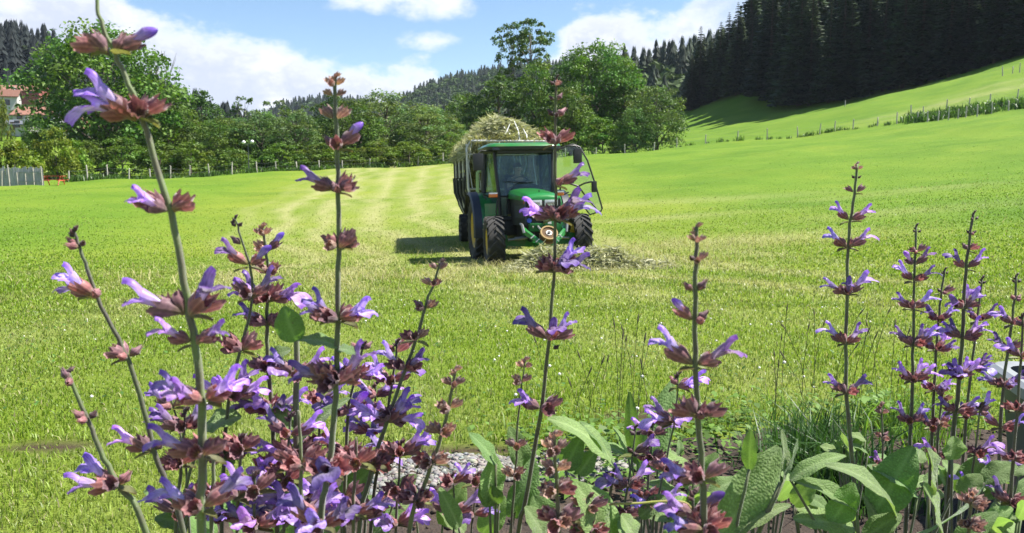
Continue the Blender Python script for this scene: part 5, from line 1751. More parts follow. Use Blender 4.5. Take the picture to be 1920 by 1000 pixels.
def calyx_mat(name, c0, c1, c2, trans=.22):
    """ribbed calyx: base tone, ridge tone, tip tone (attribute R along it, G across the ribs)"""
    m, t = mat(name)
    a = t.n('ShaderNodeAttribute', dict(attribute_name='tone'))
    sp = t.n('ShaderNodeSeparateColor', Color=a.outputs['Color'])
    oi = t.n('ShaderNodeObjectInfo')
    tc = t.n('ShaderNodeTexCoord')
    nz = t.n('ShaderNodeTexNoise', Vector=tc.outputs['Object'], Scale=340.0, Detail=5.0)
    c = t.mix(t.mrange(sp.outputs[0], .05, .55), c0, c1)
    c = t.mix(t.mrange(sp.outputs[0], .75, 1.0, 0, .8), c, c2)
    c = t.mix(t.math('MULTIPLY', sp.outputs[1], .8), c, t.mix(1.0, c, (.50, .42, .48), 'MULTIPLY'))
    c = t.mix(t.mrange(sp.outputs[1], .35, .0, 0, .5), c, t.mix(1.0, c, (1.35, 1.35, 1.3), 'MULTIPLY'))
    c = t.mix(1.0, c, t.ramp(nz.outputs[0], [(.3, .72), (.7, 1.25)]), 'MULTIPLY')
    c = t.mix(1.0, c, oi.outputs['Color'], 'MULTIPLY')
    hs = t.n('ShaderNodeHueSaturation', Color=c, Hue=t.mrange(oi.outputs['Random'], 0, 1, .482, .53, False), Saturation=t.mrange(oi.outputs['Random'], 0, 1, .8, 1.1, False), Value=t.mrange(oi.outputs['Random'], 0, 1, .72, 1.25, False))
    p = t.n('ShaderNodeBsdfPrincipled', Base_Color=hs.outputs[0], Roughness=.55)
    p.inputs['Specular IOR Level'].default_value = .35
    p.inputs['Sheen Weight'].default_value = .25
    tr = t.n('ShaderNodeBsdfTranslucent', Color=t.mix(1.0, hs.outputs[0], (1.5, 1.1, 1.0), 'MULTIPLY'))
    finish(t, t.n('ShaderNodeMixShader', Fac=trans, i1=p.outputs[0], i2=tr.outputs[0]))
    return m


def stem_mat():
    m, t = mat('sage_stem_skin')
    oi = t.n('ShaderNodeObjectInfo')
    tc = t.n('ShaderNodeTexCoord')
    nz = t.n('ShaderNodeTexNoise', Vector=tc.outputs['Object'], Scale=45.0, Detail=6.0)
    nf = t.n('ShaderNodeTexNoise', Vector=tc.outputs['Object'], Scale=900.0, Detail=2.0)
    c = t.mix(t.mrange(nz.outputs[0], .35, .65), (.105, .135, .042), (.085, .068, .045))
    c = t.mix(1.0, c, oi.outputs['Color'], 'MULTIPLY')
    c = t.mix(t.mrange(nf.outputs[0], .6, .75, 0, .35), c, (.45, .45, .38))
    p = t.n('ShaderNodeBsdfPrincipled', Base_Color=c, Roughness=.6)
    p.inputs['Sheen Weight'].default_value = .4
    finish(t, p)
    return m


def leaf_mat():
    """grey green felted sage leaf: pebbled upper side, paler underside and midrib"""
    m, t = mat('sage_leaf_skin')
    a = t.n('ShaderNodeAttribute', dict(attribute_name='tone'))
    sp = t.n('ShaderNodeSeparateColor', Color=a.outputs['Color'])   # R across, G rib, B along
    oi = t.n('ShaderNodeObjectInfo')
    uv = t.n('ShaderNodeUVMap')
    mp = t.n('ShaderNodeMapping', Vector=uv.outputs[0]); mp.inputs['Scale'].default_value = (17, 36, 1)
    vo = t.n('ShaderNodeTexVoronoi', Vector=mp.outputs[0], Scale=1.0)
    vo.inputs['Randomness'].default_value = .85
    nz = t.n('ShaderNodeTexNoise', Vector=uv.outputs[0], Scale=5.0, Detail=6.0)
    geo = t.n('ShaderNodeNewGeometry')
    tc_ = t.n('ShaderNodeTexCoord')
    c = t.mix(nz.outputs[0], (.165, .280, .070), (.265, .385, .140))
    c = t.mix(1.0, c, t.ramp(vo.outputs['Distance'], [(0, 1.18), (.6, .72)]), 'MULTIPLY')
    sp2_ = t.n('ShaderNodeTexNoise', Vector=tc_.outputs['Object'], Scale=95.0, Detail=3.0)
    c = t.mix(t.mrange(sp2_.outputs[0], .70, .76, 0, .75), c, (.16, .10, .04))
    c = t.mix(t.math('MULTIPLY', sp.outputs[1], .6), c, (.32, .43, .19))
    c = t.mix(geo.outputs['Backfacing'], c, t.mix(.5, c, (.22, .29, .17)))
    c = t.mix(1.0, c, oi.outputs['Color'], 'MULTIPLY')
    hs = t.n('ShaderNodeHueSaturation', Color=c, Hue=t.mrange(oi.outputs['Random'], 0, 1, .49, .51, False), Value=t.mrange(oi.outputs['Random'], 0, 1, .85, 1.15, False))
    b = t.n('ShaderNodeBump', Strength=.75, Distance=.0014, Height=t.math('SUBTRACT', 1.0, vo.outputs['Distance']))
    p = t.n('ShaderNodeBsdfPrincipled', Base_Color=hs.outputs[0], Roughness=.62)
    p.inputs['Specular IOR Level'].default_value = .3
    p.inputs['Sheen Weight'].default_value = .35
    t.put(p.inputs['Normal'], b.outputs[0])
    tr = t.n('ShaderNodeBsdfTranslucent', Color=t.mix(1.0, hs.outputs[0], (1.3, 1.5, .5), 'MULTIPLY'))
    finish(t, t.n('ShaderNodeMixShader', Fac=.36, i1=p.outputs[0], i2=tr.outputs[0]))
    return m


M_PETAL = petal_mat()
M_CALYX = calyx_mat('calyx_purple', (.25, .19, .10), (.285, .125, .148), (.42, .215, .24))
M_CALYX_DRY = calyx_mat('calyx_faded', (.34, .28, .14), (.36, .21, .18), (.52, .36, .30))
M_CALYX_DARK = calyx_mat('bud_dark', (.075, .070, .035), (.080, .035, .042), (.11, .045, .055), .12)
M_STEM = stem_mat()
M_SAGELEAF = leaf_mat()


def calyx_mesh(name, m, seed, L=.0185, R0=.0055, openness=1.0, teeth=1.0):
    r = random.Random(seed)
    nr, ns = 20, 9
    V, Cc = [], []
    for i in range(ns):
        q = i / (ns - 1)
        rad = R0 * (.16 + .84 * min(1, q * 1.6) ** .7) * (1.0 + .12 * openness * q)
        if openness < .5:
            rad *= 1 - max(0, q - .55) * 1.7
        for k in range(nr):
            a = 2 * PI * k / nr
            rib = math.cos(a * 10)
            rr = rad * (1 + .10 * rib * min(1, q * 2)) * (1 + .05 * r.uniform(-1, 1) * q)
            x = L * .80 * q
            y, z = rr * math.cos(a) * .88, rr * math.sin(a)
            if q > .72:
                # two lips: three short teeth above, two long ones below
                tt = (q - .72) / .28
                if math.sin(a) > -.1:
                    tooth = max(0, math.cos(a * 5 - PI / 2 * 5)) ** .8 * .9
                else:
                    tooth = max(0, abs(math.cos(a)) * 1.35 - .25)
                x += tt ** 1.2 * L * .30 * teeth * tooth
                z += tt * (R0 * .25 * openness * (1 if math.sin(a) > 0 else -1)) * tooth
                if tooth < .2: x -= tt * L * .10
            z += -R0 * .5 * q * q * .6
            V.append((x, y, z)); Cc.append((q, .5 - .5 * rib, 0))
    i = np.arange(ns - 1)[:, None] * nr; k = np.arange(nr)[None]
    Q = np.stack([i + k, i + (k + 1) % nr, i + nr + (k + 1) % nr, i + nr + k], -1).reshape(-1, 4)
    return mesh_np(name, V, [Q], m, Cc, True)


def surf(rows, V, Q, Cc, tones):
    b = len(V); nu = len(rows[0])
    for row, tn in zip(rows, tones):
        for p in row:
            V.append(p); Cc.append((tn, tn, tn))
    for i in range(len(rows) - 1):
        for k in range(nu - 1):
            Q.append((b + i * nu + k, b + i * nu + k + 1, b + (i + 1) * nu + k + 1, b + (i + 1) * nu + k))


def corolla_mesh(seed, Lt=.0215, bud=False, wide=1.0):
    """two-lipped sage flower: pale tube, arched hood, broad hanging lower lip with side lobes"""
    r = random.Random(seed)
    V, Q, Cc = [], [], []
    nr = 12
    j = lambda s: r.uniform(1 - s, 1 + s)
    x0 = .006
    rows, tones = [], []
    for i in range(6):
        q = i / 5
        rad = .0019 + .0021 * q ** 1.3
        rows.append([(x0 + (Lt - x0) * q, rad * math.cos(2 * PI * k / nr), rad * math.sin(2 * PI * k / nr) * 1.05 + .0012 * q) for k in range(nr + 1)])
        tones.append(.12 + .25 * q * q)
    surf(rows, V, Q, Cc, tones)
    if bud:
        rows, tones = [], []
        for i in range(6):
            q = i / 5
            rad = .004 * math.cos(q * PI / 2 * .97) ** .55
            rows.append([(Lt + .008 * q, rad * math.cos(2 * PI * k / nr), rad * math.sin(2 * PI * k / nr) + .0012 - .001 * q) for k in range(nr + 1)])
            tones.append(.4 + .5 * q)
        surf(rows, V, Q, Cc, tones)
        return mesh_np('corolla', V, [np.array(Q)], M_PETAL, Cc, True)
    # hood: rises then arches forward, sides folded down
    up = r.uniform(.75, 1.15); Lh = .0155 * j(.12)
    rows, tones = [], []
    for i in range(8):
        q = i / 7
        cx = Lt - .002 + Lh * (q * .82); cz = .0035 + up * (.0085 * q - .0055 * q ** 3)
        wdt = .0040 * (1 - .15 * q) * (1 if q < .85 else .72) * wide
        drop = .0042 * (1 - .3 * q)
        rows.append([(cx + .0012 * abs(u) * (q > .8) * -1, u * wdt, cz - drop * abs(u) ** 1.8) for u in np.linspace(-1, 1, 9)])
        tones.append(.38 + .5 * q * q)
    surf(rows, V, Q, Cc, tones)
    # lower lip, middle lobe: forward then down, broad, notched
    Ll = .0175 * j(.12); hang = r.uniform(.7, 1.25)
    rows, tones = [], []
    for i in range(9):
        q = i / 8
        ang = q * 1.25 * hang
        cx = Lt - .002 + Ll * .72 * math.sin(min(ang, 1.5)) / max(.6, 1)
        cz = -.0028 - Ll * .62 * (1 - math.cos(ang))
        wdt = (.0026 + .0062 * math.sin(min(1, q * 1.15) * PI * .62) ** 1.6) * wide * (1 if q < .9 else .86)
        row = []
        for u in np.linspace(-1, 1, 9):
            ruff = .0011 * math.sin(u * 5 + seed) * q
            notch = -.0022 * (1 - abs(u)) ** 2 * (q > .95)
            row.append((cx + notch * math.cos(ang) + ruff * .5 - .0012 * u * u * q, u * wdt, cz - notch * math.sin(ang) + .0022 * u * u * (1 - q * .4) * (1 if q < .6 else .4) + ruff))
        rows.append(row); tones.append((.05 if q < .35 else .10) + .75 * max(0, q - .2) ** 1.1)
    surf(rows, V, Q, Cc, tones)
    # side lobes
    for s in (-1, 1):
        rows, tones = [], []
        for i in range(5):
            q = i / 4
            row = []
            for u in np.linspace(-1, 1, 5):
                wdt = .0030 * math.sin((.25 + .7 * q) * PI) ** .6
                row.append((Lt - .001 + .0035 * q + u * wdt, s * (.0022 + .0062 * q), -.0010 - .0024 * q * q - .0012 * u * q))
            rows.append(row); tones.append(.3 + .45 * q)
        surf(rows, V, Q, Cc, tones)
    # stamens under the hood
    return mesh_np('corolla', V, [np.array(Q)], M_PETAL, Cc, True)


CAL = [calyx_mesh('calyx', M_CALYX, i, .0185 * s, .0053 * w_, .8, .6) for i, (s, w_) in enumerate(((1, 1), (1.12, .95), (.92, 1.08), (1.05, .86), (.85, 1.0), (1.18, 1.05)))]
CAL_S = [calyx_mesh('calyx', M_CALYX, 9 + i, .0125, .0040, .3) for i in range(2)]
CAL_D = [calyx_mesh('calyx', M_CALYX_DRY, 20 + i, .0145, .0044, .6, .6) for i in range(2)]
CAL_B = [calyx_mesh('calyx', M_CALYX_DARK, 30 + i, .0105, .0036, .2) for i in range(2)]
COR = [corolla_mesh(i, wide=w_) for i, w_ in enumerate((1.0, 1.1, .92, 1.05, .8, 1.2, 1.0, .7))]
COR_B = [corolla_mesh(50, bud=True)]


def bract_mesh(seed, L=.015, wd=.0055):
    V, Cc = [], []
    for i in range(6):
        q = i / 5
        w_ = wd * math.sin(PI * min(.98, q * .85 + .12)) ** .9
        for u in (-1, -.5, 0, .5, 1):
            V.append((L * q, u * w_, -.004 * q * q + .0022 * u * u - .001)); Cc.append((.3, .2, 0))
    Q = grid_faces(6, 5)
    return mesh_np('bract', V, [Q], M_BRACT, Cc, True)


M_BRACT = calyx_mat('bract_green', (.16, .20, .05), (.17, .165, .06), (.22, .14, .07), .35)
BRACT = [bract_mesh(1), bract_mesh(2, .012, .005)]


def leaf_mesh(name, L, wd, bend, fold=.25, twist=0.0, wave=.0, tip=.5, seed=0, nu=9, nv=15):
    """leaf along +X, upper side +Z; bend = total droop angle"""
    r = random.Random(seed)
    V, Cc, UV = [], [], []
    x = z = 0.0
    for i in range(nv):
        q = i / (nv - 1)
        ang = -bend * q ** 1.3
        if i:
            x += L / (nv - 1) * math.cos(ang); z += L / (nv - 1) * math.sin(ang)
        w_ = wd / 2 * (math.sin(PI * (q * .93 + .045) ** (1.0 - .28 * tip)) ** .72) * (1 - .10 * q)
        tw = twist * q
        for k in range(nu):
            u = 2 * k / (nu - 1) - 1
            lift = fold * abs(u) * w_ + wave * w_ * math.sin(q * 13 + (3 if u > 0 else 0) + seed) * abs(u) ** 2 - .12 * w_ * u ** 4
            dy = u * w_ * math.cos(fold * .5)
            side = lift
            y2 = dy * math.cos(tw) - side * math.sin(tw); n2 = dy * math.sin(tw) + side * math.cos(tw)
            n2 += w_ * .035 * math.sin(q * 40 + u * 9 + seed)       # quilted between the veins
            V.append((x - n2 * math.sin(ang), y2, z + n2 * math.cos(ang)))
            Cc.append((abs(u), max(0, 1 - abs(u) * 9) * 1.0, q))
    Q = grid_faces(nv, nu)[:, ::-1]
    me = mesh_np(name, V, [Q], M_SAGELEAF, Cc, True)
    ul = me.uv_layers.new(name='UVMap')
    li = np.empty(len(me.loops), np.int32); me.loops.foreach_get('vertex_index', li)
    uu = np.stack([(li % nu) / (nu - 1), (li // nu) / (nv - 1)], -1).astype(np.float32)
    ul.data.foreach_set('uv', uu.ravel())
    return me


def frame(axis, up=Vector((0, 0, 1)), roll=0.0):
    x = axis.normalized()
    y = up.cross(x)
    if y.length < 1e-3: y = Vector((0, -1, 0))
    y.normalize()
    z = x.cross(y)
    M = Matrix((x, y, z)).transposed()
    return (M @ Matrix.Rotation(roll, 3, 'X')).to_4x4()


fl = random.Random(12)
STEM_GREEN, STEM_DARK, STEM_PURPLE = (1.05, 1.15, .95), (.55, .6, .6), (.85, .68, .75)
def n_whorl_skip(group, wv):
    """lower whorls are partly spent: some flowers have dropped"""
    return not group.endswith('right group') and fl.random() < .35


def stalk_mesh(pts, r0, r1):
    """square, slightly grooved sage stalk"""
    P = [Vector(p) for p in pts]
    # resample with a Catmull-Rom spline
    out = []
    for i in range(len(P) - 1):
        p0, p1, p2, p3 = P[max(i - 1, 0)], P[i], P[i + 1], P[min(i + 2, len(P) - 1)]
        for k in range(4):
            t = k / 4
            out.append(.5 * ((2 * p1) + (p2 - p0) * t + (2 * p0 - 5 * p1 + 4 * p2 - p3) * t * t + (3 * p1 - p0 - 3 * p2 + p3) * t ** 3))
    out.append(P[-1])
    jr = random.Random(int(abs(P[0].x) * 1e5))
    for v in out[2:-6]:
        v += Vector((jr.uniform(-1, 1), jr.uniform(-1, 1), 0)) * min(r0, .0018) * .38
    n = 12
    V = []
    a = None
    for i, p in enumerate(out):
        d = (out[min(i + 1, len(out) - 1)] - out[max(i - 1, 0)]).normalized()
        a = (a - d * a.dot(d)).normalized() if a is not None else (Vector((1, 0, 0)) - d * d.x).normalized()
        b = d.cross(a)
        r = r1 + (r0 - r1) * (i / (len(out) - 1))
        for k in range(n):
            t = 2 * PI * k / n
            sq = 1.0 + .13 * math.cos(4 * (t - PI / 4))
            V.append(p + (a * math.cos(t) + b * math.sin(t)) * r * sq)
    m = len(out)
    i = np.arange(m - 1)[:, None] * n; k = np.arange(n)[None]
    Q = np.stack([i + k, i + (k + 1) % n, i + n + (k + 1) % n, i + n + k], -1).reshape(-1, 4)
    me = mesh_np('stalk', [tuple(v) for v in V], [Q, np.array([list(range(n))[::-1]])], M_STEM, None, True)
    return me, out


def add_flower(parent, P, ang, depth, kind, size, tintc=None, up_r=0.0):
    """one calyx at P pointing along the picture-plane angle; kind: F open flower, C calyx, B bud, D faded, S small closed, P flower just opening"""
    a = R(ang)
    if kind == 'S': size *= 1.1
    ax = Vector((math.cos(a) * math.cos(depth), math.sin(depth), math.sin(a) * math.cos(depth)))
    M = Matrix.Translation(P) @ frame(ax, roll=fl.uniform(-.35, .35) + up_r) @ Matrix.Scale(size, 4)
    base = {'F': CAL, 'C': CAL, 'P': CAL, 'S': CAL_S, 'D': CAL_D, 'B': CAL_B}[kind]
    o = link('calyx', fl.choice(base), parent, M)
    v = fl.uniform(.8, 1.2)
    o.color = (v, v, v, 1)
    if kind in 'FP':
        c = link('corolla', fl.choice(COR) if kind == 'F' else COR_B[0], o, Matrix.Translation((.0015, 0, 0)) @ Matrix.Scale(1.04 if kind == 'F' else 1.0, 4))
        v = fl.choice((1.0, 1.12, 1.22, .68, .85, .55))
        c.color = (v * fl.uniform(.9, 1.12), v, v * fl.uniform(.95, 1.08), 1)
    return o


def sage(label, Y, pts, r_px, whorls, colour=STEM_GREEN, top_r=.55, dY=0.0, group='flowering sage stems in the garden bed', leaves=(), cat='sage stem'):
    """one flowering stem. pts: its course; whorls: (px, py, left, right, front, size): strings of flower kinds on each side"""
    n = len(pts)
    P = [at(px, py, Y + dY * (i / (n - 1))) for i, (px, py) in enumerate(pts)]
    r0 = r_px / 2 / F * Y
    last = P[-1]
    d = (P[-1] - P[-2]).normalized()
    gz = float(bed_z(np.array([last.x]), np.array([max(last.y, .3)]))[0]) - .02
    if last.z > gz + .05:
        k = last.z - gz
        fx = last.x + max(-.12, min(.12, d.x / max(.2, -d.z) * k * .35))
        P.append(Vector((last.x * .5 + fx * .5, last.y + .01, (last.z + gz) / 2)))
        P.append(Vector((fx, last.y + .02, gz)))
    foot = P[-1]
    o = empty('flowering_sage', foot, 0, label, cat, group)
    rel = [p - foot for p in P]
    me, line = stalk_mesh(rel, r0 * 1.1, r0 * top_r * .72)
    st = link('stalk', me, o)
    st.color = (*[c * fl.uniform(.9, 1.1) for c in colour], 1)
    for wv in whorls:
        if wv[1] > 740 and n_whorl_skip(group, wv): wv = (wv[0], wv[1], wv[2][:-1] if len(wv[2]) > 1 else wv[2], wv[3][:1], wv[4][:1], *wv[5:])
        px, py, lf, rt, fr_ = wv[:5]
        size = (wv[5] if len(wv) > 5 else 1.0) * .91 * (.86 if group.endswith('right group') else .86 if Y < .57 and pts[0][0] > 1000 else 1.0)
        tgt = at(px, py, Y) - foot
        q = min(line, key=lambda v: abs(v.z - tgt.z))
        node = Vector((tgt.x * .5 + q.x * .5, q.y, tgt.z))
        for side, s in ((lf, 180), (rt, 0)):
            m = len(side)
            for i, kd in enumerate(side):
                up = 47 if kd not in 'BSD' else 52
                a = up + (i - (m - 1) / 2) * 26 + fl.uniform(-9, 9)
                if kd in 'F': a -= 12 if not group.endswith('right group') else 2
                ang = a if s == 0 else 180 - a
                off = Vector(((1 if s == 0 else -1) * r0 * .7, fl.uniform(-1, .4) * r0, -.002 * i))
                add_flower(o, node + off, ang, fl.uniform(-.55, .3), kd, size * fl.uniform(.92, 1.08))
        for i, kd in enumerate(fr_):
            add_flower(o, node + Vector((fl.uniform(-.5, .5) * r0, -r0 * .9, -.001)), 90 + fl.uniform(-60, 60), -fl.uniform(.75, 1.15), kd, size * fl.uniform(.9, 1.05))
        if any(k in 'FC' for k in lf + rt + fr_):
            for s in (-1, 1):
                if fl.random() < .7:
                    ax = Vector((s, fl.uniform(-.5, .3), fl.uniform(-.1, .35)))
                    b = link('bract', fl.choice(BRACT), o, Matrix.Translation(node + Vector((s * r0 * .6, -r0 * .3, -.003))) @ frame(ax) @ Matrix.Scale(size * fl.uniform(.8, 1.1), 4))
                    b.color = (1, 1, 1, 1)
    # closed buds crowding the tip
    if len(whorls) and whorls[0][1] > 0 and abs(whorls[0][1] - pts[0][1]) < 40:
        for k in range(4):
            add_flower(o, P[0] - foot + Vector((0, 0, -.002 * k)), 90 + (k - 1.5) * 28, fl.uniform(-.5, .5), 'D' if 'D' in whorls[0][2] else 'B', whorls[0][5] * .62 if len(whorls[0]) > 5 else .5)
    for lv in leaves:
        add_leaf(o, foot, Y, *lv)
    return o


_leaf_id = [0]


def add_leaf(parent, origin, Y, base, tip, w_px, face=(0, -.5, .85), bend=.5, col=(1, 1, 1), dy=0.0, fold=.25, twist=0.0, tipv=.5, petiole=True):
    """leaf between two places; face = where its upper side looks"""
    _leaf_id[0] += 1
    a = at(*base, Y); b = at(*tip, Y + dy)
    ax = (b - a); Lc = ax.length
    L = Lc * (1 + bend * bend / 24.0)
    me = leaf_mesh('leaf', L, w_px / F * Y * 1.12, bend, fold, twist, .13, tipv, _leaf_id[0])
    x = ax.normalized()
    f = Vector(face) + Vector((.30, 0, .15))
    z = (f - x * f.dot(x)).normalized()
    y = z.cross(x)
    M = Matrix((x, y, z)).transposed()
    M = M @ Matrix.Rotation(-bend * .43, 3, 'Y')
    o = link('leaf', me, parent, Matrix.Translation(a - origin) @ M.to_4x4())
    o.color = (*col, 1)
    return o


# ---- the large stems, left to right --------------------------------------
sage('tallest sage stem at the left, running out of the top of the picture', .52,
     [(172, -60), (180, -5), (190, 40), (215, 100), (243, 160), (268, 225), (292, 310), (320, 400), (345, 530), (366, 650), (378, 760), (380, 900), (378, 1020)], 17,
     [(208, 92, 'CCC', 'PS', '', 1.0), (258, 215, 'FFC', 'CC', 'C', 1.12), (315, 392, 'CC', 'CC', 'F', 1.0), (348, 585, 'FC', 'CF', '', 1.22), (362, 640, 'F', 'FS', '', .85), (384, 748, 'FC', 'FF', 'FFC', 1.1),
      (380, 850, 'FC', 'C', 'C', 1.1), (378, 950, 'CF', 'F', 'C', 1.1)], STEM_GREEN, .42)
sage('straight sage stem with dry brown tip left of the wagon', .62,
     [(628, 145), (630, 200), (633, 300), (634, 400), (634, 500), (633, 600), (631, 700), (626, 790), (614, 900), (600, 1015)], 13,
     [(628, 160, 'D', 'D', 'D', .62), (628, 180, 'D', 'D', '', .6), (627, 222, 'D', 'D', '', .95), (632, 275, 'S', 'P', 'C', .95), (632, 355, 'FS', 'CC', 'S', 1.05), (631, 460, 'SC', 'CCC', 'D', .98), (633, 596, 'FCF', 'FC', 'C', 1.1),
      (631, 712, 'FCC', 'CCF', 'CC', 1.25), (616, 880, 'CCC', 'CC', 'CF', 1.3), (604, 985, 'FC', 'FF', 'F', 1.2)], (.78, .82, .80), .7,
     leaves=[((634, 650), (555, 636), 40, (.1, -.4, .9), .6), ((632, 655), (668, 664), 34, (0, -.3, .9), .8, (.8, .85, .8)), ((555, 640), (532, 575), 55, (-.5, -.7, .4), .3, (.85, 1.0, .75))])
sage('thin leaning sage stem with one large violet flower near its top, left', .66,
     [(138, 432), (150, 465), (165, 505), (190, 575), (232, 655), (262, 740), (287, 840), (312, 910), (345, 1010)], 11,
     [(148, 462, 'S', 'B', 'S', .95), (186, 552, 'FF', '', 'S', 1.2), (240, 668, 'CC', 'S', 'S', 1.05), (288, 842, 'FC', 'B', '', 1.1)], STEM_DARK, .6)
sage('lowest leaning sage stem at the left edge with two small buds on top', .68,
     [(128, 697), (148, 750), (172, 805), (195, 860), (228, 918), (275, 1005)], 12,
     [(140, 712, 'S', '', 'S', 1.0), (168, 785, 'SC', 'B', 'S', 1.0), (224, 908, 'FFC', 'S', 'C', 1.2)], (.9, .95, .9), .7)
sage('thin dark sage stem with a lilac flower and tiny buds, left of pale bud spike', .78,
     [(440, 408), (452, 445), (466, 490), (474, 535), (468, 590), (452, 650), (432, 735), (420, 850), (415, 1010)], 8,
     [(443, 425, 'B', 'B', '', .7), (452, 458, 'S', '', '', .9), (466, 496, 'F', 'P', '', 1.1), (470, 555, 'C', 'CF', 'C', 1.1), (452, 655, 'CC', 'CC', 'C', 1.25), (434, 740, 'FC', 'FF', 'FFC', 1.25), (418, 860, 'CC', 'FC', 'CF', 1.2), (415, 970, 'FF', 'FC', 'F', 1.2)], STEM_DARK, .5)
sage('sage stem with a stack of pale pinkish buds behind the tallest one', .82,
     [(492, 425), (500, 480), (504, 540), (500, 600), (503, 680), (512, 800), (520, 1010)], 10,
     [(493, 440, 'D', 'D', 'D', .75), (498, 470, 'D', 'P', 'D', 1.0), (502, 510, 'D', 'D', 'DD', 1.15), (500, 560, 'CF', 'FC', 'CF', 1.3), (502, 605, 'CF', 'FC', 'C', 1.25), (505, 690, 'CC', 'C', 'CF', 1.2), (510, 765, 'FF', 'FC', 'FF', 1.35), (516, 880, 'CC', 'CF', 'CF', 1.35), (520, 975, 'FF', 'FC', 'F', 1.3)], STEM_PURPLE, .6,
     leaves=[((500, 680), (545, 655), 42, (0, -.5, .8), .4, (.8, .9, .75))])
sage('stout grey green sage stem without a flower top, left of the straight one', .80,
     [(545, 600), (556, 640), (556, 760), (556, 880), (560, 1015)], 15,
     [(557, 700, 'F', 'CF', 'C', 1.1), (556, 850, 'FC', 'C', 'CF', 1.3), (560, 960, 'FFC', 'FF', 'FF', 1.4)], (.95, .98, 1.0), .8,
     leaves=[((558, 830), (655, 745), 36, (-.3, -.5, .8), .5, (1, 1.05, .9)), ((552, 800), (500, 760), 50, (.2, -.5, .8), .4, (.95, 1.05, .95))])
sage('slanting sage stem with pale buds on its top, tip at the wagon shadow', .82,
     [(826, 492), (815, 530), (800, 565), (786, 620), (764, 680), (738, 755), (712, 830), (692, 900), (672, 1010)], 10,
     [(824, 505, 'D', 'D', '', .7), (812, 535, 'D', 'D', 'D', .85), (797, 578, 'S', 'D', 'D', 1.0), (780, 635, 'C', 'D', 'D', 1.1), (757, 690, 'CF', 'CF', 'C', 1.15), (728, 785, 'FC', 'FFF', 'FC', 1.3), (700, 870, 'CC', 'CFC', 'CC', 1.3), (678, 970, 'FC', 'CF', 'F', 1.3)], (.9, .9, .85), .6)
sage('sage stem with a big violet cluster right of the straight one', .86,
     [(682, 645), (668, 700), (655, 760), (650, 840), (645, 1010)], 9,
     [(680, 655, 'S', 'S', '', 1.0), (668, 705, 'PF', 'FC', 'F', 1.15), (654, 770, 'F', 'P', 'F', 1.2), (648, 850, 'CF', 'CC', 'CC', 1.3), (645, 930, 'F', 'CF', 'FC', 1.3)], STEM_DARK, .6)
sage('dark sage stem with violet flowers before the straw coloured lawn, leaning right', .92,
     [(745, 640), (738, 700), (722, 800), (705, 900), (695, 1010)], 9,
     [(742, 660, 'S', 'C', '', 1.1), (735, 715, 'PF', 'F', 'C', 1.2), (722, 775, 'FF', 'FF', 'FC', 1.3), (706, 870, 'FC', 'CF', 'C', 1.3), (698, 950, 'CF', 'FC', 'F', 1.25)], STEM_DARK, .6)
sage('sage stem of faded pinkish calyces standing before the pebble strip', .76,
     [(854, 695), (842, 760), (822, 835), (795, 910), (765, 1010)], 11,
     [(850, 722, 'D', 'D', 'D', .85), (842, 765, 'D', 'D', 'D', 1.1), (830, 810, 'DD', 'D', 'D', 1.15), (812, 865, 'C', 'DD', 'D', 1.25), (785, 935, 'CC', 'DC', 'DC', 1.3)], (1.0, 1.0, .9), .7)
sage('tall slender sage stem standing in front of the tractor', .84,
     [(1043, 145), (1042, 250), (1041, 400), (1036, 560), (1024, 690), (1008, 810), (985, 940), (970, 1015)], 10,
     [(1043, 160, 'B', 'B', 'D', .65), (1042, 188, 'B', 'S', '', .7), (1040, 218, 'B', 'S', 'B', .95), (1036, 268, 'C', 'CS', 'C', 1.05), (1042, 345, '', 'F', 'S', 1.15), (1041, 408, 'FC', 'FF', 'C', 1.25), (1040, 505, 'CC', 'FF', 'FC', 1.3),
      (1028, 635, 'F', 'CF', 'F', 1.25), (1016, 765, 'FF', 'CF', 'C', 1.25), (1042, 655, '', 'B', '', .9)], (.68, .62, .55), .62)
sage('small stem of pale buds left of the foot of the tractor stem', .86,
     [(984, 676), (978, 720), (972, 780), (968, 860), (958, 1010)], 6,
     [(983, 688, 'D', 'D', '', .75), (978, 716, 'D', 'D', 'D', .9), (970, 838, 'D', 'D', 'D', 1.05), (964, 890, 'DD', 'D', 'D', 1.1)], STEM_PURPLE, .6)
sage('pale budded sage stem low in the middle, cut by the bottom margin', .66,
     [(1040, 818), (1042, 880), (1045, 940), (1048, 1015)], 12,
     [(1040, 842, 'D', 'D', 'DD', .9), (1040, 880, 'D', 'D', 'D', 1.0), (1042, 920, 'DD', 'CD', 'D', 1.1), (1046, 975, 'CD', 'CD', 'CD', 1.2)], (1.0, .98, .95), .7)
sage('bold near sage stem with deep violet flowers, right of the middle', .56,
     [(1306, 425), (1305, 480), (1304, 560), (1304, 690), (1311, 800), (1317, 900), (1321, 1015)], 15,
     [(1307, 452, 'D', 'D', 'D', .55), (1306, 488, 'B', 'D', 'D', .7), (1303, 545, 'S', 'S', '', .9), (1302, 600, 'P', 'S', 'S', .95), (1304, 683, 'F', 'F', '', 1.2), (1311, 778, 'CC', 'CC', 'S', 1.1), (1315, 895, 'FCC', 'CF', 'C', 1.25), (1319, 990, 'FC', 'CC', 'C', 1.2)], (.80, .74, .72), .6)
sage('small flowering stem just left of the bold near one', .85,
     [(1272, 700), (1266, 780), (1250, 860), (1232, 940), (1222, 1010)], 6,
     [(1271, 722, 'S', 'F', 'F', 1.0), (1262, 790, 'FF', 'C', 'F', 1.1), (1246, 880, 'CC', 'CC', 'C', 1.05), (1230, 945, 'FC', 'F', 'C', 1.1)], STEM_DARK, .6)
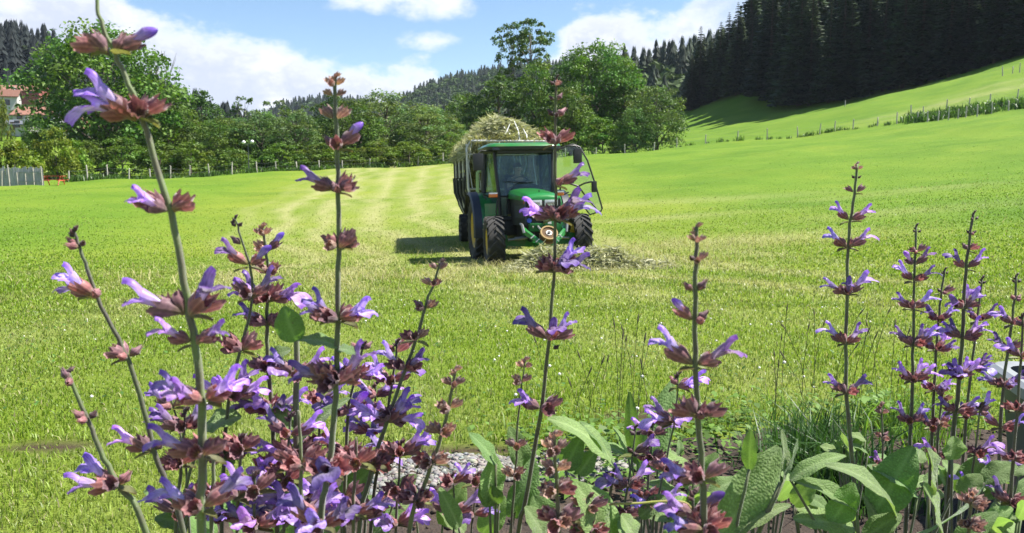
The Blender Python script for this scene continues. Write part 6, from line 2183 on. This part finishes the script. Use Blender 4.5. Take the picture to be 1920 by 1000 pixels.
sage('low dark sage stem with violet flowers among leaves, behind the runner', .92,
     [(1192, 800), (1186, 860), (1176, 920), (1165, 1010)], 6,
     [(1192, 815, 'B', 'B', '', .9), (1188, 850, 'BF', 'F', 'B', 1.1), (1178, 910, 'FF', 'CF', 'C', 1.15), (1170, 965, 'CC', 'CC', 'C', 1.1)], STEM_DARK, .6)
# right-hand group, a little farther
GR = 'flowering sage stems in the right group'
sage('lone tall sage stem left of the right group', 1.06,
     [(1607, 308), (1602, 365), (1592, 440), (1588, 560), (1586, 680), (1590, 780), (1600, 880), (1604, 1000)], 9,
     [(1606, 318, 'D', 'D', '', .6), (1604, 335, 'B', 'B', '', .7), (1602, 360, 'C', 'C', '', .85), (1594, 412, 'F', 'F', '', 1.15), (1589, 462, 'FC', 'FC', '', 1.2), (1588, 550, 'FC', 'F', 'F', 1.3), (1586, 642, 'FC', 'CF', '', 1.3), (1589, 735, 'FC', 'F', 'C', 1.25)], (.85, .95, .7), .6, group=GR)
sage('left stem of the right sage group, topped by dark buds', 1.10,
     [(1718, 422), (1714, 530), (1712, 640), (1710, 740), (1706, 840), (1700, 960)], 8,
     [(1717, 436, 'B', 'B', '', .65), (1716, 472, 'C', 'C', 'S', .85), (1714, 496, 'P', 'F', '', 1.15), (1712, 525, 'F', 'F', 'C', 1.15), (1712, 578, 'FC', 'F', '', 1.15), (1712, 645, 'FC', 'FF', 'C', 1.3), (1710, 712, 'F', 'FF', 'C', 1.3), (1706, 790, 'CF', 'CF', 'C', 1.2)], (.6, .62, .55), .6, group=GR)
sage('short stem between the two taller stems of the right group', 1.14,
     [(1772, 504), (1764, 560), (1758, 620), (1752, 720), (1748, 820), (1740, 960)], 7,
     [(1771, 514, 'B', 'B', '', .65), (1765, 548, 'B', 'C', 'S', .9), (1759, 600, 'F', 'F', 'C', 1.2), (1755, 655, 'F', 'F', 'FC', 1.2), (1751, 730, 'FC', 'F', 'F', 1.2), (1748, 800, 'F', 'CF', 'C', 1.1)], (.6, .62, .55), .6, group=GR)
sage('tallest stem of the right group with flowers on both sides', 1.08,
     [(1826, 398), (1817, 450), (1809, 530), (1806, 610), (1800, 700), (1788, 810), (1775, 960)], 9,
     [(1825, 412, 'B', 'B', '', .65), (1820, 438, 'B', 'B', 'S', .75), (1814, 468, 'S', 'C', '', 1.0), (1808, 502, 'F', 'F', '', 1.15), (1806, 575, 'FC', 'CFF', '', 1.25), (1804, 632, 'FF', 'FF', 'C', 1.3), (1800, 705, 'FF', 'FF', 'F', 1.25), (1792, 770, 'FC', 'F', 'C', 1.2)], (.62, .64, .55), .6, group=GR)
sage('stem behind the tallest of the right group', 1.2,
     [(1842, 520), (1830, 620), (1818, 720), (1808, 830), (1800, 960)], 7,
     [(1840, 532, 'B', 'B', '', .8), (1834, 600, 'F', 'F', 'C', 1.2), (1824, 690, 'C', 'FF', 'F', 1.2), (1812, 780, 'F', 'FC', 'C', 1.15)], (.7, .75, .6), .6, group=GR)
sage('stem before the grey tub, dark budded on top', 1.05,
     [(1906, 516), (1898, 600), (1884, 700), (1876, 800), (1870, 960)], 8,
     [(1905, 530, 'B', 'B', '', .75), (1902, 562, 'S', 'S', 'S', .9), (1897, 606, 'F', '', 'C', 1.1), (1888, 655, 'F', 'C', 'S', 1.1), (1882, 722, 'FC', 'F', 'F', 1.2), (1876, 800, 'F', 'F', 'C', 1.2), (1872, 890, 'CF', 'F', 'C', 1.2)], (.75, .8, .6), .6, group=GR)
sage('stem at the right margin reaching down to the bottom corner', .98,
     [(1918, 590), (1914, 680), (1906, 790), (1897, 890), (1890, 1010)], 8,
     [(1917, 612, 'S', 'C', 'C', 1.0), (1914, 668, 'F', 'C', 'C', 1.15), (1908, 768, 'CC', 'F', 'C', 1.2), (1902, 860, 'FC', 'C', 'CF', 1.2), (1894, 940, 'CF', 'C', 'CC', 1.25)], (.7, .72, .6), .6, group=GR)
sage('short stem with half faded flowers under the left stem of the right group', 1.2,
     [(1652, 760), (1655, 830), (1652, 900), (1648, 1000)], 6,
     [(1653, 775, 'D', 'D', '', .9), (1655, 820, 'D', 'S', 'D', 1.0), (1654, 870, 'F', 'D', 'C', 1.1)], (.8, .8, .7), .6, group=GR)
sage('short stem with pink cream calyces in the middle of the right group', 1.12,
     [(1768, 735), (1760, 800), (1756, 870), (1752, 990)], 7,
     [(1767, 750, 'D', 'D', 'D', 1.0), (1762, 795, 'CD', 'F', 'D', 1.15), (1758, 850, 'F', 'FC', 'C', 1.2)], (.8, .8, .7), .6, group=GR)
sage('stem with one pale violet flower drooping before the soil under the tub', 1.04,
     [(1838, 760), (1830, 830), (1822, 900), (1815, 1000)], 6,
     [(1836, 775, '', 'F', 'S', 1.15), (1828, 850, 'C', 'F', 'C', 1.15), (1820, 920, 'F', 'C', 'C', 1.1)], (.8, .85, .65), .6, group=GR)
sage('cream dried flower head at the bottom, right of the long dark leaf', .80,
     [(1822, 930), (1818, 965), (1815, 1020)], 9,
     [(1824, 945, 'D', 'DD', 'DD', 1.25), (1818, 985, 'DD', 'DD', 'DDD', 1.3)], (1.1, 1.0, .8), .7, group=GR)

# ---- lower tangle of flowers at the bottom left -----------------------------
GLT = 'short sage stems in the low tangle at the left'
for lab, Y, p, r_, wh, cl in (
        ('short stem with dark violet bells, just right of the lowest leaning one', .74, [(348, 770), (342, 850), (335, 930), (330, 1010)], 9, [(346, 800, 'FF', 'CF', 'C', 1.15), (340, 870, 'CC', 'C', 'CC', 1.15), (334, 960, 'F', 'CF', 'C', 1.15)], STEM_DARK),
        ('short green stem with a yellowish bud, left of the tallest stem foot', .72, [(402, 830), (400, 900), (396, 1010)], 10, [(402, 850, 'B', 'S', '', .9), (398, 930, 'CF', 'C', 'CC', 1.2)], STEM_GREEN),
        ('short stem with three brown calyces right of the tallest stem foot', .76, [(452, 820), (450, 900), (446, 1010)], 9, [(452, 842, 'CC', 'C', 'C', 1.25), (448, 930, 'CF', 'FF', 'F', 1.25)], STEM_PURPLE),
        ('short stem with bright lilac flowers along the bottom, below brown calyces', .70, [(478, 890), (476, 1015)], 9, [(478, 920, 'FC', 'C', 'C', 1.2), (477, 985, 'FF', 'FC', 'FF', 1.3)], STEM_DARK),
        ('short stem with big folded brown calyces in the middle of the tangle', .72, [(560, 770), (564, 850), (568, 1010)], 10, [(562, 870, 'CCC', 'CC', 'CC', 1.35), (566, 970, 'FF', 'F', 'FF', 1.35)], STEM_GREEN),
        ('short stem with a blue violet flower by the stout grey one', .78, [(545, 780), (538, 860), (532, 1010)], 8, [(544, 815, 'F', 'F', 'C', 1.2), (536, 900, 'C', 'CF', 'C', 1.2)], STEM_DARK),
        ('short stem with brown calyces right of the straight stem foot', .75, [(668, 820), (666, 890), (662, 1010)], 9, [(668, 868, 'CCC', 'CC', 'CC', 1.25), (664, 960, 'CF', 'F', 'FF', 1.25)], STEM_PURPLE),
        ('short stem with violet flowers low in front of the pebbles', .88, [(752, 830), (748, 900), (742, 1010)], 7, [(752, 850, 'FC', 'FF', 'C', 1.25), (748, 920, 'CC', 'CF', 'CF', 1.3), (744, 980, 'F', 'FF', 'F', 1.2)], STEM_DARK),
        ('small stem with pale violet flowers alone on the pebbles', .95, [(895, 890), (890, 940), (884, 1010)], 5, [(894, 905, 'F', 'S', 'C', 1.15), (888, 965, 'FC', 'F', 'F', 1.2)], STEM_DARK),
        ('small dark stem left of the rounded pale leaf', .92, [(848, 890), (852, 950), (850, 1010)], 5, [(849, 905, 'C', 'F', 'C', 1.1), (852, 960, 'FF', 'FC', 'C', 1.25)], STEM_DARK),
        ('short stem behind the leaning one with a lone lilac flower', .84, [(318, 740), (335, 800), (350, 900), (356, 1010)], 6, [(322, 762, 'F', 'C', 'S', 1.15), (345, 860, 'C', 'C', 'C', 1.1)], STEM_DARK),
        ('short stem with lilac flowers between the straight and slanting stems', .95, [(705, 720), (700, 800), (690, 900), (684, 1010)], 7, [(705, 740, 'F', 'FF', 'F', 1.1), (698, 810, 'FF', 'C', 'F', 1.2), (690, 880, 'CF', 'F', 'C', 1.2)], STEM_DARK),
        ('short stem with violet lips and brown calyces right of the stout one', .90, [(602, 730), (598, 820), (592, 1010)], 7, [(602, 750, 'C', 'FC', 'C', 1.1), (598, 830, 'F', 'C', 'CF', 1.2), (594, 920, 'FF', 'C', 'F', 1.25)], STEM_PURPLE),
        ('short stem with deep violet bells under the bold near stem', .62, [(1300, 925), (1296, 1015)], 8, [(1298, 960, 'F', 'P', 'C', 1.1)], STEM_DARK),
        ('low stem of dark calyces between the upright veined leaf and bold stem', 1.02, [(1225, 795), (1220, 850), (1212, 940), (1205, 1010)], 6, [(1224, 812, 'F', 'F', 'C', 1.1), (1219, 860, 'CC', 'CC', 'C', 1.2), (1212, 930, 'F', 'C', 'CC', 1.15)], STEM_DARK),
        ('low stem with faded calyces cut by the bottom margin, right of the middle', .8, [(1105, 930), (1100, 1015)], 7, [(1104, 950, 'C', 'C', 'D', 1.1), (1101, 995, 'CD', 'CC', 'C', 1.2)], STEM_PURPLE)):
    sage(lab, Y, p, r_, wh, cl, .7, group=GLT)

# ---- leafy shoots ------------------------------------------------------------
def shoot(label, Y, foot, leaves, col=(1, 1, 1), stems=True):
    """non-flowering shoot: leaves on a short felted stem. leaves: (base, tip, width, face, bend, colour, dy, fold, twist)"""
    f = at(*foot, Y)
    gz = float(bed_z(np.array([f.x]), np.array([max(.3, f.y)]))[0]) - .01
    org = Vector((f.x, f.y, gz))
    o = empty('sage_shoot', org, 0, label, 'sage leaves', 'leafy sage shoots in the garden bed')
    for lv in leaves:
        a = at(*lv[0], Y)
        lo = Vector((org.x + (a.x - org.x) * .3, org.y, max(gz, a.z - .14)))
        if lo.z > gz + .03: pts = [Vector((0, 0, 0)), Vector((lo.x - org.x, 0, lo.z - gz)), a - org]
        else: pts = [Vector((0, 0, 0)), (a - org) * .5 + Vector((0, 0, .005)), a - org]
        me, _ = stalk_mesh(pts[::-1], .0022, .0014)
        s = link('stem', me, o); s.color = (.95, 1.05, .9, 1)
        add_leaf(o, org, Y, *lv)
    return o


G1, G2, G3 = (1.0, 1.0, 1.0), (.8, .9, .75), (1.15, 1.15, 1.05)
UPF = (-.1, -.75, .6)
shoot('shoot with the largest pebbled sage leaf, right of the bold near stem', .80, (1350, 1060),
      [((1352, 1000), (1462, 838), 92, (.30, -.70, .62), .35, G1, .02, .22), ((1405, 880), (1408, 806), 30, (-.7, -.5, .3), .2, G2), ((1470, 900), (1466, 806), 34, (.5, -.7, .3), .3, G1),
       ((1462, 905), (1497, 822), 30, (.6, -.5, .4), .3, G2), ((1380, 1000), (1482, 945), 40, (-.2, -.3, .9), .6, G3), ((1300, 1000), (1360, 960), 34, (.2, -.4, .85), .5, G2)])
shoot('shoot with three long arching leaves below the lone tall stem', .86, (1640, 1060),
      [((1680, 968), (1553, 868), 58, (.25, -.45, .85), .9, G1, -.03), ((1482, 900), (1586, 852), 34, (-.2, -.45, .85), .9, G3), ((1606, 958), (1484, 898), 46, (.2, -.5, .8), .5, G2, 0, .5),
       ((1600, 990), (1488, 972), 56, (.1, -.55, .8), .4, G3), ((1560, 980), (1600, 905), 60, (.1, -.7, .6), .3, G2), ((1620, 1010), (1690, 965), 44, (-.1, -.5, .8), .5, G2)])
shoot('shoot with two upright square looking leaves at the lower right', .84, (1740, 1060),
      [((1742, 925), (1741, 842), 66, (.25, -.75, .6), .45, G3, -.02, .35), ((1760, 1000), (1734, 908), 62, (.25, -.75, .6), .5, G3, -.03, .2), ((1690, 1010), (1855, 905), 42, (.15, -.35, -.6), .6, G2), ((1790, 1020), (1870, 960), 40, (0, -.5, .8), .5, G2)])
shoot('shoot of shaded broad leaves behind the two upright ones', 1.06, (1690, 1000),
      [((1640, 960), (1712, 838), 78, (-.25, -.7, .6), .4, G2), ((1720, 930), (1640, 880), 52, (.2, -.4, .9), .6, G2), ((1660, 1010), (1620, 930), 44, (-.3, -.6, .7), .4, G1), ((1790, 920), (1850, 850), 46, (.3, -.5, .8), .6, G2)])
shoot('shoot with one small bright round leaf before the tub', 1.0, (1790, 1000),
      [((1785, 862), (1788, 818), 50, (-.1, -.8, .55), .3, (1.05, 1.12, .75)), ((1800, 930), (1840, 890), 40, (0, -.5, .8), .5, (.95, 1.0, .85)), ((1845, 905), (1905, 870), 46, (.2, -.4, .85), .6, G2)])
shoot('tall upright leaf with strong veins standing alone behind the middle', 1.22, (1205, 930),
      [((1205, 885), (1262, 714), 62, (.15, -.85, .5), .3, (.95, 1.0, .95), .03, .12), ((1195, 870), (1180, 735), 30, (-.6, -.6, .3), .3, G2), ((1185, 860), (1120, 830), 26, (0, -.4, .9), .5, G1), ((1178, 855), (1150, 800), 24, (0, -.4, .9), .5, G3)])
shoot('large smooth leaf arching over the pebbles left of the upright veined one', .92, (1120, 980),
      [((1152, 872), (1030, 782), 58, (.35, -.45, .85), .8, G3, -.02, .2), ((1150, 880), (1090, 790), 46, (.3, -.3, .9), .6, G2), ((1085, 890), (1118, 845), 40, (-.4, -.6, .6), .3, G1), ((1060, 880), (1090, 820), 46, (-.3, -.6, .6), .4, G2)])
shoot('shoot with a rounded pale leaf standing on the pebbles', .88, (925, 1040),
      [((918, 938), (925, 852), 56, (.25, -.75, .55), .25, G3), ((935, 945), (902, 905), 46, (-.4, -.7, -.2), .7, G2), ((960, 970), (1000, 860), 62, (.3, -.75, .5), .5, G2), ((930, 870), (880, 812), 40, (-.3, -.3, .85), .4, G2), ((985, 880), (955, 800), 42, (-.3, -.6, .6), .4, G2), ((860, 990), (824, 915), 34, (-.4, -.5, .7), .5, G1)])
shoot('shoot with a broad bright leaf at the bottom, left of the runner', .84, (1100, 1060),
      [((1150, 1010), (1075, 905), 78, (-.25, -.7, .65), .5, G3), ((1040, 1000), (1000, 930), 60, (-.4, -.7, .4), .5, G2), ((1185, 1020), (1160, 975), 56, (0, -.6, .75), .4, G1), ((1250, 1020), (1300, 980), 50, (.1, -.5, .8), .5, G3), ((1200, 970), (1260, 925), 34, (0, -.5, .8), .5, G1)])
shoot('dark leaves low in the tangle below the leaning stems', .78, (300, 1060),
      [((340, 960), (270, 920), 40, (0, -.35, .9), .5, G2), ((350, 985), (290, 970), 44, (0, -.5, .8), .5, G2), ((385, 800), (452, 782), 58, (0, -.45, .85), .5, G3), ((400, 830), (440, 870), 40, (0, -.4, .85), .5, G2), ((560, 960), (530, 900), 40, (0, -.5, .8), .5, G2)])
shoot('leaf pair low between the straight and slanting stems', .92, (640, 1040),
      [((640, 960), (700, 870), 56, (.1, -.55, .8), .5, G2), ((625, 985), (560, 960), 46, (0, -.4, .85), .5, G1), ((700, 1000), (760, 960), 44, (0, -.5, .8), .5, G2), ((740, 940), (780, 890), 40, (0, -.5, .8), .5, G1)])
shoot('pair of bright leaves at the bottom centre beside the pale budded stem', .80, (1080, 1060),
      [((1130, 1020), (1082, 905), 74, (.1, -.7, .6), .5, G3), ((1075, 1010), (1130, 960), 46, (.2, -.6, .7), .5, G3), ((1190, 1020), (1165, 965), 60, (.2, -.5, .8), .4, G3), ((1020, 1010), (985, 950), 50, (.1, -.6, .7), .5, G1)])
shoot('bright leaves at the pebble strip behind the faded calyces', 1.0, (800, 1040),
      [((830, 985), (870, 905), 50, (.1, -.6, .7), .5, G3), ((780, 960), (740, 900), 50, (.1, -.6, .7), .5, G1), ((870, 1000), (820, 950), 46, (.2, -.5, .8), .6, G1), ((720, 990), (690, 930), 52, (.1, -.6, .7), .5, G2), ((905, 1000), (945, 930), 48, (.2, -.6, .7), .5, G3)])
shoot('leaves filling the foot of the left tangle', .95, (500, 1050),
      [((470, 1000), (420, 930), 56, (.1, -.6, .7), .5, G2), ((520, 1010), (560, 930), 52, (.1, -.6, .7), .5, G1), ((600, 1000), (650, 940), 50, (.1, -.6, .7), .5, G2), ((400, 1010), (350, 960), 48, (.1, -.6, .7), .5, G2), ((450, 960), (480, 890), 44, (.1, -.6, .7), .5, G2)])
shoot('low leaves on the bare soil left of the largest pebbled leaf', 1.3, (1290, 960),
      [((1300, 900), (1240, 850), 44, (.1, -.5, .8), .5, G3), ((1310, 905), (1345, 850), 42, (.2, -.5, .8), .5, G3), ((1290, 915), (1270, 870), 36, (.1, -.5, .8), .5, G1), ((1330, 925), (1390, 900), 40, (.2, -.4, .9), .6, G1), ((1270, 930), (1215, 905), 40, (0, -.4, .9), .6, G1)])
sh = random.Random(77)
for i, lb in enumerate(('low leaves under the stems of the right group, left part', 'low leaves under the stems of the right group, middle part', 'low leaves under the tub side of the right group',
                        'dark leaves beside the uncut grass clump', 'low leaves between the large pebbled leaf and lone stem', 'shaded leaves in the bottom right corner', 'small leaves at the bed edge behind the bold near stem',
                        'low leaves behind the runner', 'low leaves in front of the bare soil', 'low leaves at the bottom between the two arching shoots')):
    px, py, Y = ((1690, 880, 1.35), (1780, 900, 1.25), (1870, 900, 1.3), (1600, 840, 1.55), (1530, 960, 1.0), (1880, 985, .95), (1230, 860, 1.5), (1290, 960, 1.1), (1440, 920, 1.15), (1570, 990, .95))[i]
    lvs = []
    for k in range(9):
        a = sh.uniform(0, PI); rr = sh.uniform(35, 70) / Y
        bx0, by0 = px + sh.uniform(-45, 45), py + sh.uniform(-15, 35)
        lvs.append(((bx0, by0), (bx0 + math.cos(a) * rr * 1.1, by0 - math.sin(a) * rr * .8), sh.uniform(24, 40) / Y, (math.cos(a) * .4, -.4, .8), sh.uniform(.3, .9), sh.choice((G1, G2, G2, G3)), sh.uniform(-.05, .05)))
    shoot(lb, Y, (px, py + 80), lvs)

# thin yellow runner
Yr = .82
pr_ = [at(px, py, Yr) for px, py in ((1080, 1010), (1110, 960), (1145, 946), (1200, 944), (1250, 940), (1290, 946), (1310, 985), (1316, 1015))]
gz = -.76
org = Vector((pr_[0].x, pr_[0].y, gz))
o = empty('runner', org, 0, 'thin yellow green runner arching across the bottom, left of the bold near stem', 'runner')
me, _ = stalk_mesh([p - org for p in [Vector((org.x, org.y, gz))] + pr_ + [Vector((pr_[-1].x, pr_[-1].y, gz))]], .0013, .0013)
s = link('stalk', me, o); s.color = (2.6, 2.3, .8, 1)

# ---- long grass clump with plant shade put into its blade colour, weeds at the bed edge --------------------------------
gx = random.Random(14)
sp3 = [(at(gx.gauss(1545, 42), 800, 2.0)[0], gx.uniform(1.75, 2.2), gx.uniform(.8, 1.3)) for _ in range(26)]
tufts('grass_clump', sp3, 'dense clump of long grass, coloured dark for plant shade, on the bed left of the right sage group', 21, 60, .17, .0042, (.035, .085, .018), 'grass', .055)
sp3 = [(gx.uniform(.95, 1.9), gx.uniform(2.2, 2.6), gx.uniform(.6, 1.2)) for _ in range(24)]
tufts('edge_weeds', sp3, 'shaggy grass along the bed edge behind the right sage group', 22, 30, .16, .005, (.11, .20, .03), 'weeds', .08)


def small_leaves(name, spots, label, seed, n_each=22, size=.022, col=(.12, .21, .04)):
    r = np.random.default_rng(seed)
    V, Cc = [], []
    for x0, y0, s in spots:
        n = int(n_each * s)
        x = x0 + r.normal(0, .07 * s, n); y = y0 + r.normal(0, .05 * s, n)
        z = Hn(x, y) + r.uniform(.005, .10 * s, n)
        a = r.uniform(0, 6.28, n); t_ = r.uniform(-.3, .7, n)
        L = size * r.uniform(.6, 1.7, n); w_ = L * r.uniform(.22, .4, n)
        u = np.stack([np.cos(a) * np.cos(t_), np.sin(a) * np.cos(t_), np.sin(t_)], -1)
        v = np.stack([-np.sin(a), np.cos(a), 0 * a], -1)
        p = np.stack([x, y, z], -1)
        Lx, wx = L[:, None], w_[:, None]
        dn = np.array([0, 0, -1.0])
        quad = np.stack([p, p + u * Lx * .5 + v * wx + dn * Lx * .02, p + u * Lx + dn * Lx * .25, p + u * Lx * .5 - v * wx + dn * Lx * .02], 1)
        V.append(quad.reshape(-1, 3)); Cc.append(np.repeat(np.array([col]) * r.uniform(.6, 1.5, (n, 1)), 4, 0))
    V = np.concatenate(V)
    return tag(link(name, mesh_np(name, V, [np.arange(len(V)).reshape(-1, 4)], M_GRASS, np.concatenate(Cc))), label, 'weeds', None, 'stuff')


spw = []
for i in range(50):
    x = gx.uniform(.05, 1.5)
    spw.append((x, float(bed_edge(x)) + gx.uniform(-.10, .12), gx.uniform(.5, 1.4)))
for i in range(34):
    x = gx.uniform(.08, .62); spw.append((x, float(bed_edge(x)) - gx.uniform(.05, .42), gx.uniform(.5, 1.2)))
small_leaves('low_weeds', spw, 'small broad leaved weeds along the edge between bed and meadow', 41)
spw = [(gx.uniform(-3, 3), gx.uniform(2.3, 6), gx.uniform(.4, 1)) for _ in range(160)]
spw = [q for q in spw if q[1] > bed_edge(q[0]) + .1]
small_leaves('clover', spw, 'clover and plantain leaves mixed in the near meadow grass', 42, 14, .016, (.07, .15, .03))
# white clover heads
r = np.random.default_rng(43)
n = 130
x = r.uniform(-3, 4, n); y = r.uniform(2.5, 7.5, n); k = y > bed_edge(x) + .05; x, y = x[k], y[k]; n = len(x)
z = Hn(x, y) + r.uniform(.03, .06, n)
V = IV[None] * r.uniform(.004, .008, n)[:, None, None] + np.stack([x, y, z], -1)[:, None]
Fc = (IF[None] + (np.arange(n) * len(IV))[:, None, None]).reshape(-1, 3)
tag(link('clover_heads', mesh_np('clover_heads', V.reshape(-1, 3), [Fc], M_STONE, np.tile([[.7, .68, .62]], (n * len(IV), 1)))), 'tiny white clover heads dotted over the near meadow', 'clover', None, 'stuff')
# grass stalks gone to seed at the bed edge
r = np.random.default_rng(44)
mb = MB()
for i in range(34):
    x = r.uniform(.05, 1.4); y = float(bed_edge(x)) + r.uniform(-.02, .5); z = H(x, y); h_ = r.uniform(.16, .34)
    dx_ = r.normal(0, .04)
    mb.tube([(x, y, z), (x + dx_ * .4, y, z + h_ * .6), (x + dx_, y, z + h_)], .0010, 4)
    mb.tube([(x + dx_, y, z + h_), (x + dx_ * 1.1, y, z + h_ + .012), (x + dx_ * 1.25, y, z + h_ + .03)], [.0012, .0030, .0008], 5)
tag(mb.build('seed_stalks', simple('seed_stalk', (.10, .085, .05), .8, scale=30)), 'thin grass stalks with seed heads along the bed edge', 'grass', None, 'stuff')

# ---- grey tub at the right ----------------------------------------------------
M_TUB = simple('grey_plastic_tub', (.065, .070, .078), .45, var=.15, scale=6, dirt=(.13, .12, .10))
c = at(1905, 800, 1.62)
gz = H(c.x, 1.62)
tub = empty('planter_tub', (c.x + .27, 1.70, gz), R(-14), 'dark grey tub with a pale rim, half hidden behind the right sage stems', 'tub')
rim_z = at(1840, 738, 1.6)[2] - gz
b = MB()
def rrect(hx, hy, z, rad=.05, n=5):
    out = []
    for cx_, cy_, a0 in ((hx - rad, hy - rad, 0), (-hx + rad, hy - rad, PI / 2), (-hx + rad, -hy + rad, PI), (hx - rad, -hy + rad, PI * 1.5)):
        for k in range(n):
            a = a0 + PI / 2 * k / (n - 1)
            out.append((cx_ + rad * math.cos(a), cy_ + rad * math.sin(a), z))
    return out
hx, hy = .20, .13
b.loft([rrect(hx * .84, hy * .84, -.03), rrect(hx * .86, hy * .86, .02), rrect(hx, hy, rim_z - .02), rrect(hx - .012, hy - .012, rim_z - .02), rrect(hx * .82, hy * .82, .05)])
b.build('body', M_TUB, tub, 40)
b = MB(); b.loft([rrect(hx - .002, hy - .002, rim_z - .028), rrect(hx + .022, hy + .022, rim_z - .026), rrect(hx + .022, hy + .022, rim_z - .004), rrect(hx + .012, hy + .012, rim_z + .004), rrect(hx - .012, hy - .012, rim_z)], cap=False)
b.build('rim', simple('pale_rim', (.24, .25, .26), .4, var=.1), tub, 40)
b = MB(); b.loft([rrect(hx * .93, hy * .93, rim_z - .06), rrect(hx * .6, hy * .5, rim_z - .035), rrect(hx * .1, hy * .1, rim_z - .03)]); b.build('soil', M_SOIL, tub, 40)
b = MB(); b.box((-hx * .4, -hy * .93, rim_z * .55), (.08, .012, .03), ch=.004); b.build('grip', M_TUB, tub)

# ------------------------------------------------------------------ the air
m, t = mat('valley_air')
v = t.n('ShaderNodeVolumePrincipled', Color=(.72, .84, 1.0, 1), Density=HAZE)
o_ = t.n('ShaderNodeOutputMaterial'); t.put(o_.inputs[1], v)
b = MB(); b.box((0, 695, 63), (3700, 1650, 200))
hz_ = b.build('haze', m)
hz_['kind'] = 'stuff'; hz_['label'] = 'thin blue summer air in the valley'
